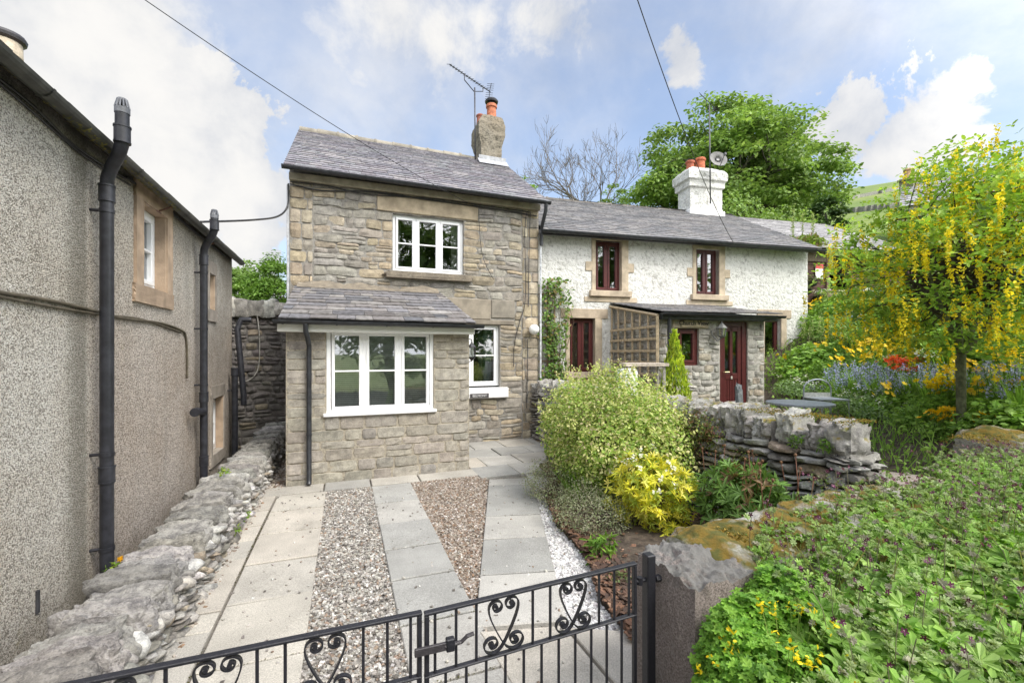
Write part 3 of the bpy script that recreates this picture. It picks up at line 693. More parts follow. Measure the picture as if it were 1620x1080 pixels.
# planting bed with bark
bed = [*[tuple(b) for b in bed_edge], (1.65, 1.95), (3.85, 2.0), (3.85, 6.9), (2.95, 6.55)]
m = MB(); bp = np.array(bed); cz_ = np.array([3.0, 4.0]); n = len(bp)
ring = lambda f, z: np.concatenate([cz_+(bp-cz_)*f, np.full((n, 1), z)], 1)
V = np.concatenate([ring(1.0, -.02), ring(.96, .05), ring(.8, .10), np.array([[*cz_, .14]])])
F4 = [(k*n+i, k*n+(i+1) % n, (k+1)*n+(i+1) % n, (k+1)*n+i) for k in range(2) for i in range(n)]
m.add(V, F4); m.F.setdefault(3, []).append((np.array([(2*n+i, 2*n+(i+1) % n, 3*n) for i in range(n)]), np.ones((n, 3)), np.zeros(n, int)))
tag(m.build('bed_soil', SOIL, smooth=True), kind='structure')
scatter_pebbles('bark_mulch', bed, 1700, (.009, .021), [(.10, .055, .035, 3), (.17, .09, .055, 2), (.06, .035, .025, 2), (.24, .15, .10, 1)], 4, zf=lambda x, y: .07+0*x, flat=.3, long=2.4, zj=.035)
# garden path glimpsed through the gap in the front wall
m = MB(); m.add([(4.15, 1.9, .80), (5.2, 1.9, .80), (5.4, 3.6, .57), (4.2, 3.6, .56)], [(0, 1, 2, 3)], (.36, .30, .27)); tag(m.build('garden_path', SLAB), kind='structure')

# ================================================================== STONE COTTAGE
FY = 8.95
COT = thing('stone_cottage', 'two storey grey and tan stone cottage with a lean-to stone front room and slate roofs', 'house', (1.5, 8.95, 0))
tfC = lambda V: np.stack([V[:, 0], FY+V[:, 1], V[:, 2]], 1)
x0, x1, ZT = -.94, 4.01, 5.2
H1 = (.88, 2.31, 3.52, 4.64); H2 = (1.9, 3.10, 1.16, 2.49)
GREY = [(.285, .265, .23, 4), (.325, .305, .265, 4), (.235, .215, .185, 2), (.33, .285, .215, 2), (.29, .275, .25, 2)]
TAN = [(.36, .30, .21, 4), (.33, .285, .22, 3), (.28, .235, .17, 2), (.38, .33, .25, 2), (.26, .235, .20, 3)]
rng = np.random.default_rng(11)
holes = [H1, H2, (.58, 2.62, 4.66, 4.97), (.74, 2.46, 3.33, 3.52), (1.9, 3.45, 2.49, 3.04), (x0, -.55, 0, ZT), (3.62, x1, 0, ZT)]
wall = MB(tfC); cells = stone_cells(-.55, 3.62, 0, ZT, holes, (.09, .19), (.16, .55), rng, .25)
cx = (cells[:, 0]+cells[:, 1])/2; czz = (cells[:, 2]+cells[:, 3])/2
near = ((cx > .45) & (cx < .88) & (czz > 3.4) & (czz < 4.7)) | ((cx > 2.31) & (cx < 2.75) & (czz > 3.4)) | ((cx > 3.0) & (czz < 2.9) & (rng.random(len(cx)) < .55)) | (rng.random(len(cx)) < .10) | ((czz < 3.25) & (rng.random(len(cx)) < .35))
cols = np.where(near[:, None], palette(TAN, len(cells), rng), palette(GREY, len(cells), rng))
stones(wall, cells, cols, gap=.004, dep=.024, amp=.013, wob=.035, seed=1, wobf=3.1)
for (a, b) in ((x0, -.55), (3.62, x1)):
    z = 0; k = 0
    qc = []
    while z < ZT-.02:
        h = rng.uniform(.17, .30); h = min(h, ZT-z)
        if ZT-z-h < .1: h = ZT-z
        s_ = rng.uniform(.4, .95)
        cut = a+(b-a)*s_ if a < 0 else b-(b-a)*s_
        qc += [(a, cut, z, z+h), (cut, b, z, z+h)]; z += h
    qc = np.array(qc); stones(wall, qc, palette(TAN, len(qc), rng, .2), gap=.003, dep=.022, amp=.015, wob=.02, seed=4)
panel(wall, x0, x1, 0, ZT+.05, [H1, H2], rev=.12, col=(.27, .255, .23), mat_=1)
for q in ([(x1, 0, 0), (x1, 5.3, 0), (x1, 5.3, ZT+.05), (x1, 2.65, 7.1), (x1, 0, ZT+.05)], [(x0, 5.3, 0), (x0, 0, 0), (x0, 0, ZT+.05), (x0, 2.65, 7.1), (x0, 5.3, ZT+.05)]): wall.add(q, [(0, 1, 2, 3, 4)], (.27, .255, .23), 1)
wall.add([(x1, 5.3, 0), (x0, 5.3, 0), (x0, 5.3, ZT), (x1, 5.3, ZT)], [(0, 1, 2, 3)], (.27, .255, .23), 1)
wall.build('wall', [STONE, MORTAR], COT)
def dressed(tf, parent, name, u0, u1, z0, z1, w0, w1, col, bev=.015):
    mb = MB(tf); mb.box((u0, w0, z0), (u1, w1, z1), bev, col); return mb.build(name, DRESSED, parent)
dressed(tfC, COT, 'lintel', .585, 2.615, 4.66, 4.97, -.03, .1, (.40, .33, .235))
dressed(tfC, COT, 'lintel', 1.9, 2.9, 2.60, 3.03, -.028, .1, (.27, .235, .185)); dressed(tfC, COT, 'lintel', 2.91, 3.44, 2.64, 3.03, -.024, .1, (.25, .225, .185)); dressed(tfC, COT, 'lintel', 1.9, 3.43, 2.495, 2.595, -.03, .1, (.22, .19, .15))
m = MB(tfC); m.rocks([(1.6, -.02, 3.43)], (.87, .11, .065), 0, (.20, .17, .13), n=14, rnd=.12, amp=.05, freq=5); m.build('stone_sill', STONE, COT, smooth=True)
PW = (.86, .87, .88)
window(tfC, COT, *H1, [0, .31, .66, 1], PVC, PW, rec=.07, transom=[.5], room=(.10, .11, .09), curtain=[(.03, .12, (.5, .5, .48)), (.85, .97, (.6, .62, .58))])
w2 = window(tfC, COT, 1.9, 3.10, 1.20, 2.49, [0, .47, 1], PVC, PW, rec=.07, transom=[.5], room=(.10, .11, .09), curtain=[(.76, .9, (.35, .45, .47)), (.66, .75, (.15, .2, .22))])
m = MB(tfC); m.box((1.9, -.10, .95), (3.27, .1, 1.165), .015, (.84, .84, .84)); m.build('sill', PVC, COT)
# roof
rng = np.random.default_rng(5)
SLC = [np.array(c) for c in ((.185, .175, .195), (.215, .205, .22), (.15, .145, .165), (.235, .22, .225), (.19, .19, .20), (.165, .15, .165))]
ry, rz_ = 11.6, 7.18; e0 = np.array((-1.02, 8.66, 5.16)); S = np.array((0, ry-e0[1], rz_-e0[2])); Hs = np.linalg.norm(S); S /= Hs
m = MB(); slates(m, e0, (1, 0, 0), S, 5.14, Hs, (.165, .115), (.18, .38), SLC, rng, th=.018, lift=.028, jit=.004)
S2 = np.array((0, -S[1], S[2])); slates(m, np.array((4.12, 14.54, 5.16)), (-1, 0, 0), S2, 5.14, Hs, (.3, .25), (.3, .5), SLC, rng)
ROOF = m.build('roof', SLATE, COT)
def ridge(parent, A, B, n, r, col, seed):
    rng = np.random.default_rng(seed); A, B = np.array(A, float), np.array(B, float); mb = MB()
    for i in range(n):
        p, q = A+(B-A)*(i/n), A+(B-A)*((i+.97)/n); j = rng.uniform(-.012, .012); c = np.array(col)*rng.uniform(.75, 1.2)
        mb.tube([p+(0, 0, j-.05), q+(0, 0, j-.05)], [r, r*.97], 12, c); mb.tube([p+(0, 0, j-.05)+(q-p)*.92, q+(0, 0, j-.05)+(q-p)*.03], r*1.12, 12, c*.9)
    return mb.build('ridge_tiles', DRESSED, parent, smooth=True, sharp=50)
ridge(ROOF, (-1.0, ry, rz_+.03), (3.35, ry, rz_-.02), 10, .11, (.27, .245, .20), 2)
m = MB()
def loft(mb, tf, secs, col):   # rectangular sections (u0,u1,w0,w1,z)
    V = []
    for (a, b, c, d, z) in secs: V += [(a, c, z), (b, c, z), (b, d, z), (a, d, z)]
    V = np.array(V, float); V = tf(V) if tf else V; k = len(secs)
    F = [(i*4+j, i*4+(j+1) % 4, (i+1)*4+(j+1) % 4, (i+1)*4+j) for i in range(k-1) for j in range(4)]+[(4*k-4, 4*k-3, 4*k-2, 4*k-1)]
    mb.add(V, F, col)
loft(m, None, [(3.38, 3.95, 11.25, 11.9, 6.6), (3.38, 3.95, 11.25, 11.9, 7.4), (3.30, 4.03, 11.2, 11.95, 7.68), (3.30, 4.04, 11.2, 11.95, 8.0), (3.42, 3.98, 11.28, 11.9, 8.22), (3.46, 3.95, 11.32, 11.86, 8.27)], (.3, .3, .3))
CH = m.build('chimney', CHIMR, COT)
b_ = CH.modifiers.new('sub', 'SUBSURF'); b_.subdivision_type = 'SIMPLE'; b_.levels = 4; b_.render_levels = 4
tex = bpy.data.textures.new('rough', 'CLOUDS'); tex.noise_scale = .16
dm = CH.modifiers.new('disp', 'DISPLACE'); dm.texture = tex; dm.strength = .05; dm.mid_level = .5
def pot(parent, c, r, h, col, cowl=False):
    mb = MB(); mb.lathe(c, [(r*1.05, 0), (r*1.05, .04), (r, .06), (r*.92, h*.8), (r*1.12, h*.82), (r*1.15, h*.93), (r*1.0, h), (r*.8, h), (r*.8, h-.15)], 16, col)
    o = mb.build('chimney_pot', TERRA, parent, smooth=True, sharp=40)
    if cowl:
        m2 = MB(); z = c[2]+h; m2.lathe((c[0], c[1], z), [(r*.75, -.02), (r*.75, .05)], 12, (.05, .05, .05))
        m2.lathe((c[0], c[1], z), [(r*1.3, .05), (r*1.38, .09), (r*1.1, .14), (.01, .17)], 16, (.025, .025, .03)); m2.lathe((c[0], c[1], z), [(r*1.3, .05), (.01, .055)], 16, (.02, .02, .02)); m2.build('cowl', IRON, o, smooth=True, sharp=40)
    return o
pot(CH, (3.78, 11.6, 8.24), .135, .48, (.42, .14, .07), True); pot(CH, (3.5, 11.75, 8.2), .10, .26, (.33, .11, .07))
m = MB(); m.box((3.3, 11.19, 6.98), (4.05, 11.22, 7.12), .005, (.34, .35, .37)); m.add([(3.27, 11.02, 6.84), (4.08, 11.02, 6.84), (4.08, 11.22, 7.04), (3.27, 11.22, 7.04)], [(0, 1, 2, 3)], (.36, .37, .40)); m.build('flashing', LEAD, CH)
# eaves
m = MB(); m.box((x0, 8.84, 5.02), (x1, 8.93, 5.15), .006, (.36, .32, .24)); m.build('fascia', DRESSED, COT)
BK = (.028, .03, .035)
gutter(COT, 'gutter', (-1.03, 8.62, 5.17), (4.14, 8.62, 5.14), .06, BK, brackets=9)
downpipe(COT, 'downpipe', [(4.04, 8.62, 5.12), (4.04, 8.64, 4.95), (4.04, 8.8, 4.72), (4.04, 8.86, 4.6), (4.04, 8.86, 4.25)], .04, BK)
downpipe(COT, 'downpipe', [(4.03, 8.88, 4.25), (4.03, 8.89, 1.35)], .022, (.55, .57, .6))
m = MB(); m.box((-.985, 8.93, 2.6), (-.945, 8.99, 4.95), .006, (.42, .43, .45)); m.build('corner_strip', LEAD, COT)
def cable(parent, name, pts, r, col=(.025, .025, .027), n=6, sub=8):
    P = np.array(pts, float); out = []
    for i in range(len(P)-1):
        p0 = P[max(i-1, 0)]; p1, p2 = P[i], P[i+1]; p3 = P[min(i+2, len(P)-1)]
        for f in np.linspace(0, 1, sub, endpoint=False): out.append(.5*((2*p1)+(p2-p0)*f+(2*p0-5*p1+4*p2-p3)*f*f+(3*p1-p0-3*p2+p3)*f**3))
    out.append(P[-1]); mb = MB(); mb.tube(out, r, n, col); return mb.build(name, BLACKP, parent, smooth=True)
yc = 8.90
cable(COT, 'wall_cable', [(-.92, yc, 4.95), (-.4, yc, 4.90), (.5, yc, 4.99), (1.6, yc, 4.97), (2.6, yc, 4.95), (3.4, yc, 4.93), (3.95, yc, 4.9)], .012)
cable(COT, 'wall_cable', [(-.92, yc, 4.99), (-.3, yc, 5.0), (.4, yc, 4.93), (1.6, yc, 5.0), (2.8, yc, 4.99), (3.8, yc, 4.97)], .009)
cable(COT, 'wall_cable', [(3.7, yc, 4.95), (3.66, yc, 4.5), (3.68, yc, 3.6), (3.66, yc, 2.95), (3.55, yc, 2.6), (3.42, yc, 2.1), (3.4, yc, 1.6)], .008)
cable(COT, 'wall_cable', [(3.79, yc, 4.95), (3.76, yc, 4.0), (3.74, yc, 2.9)], .008)
cable(COT, 'wall_cable', [(3.72, yc, 2.2), (3.72, yc, 1.5), (3.70, yc, .7)], .008)
cable(COT, 'wall_cable', [(2.62, yc, 4.8), (2.66, yc, 4.2), (2.75, yc, 3.8), (2.95, yc, 3.45)], .006)
# lean-to front room
PY = 6.9; tfP = lambda V: np.stack([V[:, 0], PY+V[:, 1], V[:, 2]], 1)
px0, px1, PT = -.77, 1.87, 2.30; HP = (-.25, 1.30, .985, 2.25)
rng = np.random.default_rng(21); m = MB(tfP)
cells = stone_cells(px0, px1, 0, PT, [HP], (.105, .20), (.20, .52), rng, .12)
PC = [(.345, .315, .265, 4), (.315, .29, .25, 3), (.37, .34, .29, 3), (.285, .265, .235, 1.5)]
stones(m, cells, palette(PC, len(cells), rng, .1), gap=.0035, dep=.014, amp=.010, jit=.03, wob=.003, seed=3, p=14, freq=12)
panel(m, px0, px1, 0, PT, [HP], rev=.1, col=(.40, .355, .28), mat_=1)
for q in ([(px1, 0, 0), (px1, 2.05, 0), (px1, 2.05, 3.05), (px1, 0, PT)], [(px0, 2.05, 0), (px0, 0, 0), (px0, 0, PT), (px0, 2.05, 3.05)]): m.add(q, [(0, 1, 2, 3)], (.36, .32, .26), 1)
PORCH = m.build('front_room', [STONE, MORTAR], COT)
window(tfP, COT, HP[0], HP[1], HP[2]+.03, HP[3], [0, .325, .675, 1], PVC, PW, rec=.02, transom=[.5], bar=.06, blind=(.86, .87, .86), room=(.34, .34, .32))
m = MB(tfP); m.box((HP[0]-.04, -.055, HP[2]-.005), (HP[1]+.04, .08, HP[2]+.045), .01, PW); m.build('sill', PVC, COT)
m = MB(); m.box((-.86, 6.74, 2.19), (1.92, 6.88, 2.33), .006, (.80, .80, .76)); m.box((-.25, 6.87, 2.195), (1.30, 6.93, 2.26), .004, PW); m.build('fascia', PVC, COT)
rng = np.random.default_rng(8); e0 = np.array((-.84, 6.70, 2.36)); S = np.array((0, 8.95-6.70, 3.13-2.36)); Hs2 = np.linalg.norm(S); S /= Hs2
m = MB(); SLP = [np.array(c) for c in ((.165, .16, .17), (.20, .19, .195), (.13, .13, .14), (.24, .225, .215), (.18, .165, .16))]
slates(m, e0, (1, 0, 0), S, 2.76, Hs2, (.26, .18), (.20, .46), SLP, rng, th=.018, lift=.035, jit=.015, skew0=.0, skew1=-.13); PR = m.build('roof', SLATE, COT)
m = MB(); nn = 40; uu = np.linspace(-.8, 1.75, nn); hh = .05+.09*fbm(np.stack([uu*4, uu*0, uu*0], -1), 4, 5)
V = np.concatenate([np.stack([uu, np.full(nn, 8.68), np.full(nn, 3.075)], 1), np.stack([uu, np.full(nn, 8.90), 3.15+hh], 1)]); m.add(V, [(i, i+1, i+1+nn, i+nn) for i in range(nn-1)], (.20, .17, .13)); m.build('flashing', STONE, PR, smooth=True)
gutter(COT, 'gutter', (-.90, 6.66, 2.345), (2.04, 6.66, 2.335), .055, BK, brackets=5)
downpipe(COT, 'downpipe', [(-.50, 6.66, 2.30), (-.50, 6.66, 2.2), (-.48, 6.72, 2.1), (-.47, 6.83, 2.0), (-.47, 6.83, .12), (-.47, 6.79, .06)], .034, BK, [(-.47, 6.83, 1.6), (-.47, 6.83, .75)], (0, 1, 0))
# house name plate, lamps
NP = thing('house_name_plate', 'small dark plate lettered BELMONT on the white sill of the stone cottage', 'sign', (2.62, 8.84, .97))
m = MB(); m.box((2.42, 8.832, .965), (2.82, 8.848, 1.055), .004, (.07, .065, .07)); m.build('plate', BLACKP, NP)
def text(s, parent, size, loc, rot, col, name='lettering', ext=.002, off=.0):
    cu = bpy.data.curves.new(name, 'FONT'); cu.body = s; cu.size = size; cu.align_x = 'CENTER'; cu.align_y = 'CENTER'; cu.extrude = ext; cu.offset = off
    mt = mat('ink_'+name+str(len(MATS)), lambda t, b: b.inputs['Base Color'].__setattr__('default_value', (*col, 1)), .5); cu.materials.append(mt)
    tmp = bpy.data.objects.new(name, cu); C.objects.link(tmp); bpy.context.view_layer.update()
    me = bpy.data.meshes.new_from_object(tmp.evaluated_get(bpy.context.evaluated_depsgraph_get())); bpy.data.objects.remove(tmp)
    o = bpy.data.objects.new(name, me); C.objects.link(o); o.parent = parent
    o.location = np.array(loc)-np.array(parent.location) if parent else loc; o.rotation_euler = rot; return o
text('BELMONT', NP, .068, (2.62, 8.829, 1.008), (R(90), 0, 0), (.75, .75, .75))
GL = thing('globe_lamp', 'white round globe wall lamp near the right corner of the stone cottage', 'lamp', (3.83, 8.84, 2.42))
c0 = at_y(845, 521, 8.80); m = MB(); th = np.linspace(-math.pi/2, math.pi/2, 13); m.lathe(c0, [(max(.001,   .112*math.cos(t)), .112*math.sin(t)) for t in th], 20, (.85, .85, .83)); m.build('globe', PVC, GL, smooth=True)
m = MB(); m.tube([c0+(0, .06, 0), (c0[0], 8.93, c0[2])], .03, 10, (.3, .3, .3)); m.build('mount', BLACKP, GL)
LN = thing('wall_lantern', 'black six sided carriage lantern on the corner of the stone front room', 'lamp', (1.95, 7.6, 1.6))
lc = np.array((2.115, 7.62, 1.93)); m = MB()
m.lathe(lc, [(.012, .17), (.02, .15), (.03, .13), (.06, .10), (.082, .075), (.078, .065), (.07, .06)], 6, BK); m.lathe(lc, [(.07, -.10), (.055, -.125), (.03, -.15), (.012, -.17), (.001, -.18)], 6, BK)
for k in range(6):
    a = k*math.pi/3; m.tube([lc+(.07*math.cos(a), .07*math.sin(a), .065), lc+(.064*math.cos(a), .064*math.sin(a), -.10)], .006, 5, BK)
m.tube([lc+(0, 0, .17), lc+(0, 0, .2), lc+(-.08, 0, .23), lc+(-.24, 0, .15), lc+(-.24, 0, -.05)], .01, 6, BK); m.tube([lc+(-.24, 0, -.14), lc+(-.08, 0, -.2), lc+(0, 0, -.17)], .009, 6, BK); m.build('lantern_frame', IRON, LN)
m = MB(); m.lathe(lc, [(.06, .06), (.062, .0), (.056, -.10)], 12, (1, 1, 1)); m.build('lantern_glass', GLASS, LN)
m = MB(); m.lathe(lc, [(.001, .05), (.02, .04), (.026, 0), (.018, -.06), (.001, -.07)], 10, (.85, .85, .82)); m.build('bulb', PVC, LN, smooth=True)
# aerials
def yagi(name, label, base, top, boom_a, boom_b, nel, el, diro, mast_col=(.09, .09, .10)):
    o = thing(name, label, 'aerial', tuple(base)); m = MB(); m.tube([base, top], .02, 8, mast_col); m.build('mast', METAL, o, smooth=True)
    A, B = np.array(boom_a), np.array(boom_b); m = MB(); m.tube([A, B], .012, 6, (.05, .05, .055))
    t = (B-A)/np.linalg.norm(B-A); sdir = np.array(diro, float)
    for i in range(nel):
        p = A+(B-A)*(i/(nel-1))*.86; m.tube([p-sdir*el*(.75+.25*i/nel), p+sdir*el*(.75+.25*i/nel)], .006, 5, (.05, .05, .055))
    up = np.cross(t, sdir)
    for k in (-1, 1):
        for q in (.04, .10, .16, .22): 
            p = B-t*.04+up*k*q; m.tube([p-sdir*el*1.1, p+sdir*el*1.1], .006, 5, (.05, .05, .055))
        m.tube([B-t*.04, B-t*.02+up*k*.25], .009, 5, (.05, .05, .055))
    p = A+(B-A)*.34; q = A+(B-A)*.80; mid = (p+q)/2-np.array((0, 0, .28))
    m.tube([p, p-(0, 0, .14), mid, q-(0, 0, .12), q], .012, 6, (.05, .05, .055)); m.build('antenna', METAL, o); return o
b0, t0_ = at_y(752, 252, 11.3), at_y(751, 139, 11.3)
yagi('tv_aerial', 'long many toothed television aerial on the grey chimney of the stone cottage', b0, t0_, at_y(711, 102, 10.9), at_y(776, 146, 11.75), 15, .10, (.75, -.55, -.2))

# ================================================================== WHITE COTTAGE
WA = (.9925, -.1219)
tfW = lambda V: np.stack([4.01+V[:, 0]*.9925+V[:, 1]*.1219, 9.1-V[:, 0]*.1219+V[:, 1]*.9925, V[:, 2]], 1)
def Wp(s, w, z): return tfW(np.array([[s, w, z]], float))[0]
def whp(px, py, w=0.0):
    d = ray(px, py); a = np.array([[d[0], -.9925], [d[1], .1219]]); t, s = np.linalg.solve(a, [4.01+.1219*w, 9.1+.9925*w]); return s, EYE+d[2]*t
def wrect(pxa, pya, pxb, pyb, w=0.0):
    s0, z0 = whp(pxa, pya, w); s1, z1 = whp(pxb, pyb, w); return s0, s1, z1, z0
WH = thing('white_cottage', 'white roughcast cottage with maroon windows and a small stone entrance porch', 'house', tuple(Wp(3.7, 0, .3)))
WT = 4.62; SAND = (.47, .39, .29)
wins = [wrect(942, 380, 983, 461), wrect(1101, 393, 1137, 467), wrect(901, 503, 941, 588), wrect(1209, 503, 1235, 573)]
m = MB(tfW); panel(m, 0, 7.5, .2, WT, wins, rev=.2, col=(1, 1, 1))
for q in ([(7.5, 0, .2), (7.5, 5.9, .2), (7.5, 5.9, WT), (7.5, 2.95, 6.35), (7.5, 0, WT)],): m.add(q, [(0, 1, 2, 3, 4)])
m.add([(7.5, 5.9, .2), (0, 5.9, .2), (0, 5.9, WT), (7.5, 5.9, WT)], [(0, 1, 2, 3)]); m.build('wall', WHITER, WH)
MAR = (.085, .018, .018)
for i, (a, b, c, d) in enumerate(wins):
    window(tfW, WH, a, b, c, d, [0, .5, 1] if i < 3 else [0, 1], MAROON, MAR, rec=.10, bar=.05, sash=.05, room=(.10, .10, .09), curtain=[(.04, .2, (.3, .3, .28))] if i in (1, 3) else None)
    m = MB(tfW); jw = .14; m.box((a-jw*.7, -.025, c-.02), (a, .1, d), .008, SAND); m.box((b, -.025, c-.02), (b+jw*1.25, .1, d), .008, SAND); m.box((b, .1, c), (b+.004, .2, d), 0, SAND)
    if i < 2: m.box((b+jw*1.2, -.022, (c+d)/2-.13), (b+jw*2.3, .05, (c+d)/2+.08), .006, SAND); m.box((a-jw*1.8, -.022, (c+d)/2-.13), (a-jw*.65, .05, (c+d)/2+.08), .006, SAND)
    if i >= 2: m.box((a-.22, -.027, d), (b+.32, .1, d+.22), .008, (.44, .36, .27))
    else: m.box((a-.1, -.024, d), (b+.18, .1, d+.10), .006, SAND)
    m.box((a-.16, -.09, c-.14), (b+.24, .1, c-.0), .012, (.45, .37, .275)); m.box((a-.28, -.021, c-.26), (b+.4, .05, c-.145), .006, SAND); m.build('stone_surround', DRESSED, WH)
rng = np.random.default_rng(15); SLW = [np.array(c) for c in ((.16, .155, .16), (.19, .185, .185), (.14, .14, .145), (.21, .20, .195), (.175, .165, .165))]
def tdir(v): return tfW(np.array([v], float))[0]-tfW(np.zeros((1, 3)))[0]
RZ, RW = 6.46, 3.0; e0 = Wp(.08, -.27, 4.60); Sv = np.array((0, RW+.27, RZ-4.60)); HsW = np.linalg.norm(Sv); Sv /= HsW
m = MB(); slates(m, e0, tdir((1, 0, 0)), tdir(Sv), 7.55, HsW, (.17, .12), (.2, .42), SLW, rng, th=.016, lift=.026, jit=.004)
slates(m, Wp(7.63, 6.2, 4.60), tdir((-1, 0, 0)), tdir((0, -Sv[1], Sv[2])), 7.55, HsW, (.3, .25), (.3, .5), SLW, rng); RF = m.build('roof', SLATE, WH)
ridge(RF, Wp(.05, RW, RZ+.02), Wp(6.55, RW, RZ-.02), 16, .09, (.21, .19, .17), 6)
sa, _ = whp(1086, 320, 2.75); sb, _ = whp(1142, 320, 2.75)
m = MB(tfW); Wc = (.8, .79, .76); loft(m, None, [(sa+.1, sb-.02, 2.7, 3.35, 5.9), (sa+.1, sb-.02, 2.7, 3.35, 7.12), (sa+.04, sb+.03, 2.64, 3.41, 7.16), (sa+.04, sb+.03, 2.64, 3.41, 7.34), (sa-.03, sb+.08, 2.58, 3.47, 7.38), (sa-.03, sb+.08, 2.58, 3.47, 7.62), (sa+.06, sb+.01, 2.66, 3.38, 7.72), (sa+.25, sb-.2, 2.8, 3.2, 7.82)], Wc)
WCH = m.build('chimney', WHITER, WH)
b_ = WCH.modifiers.new('sub', 'SUBSURF'); b_.subdivision_type = 'SIMPLE'; b_.levels = 3; b_.render_levels = 4
dm = WCH.modifiers.new('disp', 'DISPLACE'); dm.texture = tex; dm.strength = .06; dm.mid_level = .5
pot(WCH, Wp(sa+.35, 3.05, 7.72), .13, .38, (.38, .11, .06)); pot(WCH, Wp(sa+.68, 3.0, 7.74), .155, .46, (.45, .13, .06))
m = MB(tfW); m.box((sa+.04, 2.62, 6.2), (sb+.03, 3.42, 6.42), .02, (.8, .8, .79)); m.build('flashing', LEAD, WCH)
gutter(WH, 'gutter', Wp(.05, -.33, 4.58), Wp(7.68, -.33, 4.55), .06, BK, tdir((0, -1, 0)), 9)
m = MB(tfW); m.box((0, -.26, 4.50), (7.55, -.2, 4.6), .005, (.04, .04, .045)); m.build('fascia', BLACKP, WH)
# entrance porch
sL, sR, PWd = 1.92, 4.33, -1.9; tfQ = lambda V: tfW(np.stack([V[:, 0], PWd+V[:, 1], V[:, 2]], 1))
door = wrect(1139, 508, 1183, 668, PWd); pwin = wrect(1072, 519, 1106, 578, PWd); door = (door[0], door[1], .48, door[3])
rng = np.random.default_rng(31); m = MB(tfQ); LG = [(.40, .385, .345, 4), (.33, .315, .285, 3), (.46, .445, .40, 2), (.36, .315, .25, 1.5)]
cells = stone_cells(sL, sR, .3, 2.62, [door, pwin], (.07, .16), (.10, .30), rng, .2); stones(m, cells, palette(LG, len(cells), rng), gap=.004, dep=.022, amp=.02, wob=.035, seed=9, p=9)
panel(m, sL, sR, .3, 2.66, [door, pwin], rev=.15, col=(.42, .40, .36), mat_=1)
m.add([(sL, 1.9, .3), (sL, 0, .3), (sL, 0, 2.62), (sL, 1.9, 3.0)], [(0, 1, 2, 3)], (.40, .38, .34), 1); m.add([(sR, 0, .3), (sR, 1.9, .3), (sR, 1.9, 3.0), (sR, 0, 2.62)], [(0, 1, 2, 3)], (.40, .38, .34), 1); m.build('porch_wall', [STONE, MORTAR], WH)
tfQs = lambda V: tfW(np.stack([sL+V[:, 1], -V[:, 0], V[:, 2]], 1)); m = MB(tfQs); cells = stone_cells(0, 1.9, .3, 2.62, [], (.07, .16), (.10, .30), rng, .2); stones(m, cells, palette(LG, len(cells), rng), dep=.035, amp=.02, wob=.03, seed=19, p=5); m.build('porch_wall', STONE, WH)
window(tfQ, WH, *pwin, [0, 1], MAROON, MAR, rec=.05, bar=.06, sash=.05, room=(.10, .10, .09))
m = MB(tfQ); m.box((pwin[0]-.12, -.03, pwin[3]), (pwin[1]+.2, .1, pwin[3]+.19), .01, (.47, .40, .30)); m.build('lintel', DRESSED, WH)
m = MB(tfQ); a, b, c, d = door; fw = .07
for q in ((a, a+fw, c, d), (b-fw*1.6, b, c, d), (a+fw, b-fw*1.6, d-.10, d)): m.box((q[0], .03, q[2]), (q[1], .12, q[3]), .006, MAR)
di0, di1 = a+fw, b-fw*1.6; mid = c+(d-c)*.46
for q in ((di0, di0+.09, c+.02, d-.1), (di1-.09, di1, c+.02, d-.1), ((di0+di1)/2-.035, (di0+di1)/2+.035, mid, d-.1), (di0+.09, di1-.09, mid-.06, mid+.06), (di0+.09, di1-.09, d-.2, d-.1)): m.box((q[0], .05, q[2]), (q[1], .10, q[3]), .006, MAR)
for k in range(5):
    e = (di1-di0-.18)/5; m.box((di0+.09+k*e, .06, c+.02), (di0+.09+(k+1)*e-.008, .09, mid-.06), .004, MAR)
DO = m.build('door', MAROON, WH)
m = MB(tfQ); m.add([(di0+.05, .085, mid), (di1-.05, .085, mid), (di1-.05, .085, d-.1), (di0+.05, .085, d-.1)], [(0, 1, 2, 3)]); m.build('pane', GLASS, DO)
m = MB(tfQ); m.box((di0-.1, 1.2, c), (di1+.1, 1.22, d), 0, (.35, .36, .34)); m.build('room_interior', ROOM, DO)
m = MB(tfQ); m.box((di0+.22, .035, mid-.055), (di1-.22, .05, mid+.0), .003, (.7, .68, .62)); m.build('letterbox', METAL, DO)
m = MB(tfQ); m.tube([(di0+.045, .05, mid+.09), (di0+.045, .0, mid+.09), (di0+.15, -.005, mid+.09)], .009, 6, (.7, .6, .35)); m.build('handle', METAL, DO)
rng = np.random.default_rng(33); e0 = Wp(sL-.12, PWd-.2, 2.68); Sv = np.array((0, 2.1, .38)); Hq = np.linalg.norm(Sv); Sv /= Hq
m = MB(); slates(m, e0, tdir((1, 0, 0)), tdir(Sv), sR-sL+.35, Hq, (.34, .28), (.3, .6), SLP, rng, th=.02, lift=.03); PRF = m.build('porch_roof', SLATE, WH)
gutter(WH, 'gutter', Wp(sL-.1, PWd-.26, 2.66), Wp(sR+.25, PWd-.26, 2.64), .05, BK, tdir((0, -1, 0)), 4)
m = MB(tfQ); m.box((sL-.05, -.16, 2.54), (sR+.2, -.03, 2.66), .005, (.04, .045, .045)); m.build('fascia', BLACKP, WH)
p0 = Wp(sL+.12, PWd-.14, 2.62); downpipe(WH, 'downpipe', [p0, p0+(0, 0, -.3), p0+(0, 0, -2.2)], .038, BK)
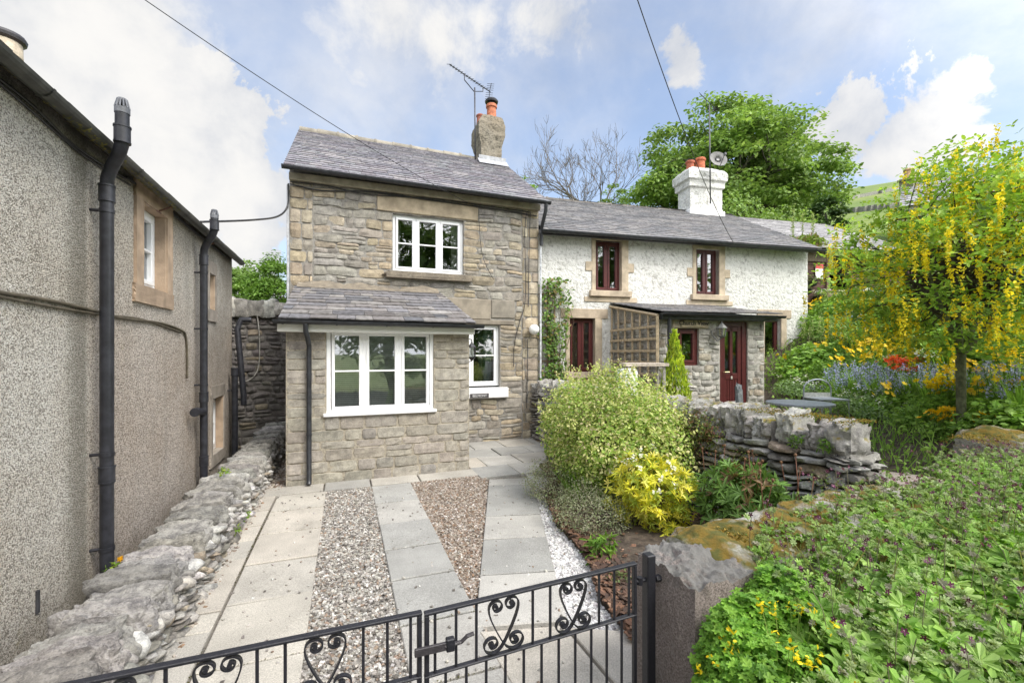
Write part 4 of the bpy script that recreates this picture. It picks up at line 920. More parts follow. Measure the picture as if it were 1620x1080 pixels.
# porch sign, lamp
sg = Wp((pwin[0]+pwin[1])/2+.05, PWd-.03, pwin[3]+.10); SG = thing('house_name_sign', 'small black script sign reading Church View over the stone porch window', 'sign', tuple(sg))
m = MB(tfQ); cs = (pwin[0]+pwin[1])/2+.08; m.box((cs-.27, -.055, pwin[3]+.02), (cs+.27, -.035, pwin[3]+.155), .004, (.43, .36, .25)); m.build('board', DRESSED, SG)
text('Church View', SG, .125, Wp(cs, PWd-.06, pwin[3]+.10), (R(90), 0, -R(7)), (.012, .012, .012), off=.0015)
lp = np.array(Wp(door[0]-.09, PWd-.16, door[3]-.20)); WL = thing('wall_lantern', 'grey lantern on a bracket beside the maroon front door', 'lamp', tuple(lp)); GM = (.16, .165, .16)
m = MB(); m.lathe(lp, [(.004, .20), (.015, .16), (.03, .14), (.10, .06), (.11, .05), (.085, .045)], 6, GM); m.lathe(lp, [(.075, -.10), (.06, -.12), (.02, -.14), (.001, -.15)], 6, GM)
for k in range(6):
    a_ = k*math.pi/3; m.tube([lp+(.085*math.cos(a_), .085*math.sin(a_), .05), lp+(.07*math.cos(a_), .07*math.sin(a_), -.10)], .006, 5, GM)
m.tube([lp+(0, 0, -.13), lp+(-.08, .03, -.2), lp+(-.14, .10, -.08), lp+(-.12, .14, .0)], .014, 6, GM); m.build('lantern_frame', IRON, WL)
m = MB(); m.lathe(lp, [(.078, .045), (.066, -.10)], 12, (.9, .9, .9)); m.build('lantern_glass', GLASS, WL)
# trellis on the porch side
TR = thing('trellis_panel', 'square wooden lattice trellis along the left side of the stone porch', 'trellis', tuple(Wp(sL-.1, -1, .9))); m = MB(tfW); ws = .82, .02; WD = (.48, .38, .25)
def ttop(w): return 2.98-(-w)*.19
for w in np.linspace(-1.95, -.05, 7): m.box((sL-.10, w-.026, .9), (sL-.075, w+.026, ttop(w)), .003, WD)
m.build('upright_laths', WOOD, TR); m = MB(tfW)
for z in np.arange(1.0, 2.6, .235): m.box((sL-.125, -1.97, z-.026), (sL-.1, -.03, z+.026), .003, WD)
m.build('cross_laths', WOOD, TR); m = MB(); m.tube([Wp(sL-.11, -2.0, .85), Wp(sL-.11, -2.0, ttop(-2))], .035, 4, WD); m.tube([Wp(sL-.11, -2.02, ttop(-2)+.01), Wp(sL-.11, .0, ttop(0))], .03, 4, WD); m.build('frame', WOOD, TR)
# dish + aerial on white chimney
pb, pt_ = np.array(Wp(sb-.42, 2.5, 6.6)), None; mast_b = at_y(1124, 322, pb[1]); mast_t = at_y(1122, 166, pb[1])
yagi('tv_aerial', 'tall mast television aerial strapped to the white chimney', mast_b, mast_t, at_y(1108, 149, pb[1]-.3), at_y(1134, 174, pb[1]+.3), 4, .12, (.8, .3, -.2))
SD = thing('satellite_dish', 'grey satellite dish on the mast by the white chimney', 'satellite dish', tuple(at_y(1136, 250, pb[1]))); dc = at_y(1137, 251, pb[1]-.25); nv = np.array((-.25, -.93, .28)); nv /= np.linalg.norm(nv)
a1 = np.cross(nv, (0, 0, 1)); a1 /= np.linalg.norm(a1); a2 = np.cross(a1, nv); m = MB(); V = [dc-nv*.06]; nr = 24
for r_, dz in ((.10, -.053), (.2, -.03), (.28, 0)): V += [dc+nv*dz+r_*(a1*math.cos(t)+a2*.92*math.sin(t)) for t in np.arange(nr)*2*math.pi/nr]
m.add(V, [(1+k*nr+i, 1+k*nr+(i+1) % nr, 1+(k+1)*nr+(i+1) % nr, 1+(k+1)*nr+i) for k in range(2) for i in range(nr)], (.20, .195, .19)); m.F.setdefault(3, []).append((np.array([(0, 1+i, 1+(i+1) % nr) for i in range(nr)])+0, np.full((nr, 3), .20), np.zeros(nr, int))); m.build('dish', LEAD, SD, smooth=True)
m = MB(); m.tube([dc-a2*.26, dc-a2*.1+nv*.32], .012, 6, (.1, .1, .1)); m.box(dc-a2*.1+nv*.32-(.03, .04, .04), dc-a2*.1+nv*.32+(.03, .04, .04), .008, (.12, .12, .12)); m.tube([dc-nv*.05, dc-nv*.3], .02, 6, (.2, .2, .2)); m.build('receiver_arm', METAL, SD)
# ================================================================== ROUGHCAST HOUSE ON THE LEFT
LX = -1.75; tfL = lambda V: np.stack([LX-V[:, 1], V[:, 0], V[:, 2]], 1)
LH = thing('roughcast_house', 'grey roughcast house with black waste pipes rising past its eaves', 'house', (LX, 3, -.5))
Y0, Y1, LT = -3.0, 8.5, 3.50
LWn = [(5.0, 5.58, 2.52, 3.30), (7.28, 7.88, .46, 1.26), (7.12, 7.42, 2.5, 3.0)]
m = MB(tfL); panel(m, Y0, Y1, -.6, LT, LWn, rev=.22); m.add([(Y1, 0, -.6), (Y1, 5.6, -.6), (Y1, 5.6, LT), (Y1, 2.8, 5.3), (Y1, 0, LT)], [(0, 1, 2, 3, 4)]); m.add([(Y0, 0, -.6), (Y0, 5.6, -.6), (Y0, 5.6, LT), (Y0, 2.8, 5.3), (Y0, 0, LT)], [(4, 3, 2, 1, 0)])
m.build('wall', ROUGHCAST, LH)
SRED = (.37, .275, .195)
for i, (a, b, c, d) in enumerate(LWn):
    window(tfL, LH, a, b, c, d, [0, 1], PVC, PW, rec=.085, bar=.06, sash=.045, transom=[.5], room=(.25, .25, .24) if i == 1 else (.12, .12, .12))
    m = MB(tfL); w_ = .15 if i == 0 else .07
    for (p, q, r_, s_) in ((a-w_, a, c, d), (b, b+w_, c, d), (a-w_, b+w_, d, d+.17), (a-w_-.02, b+w_+.02, c-.16, c)): m.rocks([((p+q)/2, .03, (r_+s_)/2)], ((q-p)/2*1.02, .055, (s_-r_)/2*1.02), 0, np.array(SRED if i == 0 else (.30, .265, .225))*RNG.uniform(.85, 1.15), n=10, rnd=.03, amp=.03, freq=6)
    m.box((a-.06, -.012, c), (a+.012, .085, d), .004, (.40, .30, .215)); m.box((b-.012, -.012, c), (b+.06, .085, d), .004, (.40, .30, .215)); m.build('stone_surround', DRESSED, LH)
rng = np.random.default_rng(41); m = MB(); S = np.array((-2.95, 0, 1.85)); Hl = np.linalg.norm(S); S /= Hl
slates(m, np.array((-1.63, Y0-.1, 3.445)), (0, 1, 0), S, Y1-Y0+.2, Hl, (.3, .22), (.3, .5), SLW, rng); S2 = np.array((-S[0], 0, S[2])); slates(m, np.array((-7.5, Y1+.1, 3.445)), (0, -1, 0), S2, Y1-Y0+.2, Hl, (.3, .22), (.3, .5), SLW, rng); m.build('roof', SLATE, LH)
gutter(LH, 'gutter', (-1.62, Y0-.1, 3.425), (-1.62, Y1+.05, 3.415), .052, (.05, .052, .045), (1, 0, 0), 10)
m = MB(); rngm = np.random.default_rng(2); n = 900; yy = rngm.uniform(0, 6, n); aa = rngm.uniform(.9, 2.2, n); rr = .056
P = np.stack([-1.62-np.cos(aa)*rr*-1*.0+np.cos(aa)*rr, yy, 3.42-.001*yy*.8-np.sin(aa)*rr], 1); keep = fbm(np.stack([yy*1.2, aa, aa*0], 1), 3, 3) > -.12; P = P[keep]
m.leaves(OVAL, P, np.stack([np.cos(aa[keep]), yy[keep]*0, -np.sin(aa[keep])], 1), rngm.uniform(.012, .03, len(P)), palette([(.20, .18, .06), (.15, .14, .06), (.24, .21, .07)], len(P), rngm), rng=rngm); tag(m.build('gutter_moss', LEAF, LH), kind='stuff')
for y in (2.95, 5.35, 6.9): m = MB(); m.tube([(-1.74, y, 3.30), (-1.64, y, 3.35), (-1.61, y, 3.38)], .008, 6, (.14, .06, .04)); m.tube([(-1.73, y-.06, 3.30), (-1.73, y+.06, 3.30)], .008, 6, (.14, .06, .04)); m.build('gutter_bracket', IRON, LH)
xc = LX+.014
m = MB(); m.box((-1.76, Y0, 3.455), (-1.67, Y1, 3.50), .006, (.045, .04, .035)); m.build('fascia', WOOD, LH)
cable(LH, 'eaves_cable', [(xc, -2, 3.380), (xc, 1, 3.370), (xc, 2.5, 3.350), (xc, 3.4, 3.370), (xc, 3.9, 3.320), (xc, 4.6, 3.370), (xc, 4.8, 3.400), (xc, 6, 3.400), (xc, 8, 3.400)], .010)
cable(LH, 'eaves_cable', [(xc, -2, 3.345), (xc, 1.4, 3.350), (xc, 2.2, 3.325), (xc, 3.2, 3.345), (xc, 4, 3.300), (xc, 4.75, 3.350)], .008)
cable(LH, 'wall_cable', [(xc, 1.8, 2.25), (xc, 2.7, 2.245), (xc, 3.1, 2.225), (xc, 3.6, 2.23), (xc, 4.1, 2.215), (xc, 4.6, 2.19), (xc, 5.4, 2.20), (xc, 6.0, 2.16), (xc, 6.17, 2.10), (xc, 6.22, 1.9), (xc, 6.22, 1.6)], .012, (.10, .085, .06))
cable(LH, 'wall_cable', [(xc, 1.8, 2.215), (xc, 2.7, 2.225), (xc, 3.3, 2.20), (xc, 4.1, 2.19), (xc, 5.0, 2.205), (xc, 6.0, 2.13)], .009, (.10, .085, .06))
PB = (.026, .027, .034)
def soil_pipe(y, top, vent_h, clips, joints, r=.042):
    x = LX+.10
    pts = [(x, y, -.5), (x, y, 3.11), (x+.005, y-.005, 3.19), (x+.045, y-.04, 3.27), (x+.12, y-.12, 3.35), (x+.145, y-.15, 3.40), (x+.15, y-.155, 3.46), (x+.15, y-.155, top)]
    o = downpipe(LH, 'soil_pipe', pts, r, PB, [(x, y, z) for z in clips], (-1, 0, 0), [(x, y, z) for z in joints]+[(x+.15, y-.155, 3.47)])
    m = MB(); c = np.array((x+.15, y-.155, top)); col = (.13, .135, .15); m.lathe(c, [(r*1.08, -.02), (r*1.08, .02)], 14, col)
    for k in range(12):
        a = k*math.pi/6; m.tube([c+(r*math.cos(a), r*math.sin(a), .02), c+(r*.62*math.cos(a), r*.62*math.sin(a), .085)], .0065, 4, col)
    m.lathe(c, [(r*.66, .075), (r*.6, .09), (.001, .095)], 12, col); m.build('vent_cap', BLACKP, o, smooth=True, sharp=40); return o
soil_pipe(4.13, 3.64, 1, (2.95, 1.15, .45), (3.08, 1.0)); sp2 = soil_pipe(6.54, 3.57, 1, (2.9, 2.2, 1.5), (3.06, 1.35, .55))
m = MB(); m.tube([(LX+.1, 6.52, 1.15), (LX+.1, 6.45, 1.18), (LX+.1, 6.2, 1.2)], .042, 12, PB); m.tube([(LX+.1, 6.18, 1.2), (LX+.1, 6.26, 1.2)], .052, 12, PB); m.build('branch_pipe', BLACKP, sp2, smooth=True, sharp=40)
downpipe(LH, 'waste_pipe', [(LX+.1, 8.2, -.5), (LX+.1, 8.2, 1.62)], .045, PB, [(LX+.1, 8.2, 1.3)], (-1, 0, 0), [(LX+.1, 8.2, 1.6)])
downpipe(LH, 'waste_pipe', [(LX+.28, 8.5, 2.45), (LX+.14, 8.48, 2.45), (LX+.09, 8.44, 2.3), (LX+.13, 8.4, 1.9), (LX+.2, 8.34, 1.2), (LX+.2, 8.34, 1.05)], .045, PB, [], (-1, 0, 0), [])
m = MB(); m.box((LX-.005, 3.52, .32), (LX+.012, 3.545, .46), .003, (.04, .04, .045)); m.build('air_brick', TERRA, LH); m = MB(); m.box((LX-.005, 2.40, 1.18), (LX+.012, 2.52, 1.33), .004, (.16, .08, .06)); m.build('air_brick', TERRA, LH)
# its chimney, just over the gutter
m = MB(); cc = at_t(12, 70, 6.3); loft(m, None, [(cc[0]-.45, cc[0]+.2, cc[1]-.35, cc[1]+.35, 4.6), (cc[0]-.45, cc[0]+.2, cc[1]-.35, cc[1]+.35, 5.82)], (.3, .27, .22)); LC = m.build('chimney', ROUGHCAST, LH)
m = MB(); m.rocks([(cc[0]-.08, cc[1], 5.86)], (.34, .42, .045), 0, (.27, .24, .17), n=10, rnd=.06, amp=.04, freq=4); m.build('cap_stone', STONE, LC)
m = MB(); m.lathe((cc[0]-.02, cc[1], 5.89), [(.16, 0), (.15, .2), (.175, .23), (.17, .42)], 18, (.55, .47, .36)); pp = m.build('chimney_pot', TERRA, LC, smooth=True, sharp=40)
m = MB(); m.lathe((cc[0]-.02, cc[1], 6.36), [(.21, -.02), (.22, .02), (.2, .06), (.01, .1)], 18, (.045, .042, .045)); m.lathe((cc[0]-.02, cc[1], 6.36), [(.15, -.06), (.21, -.02)], 18, (.05, .04, .04)); m.build('cowl', IRON, pp, smooth=True, sharp=40)

# ================================================================== FREE-STANDING WALLS
LIME = [(.42, .40, .36, 4), (.34, .32, .285, 3), (.50, .48, .44, 2), (.26, .245, .22, 2), (.38, .31, .235, 1)]
def drywall_face(tf, u0, u1, z0, z1, seed, cols, ch=(.06, .15), sl_=(.10, .32), dep=.06, nx=7, ny=5):
    rng = np.random.default_rng(seed); m = MB(tf); cells = stone_cells(u0, u1, z0, z1, [], ch, sl_, rng, .25)
    stones(m, cells, palette(cols, len(cells), rng, .22), gap=.009, dep=dep, base=-.05, amp=.045, wob=.07, seed=seed, p=9, nx=nx, ny=ny, freq=8, wobf=2.8)
    m.add([(u0, .045, z0), (u1, .045, z0), (u1, .045, z1), (u0, .045, z1)], [(0, 1, 2, 3)], (.05, .047, .042), 1); return m
# left: dry wall with a heavy rounded coping, along the drive
LW = thing('dry_stone_wall', 'low grey limestone wall with rounded coping stones running along the roughcast house', 'wall', (-1.33, 5, 0))
tfD = lambda V: np.stack([-1.06-V[:, 1], V[:, 0], V[:, 2]], 1)
drywall_face(tfD, .4, 10, -.02, .36, 51, [(.46, .44, .41, 4), (.37, .35, .32, 3), (.54, .52, .50, 2), (.26, .24, .21, 2), (.37, .31, .24, 1)], (.045, .10), (.06, .19), .06).build('wall_face', [NEAR, MORTAR], LW, smooth=True)
m = MB(lambda V: np.stack([-1.47+V[:, 1], -V[:, 0], V[:, 2]], 1)); m.add([(-10, 0, -.6), (-.4, 0, -.6), (-.4, 0, .3), (-10, 0, .3)], [(0, 1, 2, 3)], (.2, .19, .17)); m.build('rear_face', DRY, LW)
rng = np.random.default_rng(52); m = MB(); cen, hf, rt, tl, cl = [], [], [], [], []
y = .5
while y < 9.9:
    L = rng.uniform(.12, .30); sc = rng.uniform(.88, 1.08); cen.append((-1.265+rng.uniform(-.025, .025), y+L/2, .325+rng.uniform(-.02, .02))); hf.append((.22*sc, L/2*1.0, .15*sc)); rt.append(rng.uniform(-.14, .14)); tl.append(rng.uniform(-.05, .16)); y += L*.98
m.rocks(cen, hf, rt, palette([(.40, .385, .355, 4), (.33, .315, .29, 3), (.47, .45, .42, 2), (.35, .33, .30, 1)], len(cen), rng, .12)*.74, n=26, rnd=.46, amp=.17, freq=3.8, seed=5, tilt=tl, octv=6); m.build('coping', NEAR, LW, smooth=True, sharp=22)
# wall closing the alley
AW = thing('alley_wall', 'tall dark grey stone wall closing the alley between roughcast house and stone cottage', 'wall', (-1.7, 10, 0))
tfA = lambda V: np.stack([V[:, 0], 10.05+V[:, 1], V[:, 2]], 1); rng = np.random.default_rng(61); m = MB(tfA)
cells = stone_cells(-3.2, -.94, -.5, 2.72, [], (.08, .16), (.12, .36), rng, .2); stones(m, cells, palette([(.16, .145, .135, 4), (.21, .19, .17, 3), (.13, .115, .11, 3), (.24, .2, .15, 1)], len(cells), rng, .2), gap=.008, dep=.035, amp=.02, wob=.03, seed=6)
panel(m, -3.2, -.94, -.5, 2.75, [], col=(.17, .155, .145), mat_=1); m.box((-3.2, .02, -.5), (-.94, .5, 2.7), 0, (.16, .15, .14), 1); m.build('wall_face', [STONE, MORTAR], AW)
m = MB(); cen = [(x, 10.2, 2.78) for x in np.arange(-3.1, -.9, .24)]; m.rocks(cen, [(.15, .27, RNG.uniform(.12, .2)) for _ in cen], 0, palette(LIME, len(cen), rng), n=7, rnd=.4, amp=.15, seed=3); m.build('coping', DRY, AW, smooth=True)
cable(AW, 'hanging_cable', [(-1.75, 10, 2.85), (-1.62, 9.98, 2.6), (-1.58, 9.98, 2.0), (-1.62, 9.98, 1.55), (-1.8, 9.98, 1.35), (-2.1, 9.98, 1.33)], .010, (.42, .40, .36))
# party wall between the drive and the cottage garden
PWL = thing('dry_stone_wall', 'grey dry stone garden wall with upright cope stones running out behind the big variegated bush', 'wall', (4.0, 5.5, 0))
tfB = lambda V: np.stack([3.85+V[:, 1], -V[:, 0], V[:, 2]], 1)
DARKL = [(.31, .30, .28, 4), (.24, .23, .21, 3), (.38, .37, .345, 2), (.18, .17, .155, 2), (.30, .24, .18, 1)]
drywall_face(tfB, -8.94, -2.42, 0, 1.04, 71, DARKL, (.045, .11), (.12, .36), .045, nx=11, ny=7).build('wall_face', [DRY, MORTAR], PWL)
drywall_face(lambda V: np.stack([4.3-V[:, 1], V[:, 0], V[:, 2]], 1), 2.42, 8.94, .3, 1.04, 72, DARKL).build('wall_face', [DRY, MORTAR], PWL, smooth=True)
drywall_face(lambda V: np.stack([V[:, 0], 2.4+V[:, 1], V[:, 2]], 1), 3.86, 4.3, 0, 1.04, 73, DARKL, (.06, .12), (.12, .24), .04, nx=11, ny=7).build('wall_face', [DRY, MORTAR], PWL)
rng = np.random.default_rng(74); cen, hf, rt, tl = [], [], [], []; y = 2.62
while y < 8.9:
    L = rng.uniform(.09, .20); h = rng.uniform(.09, .17); cen.append((4.06+rng.uniform(-.03, .03), y+L/2, 1.04+h*.8)); hf.append((.20, L/2*1.04, h)); rt.append(rng.uniform(-.22, .22)); tl.append(rng.uniform(-.14, .14)); y += L*1.0
cen.append((4.04, 2.52, 1.13)); hf.append((.18, .10, .17)); rt.append(.1); tl.append(0)
m = MB(); m.rocks(cen, hf, rt, palette([(.42, .41, .385, 4), (.36, .345, .32, 3), (.48, .47, .44, 2)], len(cen), rng, .15)*.82, n=14, rnd=.34, amp=.22, freq=3.4, seed=8, tilt=tl, octv=5); m.build('coping', MOSSLITE, PWL, smooth=True, sharp=24)
# front wall along the street, mossy
def moss_tufts(parent, box_, n, seed, cols=((.30, .19, .03), (.22, .16, .03), (.16, .15, .03), (.35, .25, .05)), zf=None, sz=(.008, .02)):
    rng = np.random.default_rng(seed); P = np.stack([rng.uniform(*box_[k], n) for k in range(2)]+[np.zeros(n)], 1)
    keep = fbm(np.stack([P[:, 0]*3.2, P[:, 1]*3.2, P[:, 0]*0], 1), 3, seed) > -.05; P = P[keep]; P[:, 2] = zf(P[:, 0], P[:, 1]); m = MB()
    k = len(P); h = .035*np.clip(fbm(P*5, 2, seed+3)+.5, 0, 1); P[:, 2] += h*rng.uniform(.3, 1, k)
    m.leaves(OVAL, P, rng.normal(size=(k, 3))*.7+(0, 0, 1), rng.uniform(*sz, k), palette(cols, k, rng, .3), rng=rng); return m.build('moss', LEAF, parent)
FW = thing('front_wall', 'low front wall with a thick golden brown mossy top leading from the gate pillar', 'wall', (3, 1.9, 0))
drywall_face(lambda V: np.stack([V[:, 0], 1.50+.1*(V[:, 0]-1.6)+V[:, 1], V[:, 2]], 1), 1.62, 4.1, 0, .80, 81, LIME).build('wall_face', [DRY, MORTAR], FW, smooth=True)
drywall_face(lambda V: np.stack([-V[:, 0], 1.90+.1*(-V[:, 0]-1.6)-V[:, 1], V[:, 2]], 1), -4.1, -1.62, 0, .80, 82, LIME).build('wall_face', [DRY, MORTAR], FW, smooth=True)
rng = np.random.default_rng(83); cen, hf = [], []; x = 1.56
while x < 3.45:
    L = rng.uniform(.2, .42); cen.append((x+L/2, 1.69+.1*(x+L/2-1.6)+rng.uniform(-.02, .02), .85)); hf.append((L/2*1.15, .23, .13+.02*rng.random())); x += L
m = MB(); m.rocks(cen, hf, rng.uniform(-.1, .1, len(cen)), palette(LIME, len(cen), rng), n=20, rnd=.85, amp=.14, freq=4, seed=9, octv=5); m.build('coping', MOSSY, FW, smooth=True)
wtop = lambda cx, hw, top: (lambda x, y: top-.16*np.clip(np.abs(y-cx)/hw, 0, 1)**2.5)
moss_tufts(FW, ((1.6, 4.1), (1.5, 2.12)), 14000, 4, zf=lambda x, y: np.where(np.abs(y-1.69-.1*(x-1.6)) < .22, .975-.14*np.clip(np.abs(y-1.69-.1*(x-1.6))/.22, 0, 1)**2.5, .6))
FW2 = thing('front_wall', 'rounded mossy stone wall top at the laburnum, beyond the gap in the front wall', 'wall', (7, 2.3, 0))
drywall_face(lambda V: np.stack([V[:, 0], 2.15+V[:, 1], V[:, 2]], 1), 5.35, 10, .1, .88, 84, LIME).build('wall_face', [DRY, MORTAR], FW2, smooth=True)
cen, hf = [], []; x = 5.35
while x < 10: L = rng.uniform(.3, .55); cen.append((x+.5+L/2, 2.4+rng.uniform(-.02, .02), .93)); hf.append((L/2*1.12, .29, .16+.03*rng.random())); x += L
m = MB(); m.rocks(cen, hf, rng.uniform(-.1, .1, len(cen)), palette(LIME, len(cen), rng), n=20, rnd=.8, amp=.16, freq=4, seed=10, octv=5); m.build('coping', MOSSY, FW2, smooth=True)
moss_tufts(FW2, ((5.4, 9), (2.12, 2.68)), 7000, 6, zf=wtop(2.4, .3, 1.09))
# gate pillar
GP = MB(); GP.rocks([(1.475, 1.60, .46)], (.160, .20, .505), 0, (.27, .235, .21), n=56, rnd=.13, amp=.05, freq=7, seed=12, octv=6)
def m_pillar(t, b):
    p = geo_pos(t); n = t.noise(p, 130, 6, .8); big = t.noise(p, 7, 8, .75); c = t.mix(t.ss(n, .36, .64), (.16, .13, .12), (.52, .44, .40)); c = t.mix(t.ss(big, .5, .66, 0, .55), c, (.20, .185, .165)); nz = t.add('ShaderNodeSeparateXYZ', {0: t.add('ShaderNodeNewGeometry').outputs['Normal']}).outputs[2]
    c = t.mix(t.math('MULTIPLY', t.ss(nz, .3, .8), t.ss(big, .3, .5)), c, t.mix(n, (.13, .125, .115), (.34, .33, .31))); c = t.mix(t.ss(t.noise(p, 20, 5, .7), .6, .7, 0, .4), c, (.45, .43, .40)); setc(t, b, c)
    bump(t, b, t.math('ADD', t.math('MULTIPLY', n, .6), t.math('MULTIPLY', big, .4)), .9, .025)
PILM = mat('pillar_stone', m_pillar, .92)
tag(GP.build('gate_pillar', PILM, smooth=True), 'big rough square stone block beside the black gatepost', 'pillar')

# ================================================================== GATE
GY = 1.57; IB = (.020, .020, .026)
tag((lambda mb: (mb.box((1.240, GY+.030, -.05), (1.284, GY+.074, 1.010), .004, IB), mb.build('gatepost', IRON))[1])(MB()), 'square black iron gatepost standing against the stone block', 'gatepost')
def spiral(cx, cz, r0, r1, a0, turns, n=22, cw=1):
    t = np.linspace(0, 1, n); r = r0+(r1-r0)*t; a = a0+cw*turns*2*math.pi*t; return np.stack([cx+r*np.cos(a), cz+r*np.sin(a)], 1)
def scroll_strand():
    up = spiral(.027, .158, .006, .026, -2.0, 1.35, 20, -1)      # upper curl, ends at the outside right
    lo = spiral(-.040, .034, .034, .006, -math.pi*.25, 1.5, 22, -1)
    midp = np.array([(.0535, .150), (.050, .128), (.036, .098), (.018, .068), (.004, .046), (-.002, .030), (-.012, .012)])
    k = [p for p in up if True]
    return k, midp, lo
def heart(mb, x, z0, H):
    s = H/.196
    th = np.linspace(0, 1, 60)
    # one strand: curl at the top right, sweep outward and down, cross the middle, curl up at the bottom left
    a = np.linspace(math.pi*2.6, 0, 26); r = .007+.021*(1-a/(math.pi*2.6)); top = np.stack([.026+r*np.cos(a), .166+r*np.sin(a)], 1)
    mid_ = np.array([(.053, .150), (.047, .125), (.033, .093), (.016, .060), (.006, .036), (-.006, .014), (-.022, .003)])
    b = np.linspace(-math.pi*.42, -math.pi*.42-math.pi*2.9, 30); r2 = np.linspace(.034, .007, 30); bot = np.stack([-.040+r2*np.cos(b)*1.0, .036+r2*np.sin(b)], 1)
    P = np.concatenate([top, mid_, bot])
    for _ in range(2): P[1:-1] = (P[:-2]+2*P[1:-1]+P[2:])/4
    for sx in (1, -1):
        Q = np.stack([x+P[:, 0]*s*sx*1.12, np.full(len(P), GY+sx*.0015), z0+P[:, 1]*s], 1); mb.ribbon(Q, (0, 1, 0), .016, .005, IB)
    for cx_, cz_2, rr_ in ((.026, .166, .007), (-.026, .166, .007), (.040, .036, .008), (-.040, .036, .008)): mb.tube([(x+cx_*s*1.12, GY-.009, z0+cz_2*s), (x+cx_*s*1.12, GY+.009, z0+cz_2*s)], rr_*s, 8, IB)
def gate(lab, x0, x1, zt, hearts, sw=0.0, name='garden_gate'):
    MB_ = lambda: MB(lambda V: V+np.stack([V[:, 0]*0, (V[:, 0]-.254)*sw, V[:, 0]*0], 1))
    g = thing(name, lab, 'gate', ((x0+x1)/2, GY, .05)); zm = zt-.222
    m = MB_(); m.box((x0, GY-.013, zt-.010), (x1, GY+.013, zt), .002, IB); m.build('top_rail', IRON, g)
    m = MB_(); m.box((x0, GY-.012, zm-.009), (x1, GY+.012, zm), .003, IB); m.build('middle_rail', IRON, g); m = MB_(); m.box((x0, GY-.014, .09), (x1, GY+.014, .10), .002, IB); m.build('bottom_rail', IRON, g)
    for x in (x0+.009, x1-.009):
        m = MB_(); m.box((x-.008, GY-.010, .07), (x+.008, GY+.010, zt-.012), .002, IB); m.build('stile', IRON, g)
    n = round((x1-x0)/.078); xs = x0+(x1-x0)*np.arange(1, n)/n
    for x in xs:
        m = MB_(); m.box((x-.0048, GY-.0048, .10), (x+.0048, GY+.0048, zm-.01), .0015, IB); m.build('bar', IRON, g)
    for x in x0+(x1-x0)*(np.arange(n)+.5)/n:
        if min([abs(x-h) for h in hearts]) < .085: continue
        m = MB_(); m.box((x-.0048, GY-.0048, zm), (x+.0048, GY+.0048, zt-.012), .0015, IB); m.build('bar', IRON, g)
    for h in hearts:
        m = MB_(); heart(m, h, zm+.003, .207); m.build('scroll', IRON, g)
    return g
hx = lambda px, py: at_y(px, py, GY)[0]
G1 = gate('black wrought iron gate leaf with heart scrolls hung on the square gatepost', .262, 1.194, .985, [hx(797, 970)+.006, hx(908, 950)+.015], .055)
G2 = gate('black wrought iron gate leaf with heart scrolls nearest the low rounded wall', -1.0, .254, .992, [hx(515, 1040), hx(345, 1075), hx(170, 1110)])
m = MB(); zl = .865; m.box((.225, GY-.03, zl-.014), (.36, GY-.018, zl+.014), .002, (.05, .045, .05)); m.tube([(.33, GY-.026, zl), (.39, GY-.026, zl+.003), (.41, GY-.03, zl+.022), (.435, GY-.03, zl+.026)], .007, 6, (.05, .045, .05)); m.box((.335, GY-.035, zl-.02), (.365, GY-.01, zl+.025), .003, IB); m.build('latch', IRON, G1)
for z in (.90, .16):
    m = MB(); GH = GY+.051; m.tube([(1.185, GH, z), (1.305, GH, z)], .009, 8, IB); m.tube([(1.212, GH, z-.016), (1.212, GH, z+.016)], .014, 8, IB); m.tube([(1.288, GH-.01, z), (1.312, GH-.01, z)], .016, 6, IB); m.build('hinge', IRON, G1)

# ================================================================== WIRES
def wire(name, label, A, B, r, sag=.25, col=(.03, .03, .032)):
    A, B = np.array(A, float), np.array(B, float); f = np.linspace(0, 1, 40); P = A+(B-A)*f[:, None]; P[:, 2] -= sag*4*f*(1-f); m = MB(); m.tube(P, r, 5, col); return tag(m.build(name, BLACKP), label, 'cable')
wire('overhead_cable', 'thin overhead wire sagging down to the eaves of the stone cottage', at_t(150, -55, 4.6), at_y(742, 322, 8.86), .0055, .12)
wire('overhead_cable', 'overhead wire coming down past the satellite dish to the white cottage eaves', at_t(985, -70, 5.0), Wp(whp(1163, 388, -.3)[0], -.3, whp(1163, 388, -.3)[1]), .0065, .3)
m = MB(); A = at_t(318, 351, 5.6); Bq = np.array((-.96, 8.86, 4.62)); P0 = at_t(400, 348, 6.8); P1 = at_t(440, 342, 7.7); P2 = at_t(455, 325, 8.0)
tag(cable(None, 'overhead_cable', [A, P0, P1, P2, (-.95, 8.88, 4.95)], .016), 'thick cable looping from the roughcast house gutter to the stone cottage corner', 'cable')
